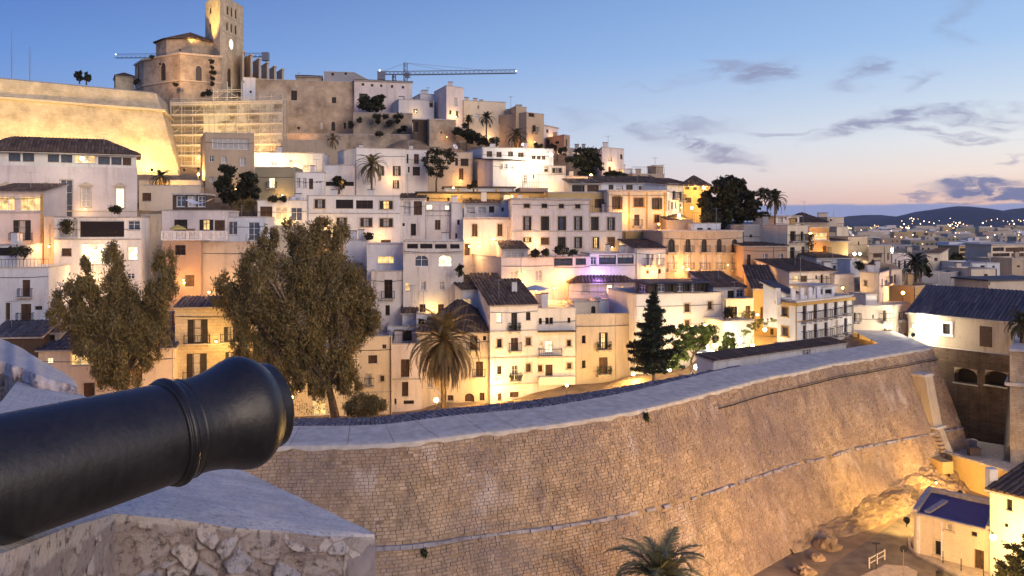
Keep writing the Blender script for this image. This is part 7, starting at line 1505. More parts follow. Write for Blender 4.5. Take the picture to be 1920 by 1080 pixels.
def palm(label, u, vc, rpx, Y, vbase, live=34, dry=0, mat=None, seed=1, tr=.24, wl=.42, erect=False, group=None):
    mat = mat or PG; rd = random.Random(seed); c = at(u, vc, Y); b0 = at(u, vbase, Y); Lf = rpx/F*Y*1.5; root = empty('palm_tree', b0, label, 'palm tree', group)
    g = MB(); n = 10
    for i in range(n):
        p, q = b0.lerp(c, i/n), b0.lerp(c, (i+1)/n); g.bar(p-Vector((0, 0, .0 if i else .8)), q, tr*(1.0), M_BARK, 9, tr*.88)
    g.bar(c-Vector((0, 0, .7)), c+Vector((0, 0, .1)), tr*1.0, M_BARK, 9, tr*1.5); g.build('trunk', root)
    key = (round(Lf, 1), mat.name, wl, erect)
    if key not in _pc: _pc[key] = ([frond_mesh(Lf, r, dr, 3+i, mat=mat, wl=wl*Lf/3.2) for i, (r, dr) in enumerate(((78, 70), (62, 85), (45, 95), (28, 95), (10, 90), (-8, 75)))], [frond_mesh(Lf*.92, r, dr, 20+i, mat=PD, wl=wl*.8*Lf/3.2, dead=.7) for i, (r, dr) in enumerate(((-25, 65), (-45, 40), (-62, 25)))])
    lv_, dd_ = _pc[key]
    for i in range(live):
        k = int((i/live)*(4.2 if erect else 6)); k = min(k, len(lv_)-1); o = bpy.data.objects.new('frond', lv_[k]); COL.objects.link(o); o.parent = root; o.location = c-b0; o.rotation_euler = (rd.uniform(-.12, .12), rd.uniform(-.1, .1), i*2.39996+rd.uniform(-.2, .2)); s_ = rd.uniform(.86, 1.08); o.scale = (s_, s_, s_)
    for i in range(dry):
        o = bpy.data.objects.new('dry_frond', dd_[i % 3]); COL.objects.link(o); o.parent = root; o.location = c-b0-Vector((0, 0, .1)); o.rotation_euler = (0, rd.uniform(-.1, .1), i*2.39996+rd.uniform(-.2, .2)); s_ = rd.uniform(.85, 1.08); o.scale = (s_, s_, s_)
palm('big date palm with a heavy skirt of dry brown fronds behind the rampart', 832, 640, 66, 85, 762, 56, 84, palmmat('palm_olive', [(.20, .12, .03), (.26, .16, .045), (.14, .09, .025)]), 1, .3)
palm('golden lit palm in front of the rosy-white cube house', 697, 311, 27, 127.5, 350, 28, 8, palmmat('palm_gold', [(.14, .11, .03), (.18, .14, .04), (.10, .08, .03)]), 2, .16)
palm('taller of two small palms in front of the long cream hilltop house', 912, 222, 14, 156, 268, 24, 6, PK, 3, .14)
palm('smaller left palm in front of the long cream hilltop house', 879, 224, 10, 156.5, 246, 22, 4, PK, 4, .12)
palm('bushy dark palm on the slope beside the orange street light', 968, 256, 19, 151, 276, 30, 12, PK, 5, .2)
palm('palm silhouetted on the skyline beside the sparse pine', 1453, 376, 21, 132, 424, 28, 4, PG, 6, .14)
palm('tall dark palm rising over the roofs of the lower town', 1717, 494, 27, 116, 556, 32, 10, PK, 7, .2)
palm('small dark palm in the garden under the bastion corner', 302, 334, 18, 124, 356, 22, 6, PK, 8, .12)
palm('palm leaning in from the right edge beside the guardhouse', 1916, 608, 30, 80, 668, 30, 4, PG, 9, .2)
palm('foreground palm crown rising from the ditch below the rampart', 1236, 1092, 88, 46, 1160, 26, 0, palmmat('palm_ditch', [(.15, .14, .06), (.19, .17, .07), (.12, .115, .05)]), 10, .22, .55, True)
palm('little lamp-lit palm beyond the dark yard wall', 1818, 522, 12, 140, 540, 18, 4, PD, 11, .1)
palm('dry ragged palm on the terrace wall below the castle', 625, 262, 13, 151, 276, 18, 8, PD, 12, .12)

# ================================================================ lamps
WARM = (1.0, .54, .20); GOLD = (1.0, .57, .15); YELL = (1.0, .64, .19); ORNG = (1.0, .44, .10); WHT = (1.0, .86, .62)
EM = {YELL: emit('lamp_glow_yellow', (1, .80, .38), 14), WARM: emit('lamp_glow_warm', (1, .74, .36), 14), GOLD: emit('lamp_glow_gold', (1, .80, .38), 14), ORNG: emit('lamp_glow_orange', (1, .62, .22), 12), WHT: emit('lamp_glow_bright', (1, .93, .72), 20)}
def lamp(kind, label, u, v, Y, power, col=WARM, r=.16, pole=0, off=0.35, spot=None):
    c = at(u, v, Y) if off >= 0 else at(u, v, Y); root = empty(kind, c-Vector((0, 0, pole)) if pole else c, label, 'lamp'); g = MB()
    if pole: g.bar(c-Vector((0, 0, pole)), c-Vector((0, 0, .15)), .06, M_IRON, 6, .04); g.bar(c-Vector((0, 0, .18)), c-Vector((0, 0, .1)), .12, M_IRON, 8); g.build('post', root)
    else: g.bar(c+Vector((0, 0, r+.08)), c+Vector((0, .5, r+.12)), .025, M_IRON, 5); g.bar(c+Vector((0, 0, r+.1)), c+Vector((0, 0, r-.02)), .09, M_IRON, 8, .13); g.build('bracket', root)
    g = MB(); bulb(g, c, r, EM[col], 10); bo = g.build('bulb', root)
    if power:
        ld = bpy.data.lights.new('lamp_light', 'POINT'); ld.energy = power*2.0; ld.color = col; ld.shadow_soft_size = .25
        lo = bpy.data.objects.new('lamp_light', ld); COL.objects.link(lo); lo.parent = root; lo.location = (c-Vector((0, .3, 0)))-Vector(root.location)
def flood(label, u, v, Y, power, col, target, size=70, r=.22, blend=.8):
    c = at(u, v, Y); root = empty('floodlight', c, label, 'floodlight'); d = (Vector(target)-c).normalized(); g = MB(); g.bar(c-d*.3, c+d*.02, .16, M_IRON, 8, .26); g.bar(c-Vector((0, 0, .5)), c-d*.15, .04, M_IRON, 5); g.build('housing', root)
    g = MB(); k = g.mi(EM[WHT]); x = d.orthogonal().normalized()*.2; y = d.cross(x).normalized()*.2; n = 10; g.v = [tuple(c+d*.03+x*math.cos(6.2832*i/n)+y*math.sin(6.2832*i/n)) for i in range(n)]; g.f = [tuple(range(n))]; g.m = [k]; g.build('lens', root)
    ld = bpy.data.lights.new('flood_light', 'SPOT'); ld.energy = power; ld.color = col; ld.spot_size = R(size); ld.spot_blend = blend; ld.shadow_soft_size = r; lo = bpy.data.objects.new('flood_light', ld); COL.objects.link(lo); lo.parent = root; lo.location = d*.12; lo.rotation_euler = d.to_track_quat('-Z', 'Y').to_euler()
K = 1.0
for a in (
 ('wall_lamp', 'glaring lamp on the corner of the tall narrow white house', 932, 716, 94.1, 900, GOLD, .2),
 ('street_lamp', 'round street lamp glowing at the foot of the big palm', 818, 750, 83.2, 700, GOLD, .24, 3),
 ('street_lamp', 'small street lamp behind the wall below the middle houses', 1063, 722, 90, 500, GOLD, .17, 3),
 ('wall_lamp', 'yellow lamp at the right foot of the wide beige house', 1187, 701, 94, 900, GOLD, .2),
 ('street_lamp', 'added unseen street lamp behind the trunk of the big tree', 592, 796, 88, 1300, ORNG, .18, 3),  # out of sight behind the rampart, added to warm the lower facades
 ('street_lamp', 'added unseen street lamp in the lane left of the round shrub', 700, 786, 90, 800, WARM, .14, 3),
 ('wall_lamp', 'lamp just right of the cannon muzzle', 548, 744, 86, 500, GOLD, .16),
 ('street_lamp', 'added unseen street lamp below the golden stone house', 440, 760, 86, 1100, GOLD, .16, 3),  # unseen behind the cannon and slab, added for the street glow, next two too
 ('street_lamp', 'added unseen street lamp under the left tree', 340, 765, 84, 900, ORNG, .16, 3),
 ('street_lamp', 'added street lamp hidden behind the foreground slab at left', 120, 800, 80, 350, ORNG, .16, 3),
 ('wall_lamp', 'lamp under the balcony band of the golden stone house', 405, 640, 90.5, 220, GOLD, .1),
 ('wall_lamp', 'second lamp under the balcony band of the golden stone house', 445, 650, 90.8, 220, GOLD, .1),
 ('street_lamp', 'added unseen street lamp between the cream house and the shuttered pale house', 760, 780, 92, 750, GOLD, .07, 3),  # this and the next three are added glow for the house feet, unseen
 ('street_lamp', 'added unseen lamp by the arched door of the low dark-roofed house', 872, 766, 91, 600, GOLD, .14, 3),
 ('street_lamp', 'added unseen lamp below the flat-roofed house with canopy', 1005, 758, 91, 650, GOLD, .07, 3),
 ('street_lamp', 'added unseen lamp below the wide beige house', 1118, 746, 92, 650, GOLD, .07, 3),
 ('wall_lamp', 'first uplight between the windows of the floodlit white house', 1277, 612, 95.9, 70, GOLD, .12),
 ('wall_lamp', 'second uplight between the windows of the floodlit white house', 1298, 611, 96.1, 70, GOLD, .12),
 ('wall_lamp', 'third uplight between the windows of the floodlit white house', 1322, 609, 96.4, 70, GOLD, .12),
 ('wall_lamp', 'fourth uplight between the windows of the floodlit white house', 1341, 607, 96.6, 70, GOLD, .12),
 ('garden_lamp', 'bright garden lamp in the bushes right of the conifer', 1255, 693, 88.5, 260, WHT, .2),
 ('garden_lamp', 'bright garden lamp glowing through the green tree', 1306, 688, 90, 350, WHT, .3),
 ('garden_lamp', 'left one of three terrace lamps behind the green tree', 1325, 650, 92, 200, WHT, .22),
 ('garden_lamp', 'middle one of three terrace lamps behind the green tree', 1341, 648, 92, 300, WHT, .25),
 ('wall_lamp', 'tall bright lamp on the glowing terrace block', 1388, 638, 93.4, 300, WHT, .3),
 ('wall_lamp', 'lamp above the pavement right of the glowing terrace block', 1411, 648, 92, 350, GOLD, .2),
 ('wall_lamp', 'yellow lamp on the yellow-lit house under the creeper', 1434, 618, 95.5, 700, GOLD, .22),
 ('wall_lamp', 'second yellow lamp lower on the yellow-lit house', 1420, 590, 97, 450, GOLD, .12),
 ('street_lamp', 'added street lamp hidden behind the long shed', 1500, 672, 90, 500, GOLD, .14, 2.5),  # hidden lights added to wash the house fronts, with the two below
 ('street_lamp', 'added unseen street lamp below the cream stepped house', 1610, 664, 90, 800, GOLD, .14, 2.5),
 ('street_lamp', 'second added unseen street lamp below the cream stepped house', 1665, 655, 93, 600, GOLD, .14, 2.5),
 ('wall_lamp', 'bright lamp on the wall of the low house by the road', 1862, 1007, 55.2, 950, GOLD, .2),
 ('wall_lamp', 'small lamp on the left corner of the blue-roofed low house', 1735, 930, 68.2, 900, GOLD, .16),
 ('street_lamp', 'added unseen street lamp on the pavement below the picture edge beside the low house', 1765, 1104, 46, 6500, GOLD, .14, 4),  # outside the frame, added to light the road
 ('street_lamp', 'lamp at the mouth of the gate vault below the turret', 1755, 905, 73.5, 120, GOLD, .08),
 ('wall_lamp', 'glaring white lamp at the left corner of the guardhouse', 1716, 612, 95.2, 1300, WHT, .26),
 ('garden_lamp', 'added unseen garden lamp low in front of the green tree behind the rampart', 1296, 704, 83.5, 650, WHT, .08),  # added to brighten the green tree, hidden by the rampart
 ('street_lamp', 'orange lamp in the alley below the tall palm', 1693, 549, 104, 600, ORNG, .2, 3),
 ('wall_lamp', 'bright lamp on the corner of the slender white house', 1273, 404, 123.5, 600, GOLD, .24),
 ('wall_lamp', 'small lamp on the lit ochre tower house', 1297, 390, 132, 350, GOLD, .2),
 ('wall_lamp', 'glaring lamp under the eaves of the lit ochre tower house', 1320, 352, 133, 700, GOLD, .22),
 ('wall_lamp', 'lamp beside the long glowing balcony', 1519, 439, 121, 450, ORNG, .26),
 ('wall_lamp', 'left one of a pair of terrace lamps in the lower town', 1602, 476, 127, 180, WHT, .22),
 ('wall_lamp', 'right one of a pair of terrace lamps in the lower town', 1612, 476, 127, 180, WHT, .18),
 ('wall_lamp', 'white lamp beyond the tan loggia house', 1672, 469, 140, 250, WHT, .26),
 ('street_lamp', 'orange street light among the ridge palms', 982, 271, 149, 1100, ORNG, .3, 3),
 ('wall_lamp', 'left one of the two glaring lamps below the hillside hotel', 976, 308, 132.5, 260, WHT, .2),
 ('wall_lamp', 'lamp in the small porch between the two glaring lamps', 985, 308, 133.5, 220, GOLD, .2),
 ('wall_lamp', 'right one of the two glaring lamps below the hillside hotel', 1006, 311, 132.8, 260, WHT, .2),
 ('wall_lamp', 'left floodlamp of the hotel name board', 991, 289, 139.3, 500, WHT, .28),
 ('wall_lamp', 'right floodlamp of the hotel name board', 1033, 290, 140.4, 600, WHT, .3),
 ('street_lamp', 'small lamp on the roofline below the broad ridge tree', 1108, 329, 136, 350, ORNG, .24, 2),
 ('wall_lamp', 'floodlamp on the white terrace house below the scaffolding', 502, 301, 133.1, 800, WHT, .3),
 ('wall_lamp', 'second lamp on the white terrace house below the scaffolding', 553, 310, 133.4, 350, GOLD, .2),
 ('wall_lamp', 'round bright lamp in the loggia of the rosy mansion', 154, 297, 113.8, 260, WHT, .26),
 ('street_lamp', 'lamp below the bastion corner beside the tan block', 372, 327, 131, 900, GOLD, .16, 2),
 ('street_lamp', 'lamp in the lane behind the long ochre-lit front', 850, 352, 124.3, 380, GOLD, .1),
 ('street_lamp', 'second lamp in the lane before the long ochre-lit front', 960, 368, 122.8, 420, GOLD, .1),
 ('wall_lamp', 'lamp lighting the foot of the weathered house', 880, 462, 114.5, 420, WARM, .1),
 ('wall_lamp', 'second lamp lighting the foot of the peach-lit house', 925, 448, 114.8, 420, WARM, .1),
 ('wall_lamp', 'lamp behind the blank rosy house roof', 1005, 545, 104.8, 420, ORNG, .1),
 ('wall_lamp', 'lamp in the court of the blank rosy house', 1040, 540, 105, 420, ORNG, .1),
 ('wall_lamp', 'lamp at the foot of the arcaded palace', 1345, 515, 111, 600, ORNG, .12),
 ('wall_lamp', 'second lamp at the foot of the arcaded palace', 1290, 505, 111, 450, ORNG, .12),
 ('wall_lamp', 'lamp at the foot of the cream corner house', 1508, 492, 112.3, 450, GOLD, .12),
 ('wall_lamp', 'lamp in the lane beside the cream mansion', 1235, 420, 120, 350, ORNG, .12),
 ('wall_lamp', 'lamp under the loggia of the lit loggia house', 1580, 540, 103, 200, GOLD, .12),
 ('wall_lamp', 'lamp at the left end of the far left courtyard', 72, 480, 102, 260, ORNG, .1),
 ('wall_lamp', 'lamp in the strip beside the loggia house', 92, 462, 99.5, 220, ORNG, .1),
 ('wall_lamp', 'warm lamp below the plain beige windowless house', 392, 548, 99, 420, ORNG, .12),
 ('wall_lamp', 'warm lamp below the terracotta house', 345, 530, 98.5, 260, ORNG, .12),
 ('wall_lamp', 'lamp in the lit room under the loggia terrace', 178, 470, 98.4, 150, GOLD, .16),
 ('wall_lamp', 'lamp on the garden wall left of the tan block', 320, 350, 124, 350, GOLD, .12),
 ('wall_lamp', 'white light behind the hedge near the lower-town apartments', 1788, 502, 160, 300, WHT, .34),
 ('wall_lamp', 'orange light behind the hedge near the lower-town apartments', 1799, 500, 160, 200, GOLD, .28)):
    lamp(*a)
# lanterns added between the rows of houses to warm the feet of the facades
rl = random.Random(12)
for (nm, lb, FLh, FRh, fh, zbh, z1h, rfh, grh, frh) in list(HOUSES):
    if not grh or nm in ('retaining_wall', 'garden_wall', 'yard_wall', 'warehouse', 'long_shed', 'ruin', 'castle') or FLh.y < 99 or FLh.y > 166 or fh.len < 4 or z1h-zbh < 4: continue
    for q in range(2 if fh.len > 11 else 1):
        a = fh.len*((q+rl.uniform(.25, .75))/(2 if fh.len > 11 else 1)); w = fh.w(a, .7, zbh+rl.uniform(1.2, 2.4)); uu, vv = CU+w.x/w.y*F, CV+(EYE-w.z)/w.y*F
        lamp('added_lane_lantern', ' '.join(('%s wall lantern low on the %s' % ('right' if q else 'small', lb)).split()[:16]), uu, vv, w.y, rl.choice((45, 80, 125, 175))*(.6 if w.y > 145 else 1), rl.choice((ORNG, GOLD, GOLD, WARM)), .07)
# aerials and dishes on the roofs
ra = random.Random(31)
for (nm, lb, FLh, FRh, fh, zbh, z1h, rfh, grh, frh) in list(HOUSES):
    if nm in ('retaining_wall', 'garden_wall', 'yard_wall', 'castle', 'cathedral') or FLh.y > 170 or ra.random() < .45: continue
    w = fh.w(fh.len*ra.uniform(.15, .85), -ra.uniform(1.2, 3), z1h); g = MB(); h_ = ra.uniform(1.4, 2.6)+(1.2 if rfh != 'flat' else 0); g.bar(w-Vector((0, 0, .7)), w+Vector((0, 0, h_)), .028, M_METAL, 4); an = ra.uniform(0, 3.1); dv = Vector((math.cos(an), math.sin(an), 0))
    for i in range(6): c_ = w+Vector((0, 0, h_-.1))+Vector((-dv.y, dv.x, 0))*(.22*i-.5); g.bar(c_-dv*(.38-.03*i), c_+dv*(.38-.03*i), .014, M_METAL, 3)
    g.bar(w+Vector((dv.y*.55, -dv.x*.55, h_-.1)), w+Vector((-dv.y*.65, dv.x*.65, h_-.1)), .016, M_METAL, 3)
    tag(g.build('antenna', org=w), ' '.join(('thin television aerial on the %s' % lb).split()[:16]), 'antenna')
# violet strip over the restaurant terrace
c = at(1112, 514, 108.2); vl = empty('strip_lamp', c, 'violet strip light washing the white restaurant terrace wall', 'lamp'); g = MB(); g.box(c.x-.8, c.x+.8, c.y-.03, c.y+.03, c.z-.03, c.z+.03, emit('violet_strip', (.45, .25, 1), 1.5)); g.build('tube', vl)
ld = bpy.data.lights.new('violet_light', 'POINT'); ld.energy = 620; ld.color = (.42, .26, 1); ld.shadow_soft_size = .5; lo = bpy.data.objects.new('violet_light', ld); COL.objects.link(lo); lo.parent = vl; lo.location = (.6, -.5, -.5)
# floodlights of the monuments
for lab, u, v, Y, pw, col, tg, sz in (
 ('bright floodlight on the rampart washing the guardhouse wall', 1712, 628, 92, 500, WHT, (47, 97, 17.5), 150),
 ('floodlight low under the right part of the bastion', 285, 318, 143, 10500, YELL, (-62, 151, 45), 125),
 ('floodlight low under the middle of the bastion', 190, 318, 136, 9500, YELL, (-72, 145, 45), 130),
 ('floodlight low under the left middle of the bastion', 95, 318, 130, 8500, YELL, (-81, 139, 45), 130),
 ('floodlight low under the left end of the bastion', 0, 318, 125, 8500, YELL, (-88, 133, 45), 130),
 ('floodlight at the foot of the bastion corner', 345, 318, 152, 6000, YELL, (-61, 157, 46), 130),
 ('left floodlight at the foot of the scaffolding', 372, 316, 155, 3800, WARM, (-55, 167, 45), 125),
 ('right floodlight at the foot of the scaffolding', 480, 303, 157, 3800, WARM, (-48, 167, 46), 125),
 ('floodlight on the apse roof aimed at the clock tower', 338, 93, 200.8, 26000, YELL, (-73.5, 209, 82), 60),
 ('floodlight left of the apse lighting the cathedral stone', 300, 120, 188, 8000, WARM, (-77, 200, 66), 85),
 ('floodlight right of the tower lighting the clock face side', 470, 172, 182, 13000, WARM, (-66.5, 210, 80), 60),
 ('floodlight below the castle wall', 560, 240, 150, 1300, ORNG, (-42, 164, 50), 120),
 ('floodlight in the ditch washing the ochre retaining wall', 1800, 925, 70, 3200, GOLD, (38, 77, 7.5), 130),
 ('floodlight at the rocks grazing up the rampart near its far end', 1700, 975, 64, 2300, YELL, (33, 76, 10), 165),
 ('street floodlight low in the ditch under the rampart', 1700, 1100, 52, 1500, ORNG, (21, 66, 10), 150)):
    flood(lab, u, v, Y, pw, col, tg, sz)
# hotel name board
sg = empty('sign_board', hs['face'].w(5, .3, hs['z1']), 'long white hotel name board glaring between two floodlamps', 'sign'); f_ = hs['face']; a0, _ = f_.hit(*px('c', 645, 460)); a1, _ = f_.hit(*px('c', 798, 460)); zt_ = f_.hit(*px('c', 700, 446))[1]; zb_ = f_.hit(*px('c', 700, 472))[1]
g = MB(); f_.box(g, a0, a1, .12, .22, zb_, zt_, M_WHITE); g.build('panel', sg)
gl_ = M_IRON; hh = zt_-zb_; x = a0+1.3
for ch_ in 'ldrolrloe':
    g = MB(); wd = .62; z0_, z1_ = zb_+.22*hh, zt_-.2*hh
    f_.box(g, x, x+.12, .22, .27, z0_, z1_, M_TRIM)
    if ch_ in 'lde': f_.box(g, x+.12, x+wd*.7, .22, .27, z0_, z0_+.12, M_TRIM)
    if ch_ in 'dro': f_.box(g, x+wd*.7, x+wd*.7+.12, .22, .27, z0_+.1, z1_-.1, M_TRIM); f_.box(g, x+.12, x+wd*.7, .22, .27, z1_-.12, z1_, M_TRIM)
    if ch_ in 'eo': f_.box(g, x+.12, x+wd*.6, .22, .27, (z0_+z1_)/2-.05, (z0_+z1_)/2+.05, M_TRIM)
    g.build('letter', sg); x += wd+.28
# signs and posts by the lower street
def gz(u, v, z=ZR): Y = yat(v, z); return at(u, v, Y)
b0 = gz(1643, 1072); s1 = empty('street_sign', b0, 'flat dark T-shaped street sign on a thin post in the ditch road', 'sign'); g = MB(); g.bar(b0, b0+Vector((0, 0, 1.9)), .03, M_IRON, 6); g.build('post', s1); g = MB(); c = b0+Vector((0, 0, 1.95)); g.box(c.x-.24, c.x+.24, c.y-.12, c.y+.12, c.z-.03, c.z+.03, M_IRON); g.build('plate', s1)
b0 = gz(1694, 1085); s2 = empty('road_sign', b0, 'round road sign seen from behind on a thin post beside the bend', 'sign'); g = MB(); g.bar(b0, b0+Vector((0, 0, 1.95)), .028, M_METAL, 6); g.build('post', s2); g = MB(); c = b0+Vector((0, 0, 2.0)); n = 16; g.v = [(c.x+.24*math.cos(6.2832*i/n), c.y-.02, c.z+.24*math.sin(6.2832*i/n)) for i in range(n)]+[(c.x+.24*math.cos(6.2832*i/n), c.y+.02, c.z+.24*math.sin(6.2832*i/n)) for i in range(n)]; g.mi(M_IRON); g.f = [tuple(range(n)), tuple(range(n, 2*n))]+[(i, (i+1) % n, n+(i+1) % n, n+i) for i in range(n)]; g.m = [0]*len(g.f); g.build('disc', s2)
# wooden barrier
c = gz(1640, 1062); br = empty('barrier', c, 'low slanting wooden barrier beside the ditch road', 'barrier'); a, b = gz(1630, 1066), gz(1659, 1050)
for q in (a, a.lerp(b, .5), b): g = MB(); g.bar(q, q+Vector((0, 0, .75)), .05, M_BOARD, 5); g.build('post', br)
for h_ in (.35, .68): g = MB(); g.bar(a+Vector((0, 0, h_)), b+Vector((0, 0, h_)), .04, M_BOARD, 4); g.build('rail', br)
# bollard posts along the pavement of the low house
for k, (u, v, lab) in enumerate(((1768, 1060, 'thin iron post on the pavement left of the low house door'), (1802, 1075, 'second thin iron post on the pavement'), (1844, 1096, 'third thin iron post on the pavement nearest the bush'))):
    q = gz(u, v); g = MB(); g.bar(q, q+Vector((0, 0, 1.0)), .03, M_IRON, 6); tag(g.build('bollard', org=q), lab, 'bollard')
q = gz(1762, 1098); g = MB(); g.bar(q, q+Vector((0, 0, .9)), .22, M_DWOOD, 10, .25); g.bar(q+Vector((0, 0, .9)), q+Vector((0, 0, 1.0)), .26, M_IRON, 10, .12); tag(g.build('litter_bin', org=q), 'dark round litter bin on the street corner below the low house', 'bin')
# bits on the terrace road: concrete blocks and a bench
for k, (u, v, Y, w_, lab) in enumerate(((1748, 823, 81, .35, 'small concrete block on the terrace road nearest the turret'), (1812, 826, 82, .3, 'left pale box by the dark wall on the terrace'), (1822, 828, 82, .35, 'right pale box by the dark wall on the terrace'), (1826, 838, 79, .5, 'low brown bench on the terrace road'))):
    p = at(u, v, Y); p.z = 8.35; g = MB(); g.box(p.x-w_, p.x+w_, p.y-.3, p.y+.3, p.z, p.z+.6, M_KERB if k != 3 else M_TILE); g.box(p.x-w_-.05, p.x+w_+.05, p.y-.35, p.y+.35, p.z+.6, p.z+.7, M_KERB if k != 3 else M_TILE); tag(g.build('terrace_block', org=p), lab, 'block' if k != 3 else 'bench')
# parasols, dishes, antennas, tanks
def parasol(label, u, v, Y, r, mat):
    c = at(u, v, Y); root = empty('parasol', c-Vector((0, 0, 2.1)), label, 'parasol'); g = MB(); g.bar(c-Vector((0, 0, 2.1)), c, .03, M_METAL, 6); g.build('pole', root); g = MB(); n = 8
    for i in range(n):
        a0, a1 = 6.2832*i/n, 6.2832*(i+1)/n; p, q = c+Vector((r*math.cos(a0), r*math.sin(a0), -.45)), c+Vector((r*math.cos(a1), r*math.sin(a1), -.45)); g.face([c, p, q], mat); g.face([p, q, q-Vector((0, 0, .15)), p-Vector((0, 0, .15))], mat)
    g.build('canopy', root)
parasol('open pale-blue parasol on the roof terrace between the two middle houses', 1004, 534, 104, 1.7, plain('blue_canvas', (.30, .38, .52), .8)); parasol('small yellow parasol on the lilac house terrace', 333, 421, 102.5, 1.0, plain('yellow_canvas', (.55, .42, .12), .8)); parasol('square white parasol left of the cream hilltop terraces', 1320, 650, 91.5, 1.1, M_WHITE)
c0 = at(347, 375, 101); c1 = at(392, 374, 101.5); g = MB()
for i in range(8):
    a, b = c0.lerp(c1, i/8), c0.lerp(c1, (i+1)/8); s0, s1_ = -.5*math.sin(math.pi*i/8), -.5*math.sin(math.pi*(i+1)/8); g.face([a+Vector((0, 0, s0)), b+Vector((0, 0, s1_)), b+Vector((0, 1.8, s1_+.2)), a+Vector((0, 1.8, s0+.2))], M_WHITE)
tag(g.build('shade_sail'), 'white sagging shade sail over the lilac house roof terrace', 'sail')
tg_ = H('glass_house', 'brown glazed roof room behind the white shade sail', 'd', (1165, 108), (1395, 108.4), 92, 200, 'brown', 'slab', [(1190, 98, 1250, 172, 't'), (1265, 98, 1325, 172, 'p'), (1335, 100, 1388, 172, 't')], d=4, cat='roof room', ground=False, over=.1)
for k, (u, v, Y, lab) in enumerate(((854, 275, 140, 'white satellite dish on the roof of the shaded tan house'), (548, 372, 119, 'tall wrapped tank on the planted roof terrace'), (1602, 490, 111.5, 'satellite dish on the bluish-white low house'), (1596, 438, 132, 'satellite dish over the brownish cube house'))):
    c = at(u, v, Y)
    if k == 1: g = MB(); g.bar(c-Vector((0, 0, 1.1)), c+Vector((0, 0, .2)), .5, WALLS['cool'], 10); g.bar(c+Vector((1.1, 0, -1.1)), c+Vector((1.1, 0, .1)), .5, WALLS['cool'], 10); tag(g.build('water_tank'), 'pair of pale blue-wrapped water tanks on the planted roof terrace', 'tank'); continue
    g = MB(); n = 12; ax = Vector((.6, -.6, .5)).normalized(); x = ax.orthogonal().normalized(); y = ax.cross(x)
    for i in range(n): a0, a1 = 6.2832*i/n, 6.2832*(i+1)/n; g.face([c-ax*.12, c+x*.5*math.cos(a0)+y*.5*math.sin(a0), c+x*.5*math.cos(a1)+y*.5*math.sin(a1)], M_WHITE)
    g.bar(c, c-Vector((0, 0, 1)), .03, M_METAL, 5); g.bar(c-ax*.1, c+ax*.4, .02, M_METAL, 4); tag(g.build('satellite_dish'), lab, 'satellite dish')
def aerial(label, u, v, Y, h=2.2):
    c = at(u, v, Y); g = MB(); g.bar(c-Vector((0, 0, h)), c, .025, M_METAL, 4)
    for i in range(5): z = c-Vector((0, 0, .1+.12*i)); g.bar(z-Vector((.35-.04*i, 0, 0)), z+Vector((.35-.04*i, 0, 0)), .014, M_METAL, 3)
    tag(g.build('antenna'), label, 'antenna')
for a in (('thin antenna over the fully white box room at the left of the palace', 866, 362, 121), ('antenna on the roof ridge behind the restaurant with violet light', 1122, 492, 111), ('antenna on the rosy hip-roofed house', 1118, 493+6, 110), ('antenna over the long shuttered white house', 700, 352, 122), ('antenna over the tall pale block', 838, 430, 106), ('antenna on the castle roof', 560, 135, 170), ('antenna on the long cream hilltop house', 850, 180, 165),
          ('antenna on the tan roof-terrace house of the ridge', 1215, 312, 150), ('antenna on the pale stepped skyline block', 1563, 396, 149), ('antenna on the arcaded palace roof', 1300, 416, 116), ('antenna on the guardhouse-side stepped house', 1655, 548, 98), ('antenna on the small low roof behind the big tree', 918, 500, 106), ('antenna on the tall tan block', 440, 232, 129), ('antenna on the lit tower house', 1345, 330, 137), ('antenna on the lower right wing of the palace', 1195, 480, 112)):
    aerial(*a)

# ================================================================ distant town, hills, haze
rgd = random.Random(21); DW = [WALLS[k] for k in ('beige', 'tan', 'pink', 'khaki', 'cool', 'ochre', 'grey', 'terra', 'stone')]
adj = ['beige', 'tan', 'rosy', 'olive', 'bluish', 'ochre', 'grey', 'brick-coloured', 'stone-coloured']
wm = MB(); wm.box(-.5, .5, -.03, .03, -.6, .6, M_DARK); wmesh = wm.mesh('window'); wl_ = MB(); wl_.box(-.5, .5, -.03, .03, -.6, .6, M_LIT); wlmesh = wl_.mesh('window')
stuffb = MB(); cnt = 0; Yd = 150.0; rows_ = []
while Yd < 1750:
    step = Yd*.035+5; umin = 1470; u = umin+rgd.uniform(0, 20)
    while u < 2080:
        w = rgd.uniform(7, 18)*(1+Yd/1500); wpx = w/Yd*F
        if not (Yd < 235 and u < 1700): rows_.append((u, Yd+rgd.uniform(-.3, .3)*step, w))
        u += wpx*rgd.uniform(1.05, 1.5)+rgd.uniform(0, 3)
    Yd += step
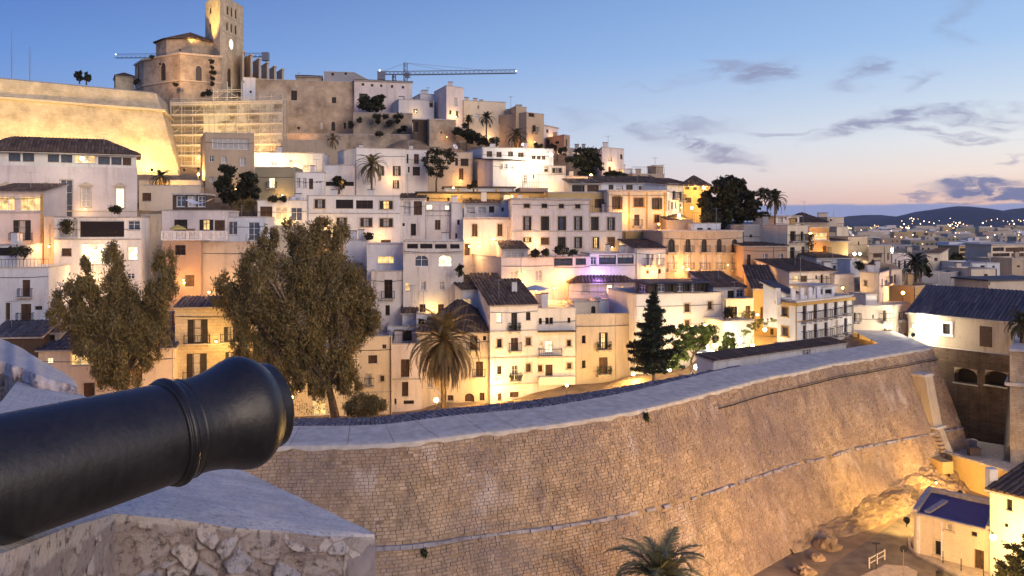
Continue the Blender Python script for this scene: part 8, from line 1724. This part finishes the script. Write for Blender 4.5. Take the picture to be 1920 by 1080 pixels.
for (u, Y, w) in rows_:
    if (1420 < u < 2000 and Y < 215): hgt = rgd.uniform(5, 8)
    else: hgt = rgd.choice((6, 7, 9, 10, 12, 13, 15))*(.9+Y/2600)
    gz_ = 0
    if Y < 320: hgt = min(hgt, 9)
    x = (u-CU)/F*Y; d = rgd.uniform(7, 13); k = rgd.randrange(len(DW)); c = Vector((x, Y, 0))
    lit_ = rgd.random()
    if cnt < 230:
        g = MB(); an = rgd.uniform(-.5, .3); ca, sa = math.cos(an), math.sin(an)
        P4 = [Vector((ca*px_-sa*py_, sa*px_+ca*py_, 0)) for px_, py_ in ((-w/2, -d/2), (w/2, -d/2), (w/2, d/2), (-w/2, d/2))]
        rrm = rgd.random() < .5; root = empty('distant_house', c, '%s %s block%s in the %s town on the plain' % ('low' if hgt < 7.5 else 'mid-height' if hgt < 11 else 'tall', adj[k], ' with a roof room' if rrm else '', 'near' if Y < 330 else 'middle' if Y < 600 else 'far'), 'house', 'distant houses on the plain')
        g.hexa([c+p-Vector((0, 0, 1)) for p in P4]+[c+p+Vector((0, 0, hgt)) for p in P4], DW[k]); ins = [p*.93 for p in P4]
        if rrm: q = P4[0]*rgd.uniform(-.2, .5); g.box(c.x+q.x-1.4, c.x+q.x+1.4, c.y+q.y-1.2, c.y+q.y+1.2, hgt, hgt+2.2, DW[k])
        g.build('wall', root)
        if Y < 1000:
            fl_ = Face(P4[0], P4[1]); nw = max(2, int(w/3)); nr = max(1, int(hgt/3))
            for i in range(nw):
                for r in range(nr):
                    if rgd.random() < .2: continue
                    o = bpy.data.objects.new('window', wlmesh if rgd.random() < .14 else wmesh); COL.objects.link(o); o.parent = root; o.location = fl_.w(fl_.len*(i+.5)/nw, .02, hgt-1.7-3*r); o.rotation_euler = (0, 0, an)
        cnt += 1
    else:
        stuffb.box(x-w/2, x+w/2, Y-d/2, Y+d/2, -1, hgt, DW[k])
        if rgd.random() < .4: stuffb.box(x-w/8, x+w/5, Y-d/2-.05, Y-d/2, hgt*.45, hgt*.6, M_DARK if rgd.random() < .7 else M_LIT)
tag(stuffb.build('distant_town'), kind='stuff')
dl = {}
for nm, col, st_ in (('distant_light_warm', (1, .66, .30), 9), ('distant_light_white', (1, .86, .66), 11), ('distant_light_orange', (1, .5, .18), 8)):
    g = MB(); bulb(g, (0, 0, 0), 1.0, emit(nm, col, st_), 6); dl[nm] = g.mesh(nm)
for i in range(170):
    u = rgd.uniform(1580, 2010) if i % 5 else rgd.uniform(1700, 1980); v = 424+abs(rgd.gauss(0, 11)) if i % 4 else rgd.uniform(412, 424)+max(0, (1850-u))*.05; v = min(v, 470)
    Y = min(1700, max(330, 14*F/max(3, v-415))) if v > 424 else rgd.uniform(1300, 1650); p = at(u, v, Y); s_ = rgd.choice((.35, .4, .5, .6, .95))*Y/1150; o = bpy.data.objects.new('distant_lamp', dl[kd := rgd.choice(list(dl))]); COL.objects.link(o); o.location = p; o.scale = (s_,)*3
    tag(o, '%s %s lamp among the lights of the %s town on the plain' % ('bigger' if s_*1150/Y > .55 else 'tiny', kd.split('_')[-1], 'farthest' if v < 430 else 'distant' if v < 440 else 'nearer'), 'lamp', 'lights of the distant town')
def ridge(name, pts, Y, mat, depth, seed):
    pts = [(-2600, pts[0][1]+4)]+pts if pts[0][0] > 0 else pts
    g = MB(); n = 170; cols = []; u0, u1 = pts[0][0], pts[-1][0]
    for i in range(n+1):
        u = u0+(u1-u0)*i/n
        for (a, b), (c, d) in zip(pts, pts[1:]):
            if a <= u <= c: t = (u-a)/(c-a); t = t*t*(3-2*t); v = b+(d-b)*t; break
        zr_ = zat(v+.5*noise.noise(Vector((u*.05, seed, 0))), Y); x = (u-CU)/F*Y; col = []
        for j in range(15):
            q = j/14; y = Y-depth+depth*2*q; s = math.sin(math.pi*q)**1.2 if 0 < q < 1 else 0; z = -2+(zr_+2)*s*(1+.22*noise.fractal(Vector((x*.003, y*.003, seed)), 1, 2, 5)*(1-s)*2)
            if j == 7: z = zr_
            col.append(Vector((x, y, z)))
        cols.append(col)
    for i in range(n):
        for j in range(14): g.face([cols[i][j], cols[i+1][j], cols[i+1][j+1], cols[i][j+1]], mat)
    return tag(g.build(name, smooth=True), kind='structure')
M_HILL = plain('haze_blue_wooded_hill', (.010, .026, .072), .95, var=.35, scale=.01)  # blue of the haze mixed into the hill colour
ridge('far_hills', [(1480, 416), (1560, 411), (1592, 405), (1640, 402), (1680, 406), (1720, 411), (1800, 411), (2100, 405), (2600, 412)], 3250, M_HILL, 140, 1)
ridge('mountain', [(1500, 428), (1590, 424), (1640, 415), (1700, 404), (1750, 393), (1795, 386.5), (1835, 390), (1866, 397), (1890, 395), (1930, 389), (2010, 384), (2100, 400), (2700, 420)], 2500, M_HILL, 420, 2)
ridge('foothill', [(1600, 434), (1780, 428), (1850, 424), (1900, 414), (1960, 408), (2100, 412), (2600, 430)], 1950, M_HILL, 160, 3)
for i in range(22):
    u = rgd.choice((rgd.uniform(1690, 1790), rgd.uniform(1720, 1800), rgd.uniform(1860, 1980))); v = rgd.uniform(409, 421); p = at(u, v, 1760); s_ = rgd.choice((.6, .7, 1.0)); o = bpy.data.objects.new('hill_lamp', dl[kd := rgd.choice(list(dl))]); COL.objects.link(o); o.location = p; o.scale = (s_,)*3; p.z = max(p.z, 5)
    tag(o, '%s %s lamp of a lone house on the %s slope of the far mountain' % ('bigger' if s_ > .8 else 'tiny', kd.split('_')[-1], 'left' if u < 1800 else 'right'), 'lamp', 'lights on the mountain slope')
mh_ = bpy.data.materials.new('haze'); mh_.use_nodes = True; n_ = mh_.node_tree.nodes; n_.remove(n_['Principled BSDF']); pv = n_.new('ShaderNodeVolumePrincipled'); pv.inputs['Color'].default_value = (.88, .94, 1, 1); pv.inputs['Density'].default_value = .00006; pv.inputs['Anisotropy'].default_value = 0
mh_.node_tree.links.new(pv.outputs[0], n_['Material Output'].inputs['Volume'])
g = MB(); g.box(-3600, 3600, -400, 3600, -3.5, 110, mh_); tag(g.build('haze'), kind='stuff')
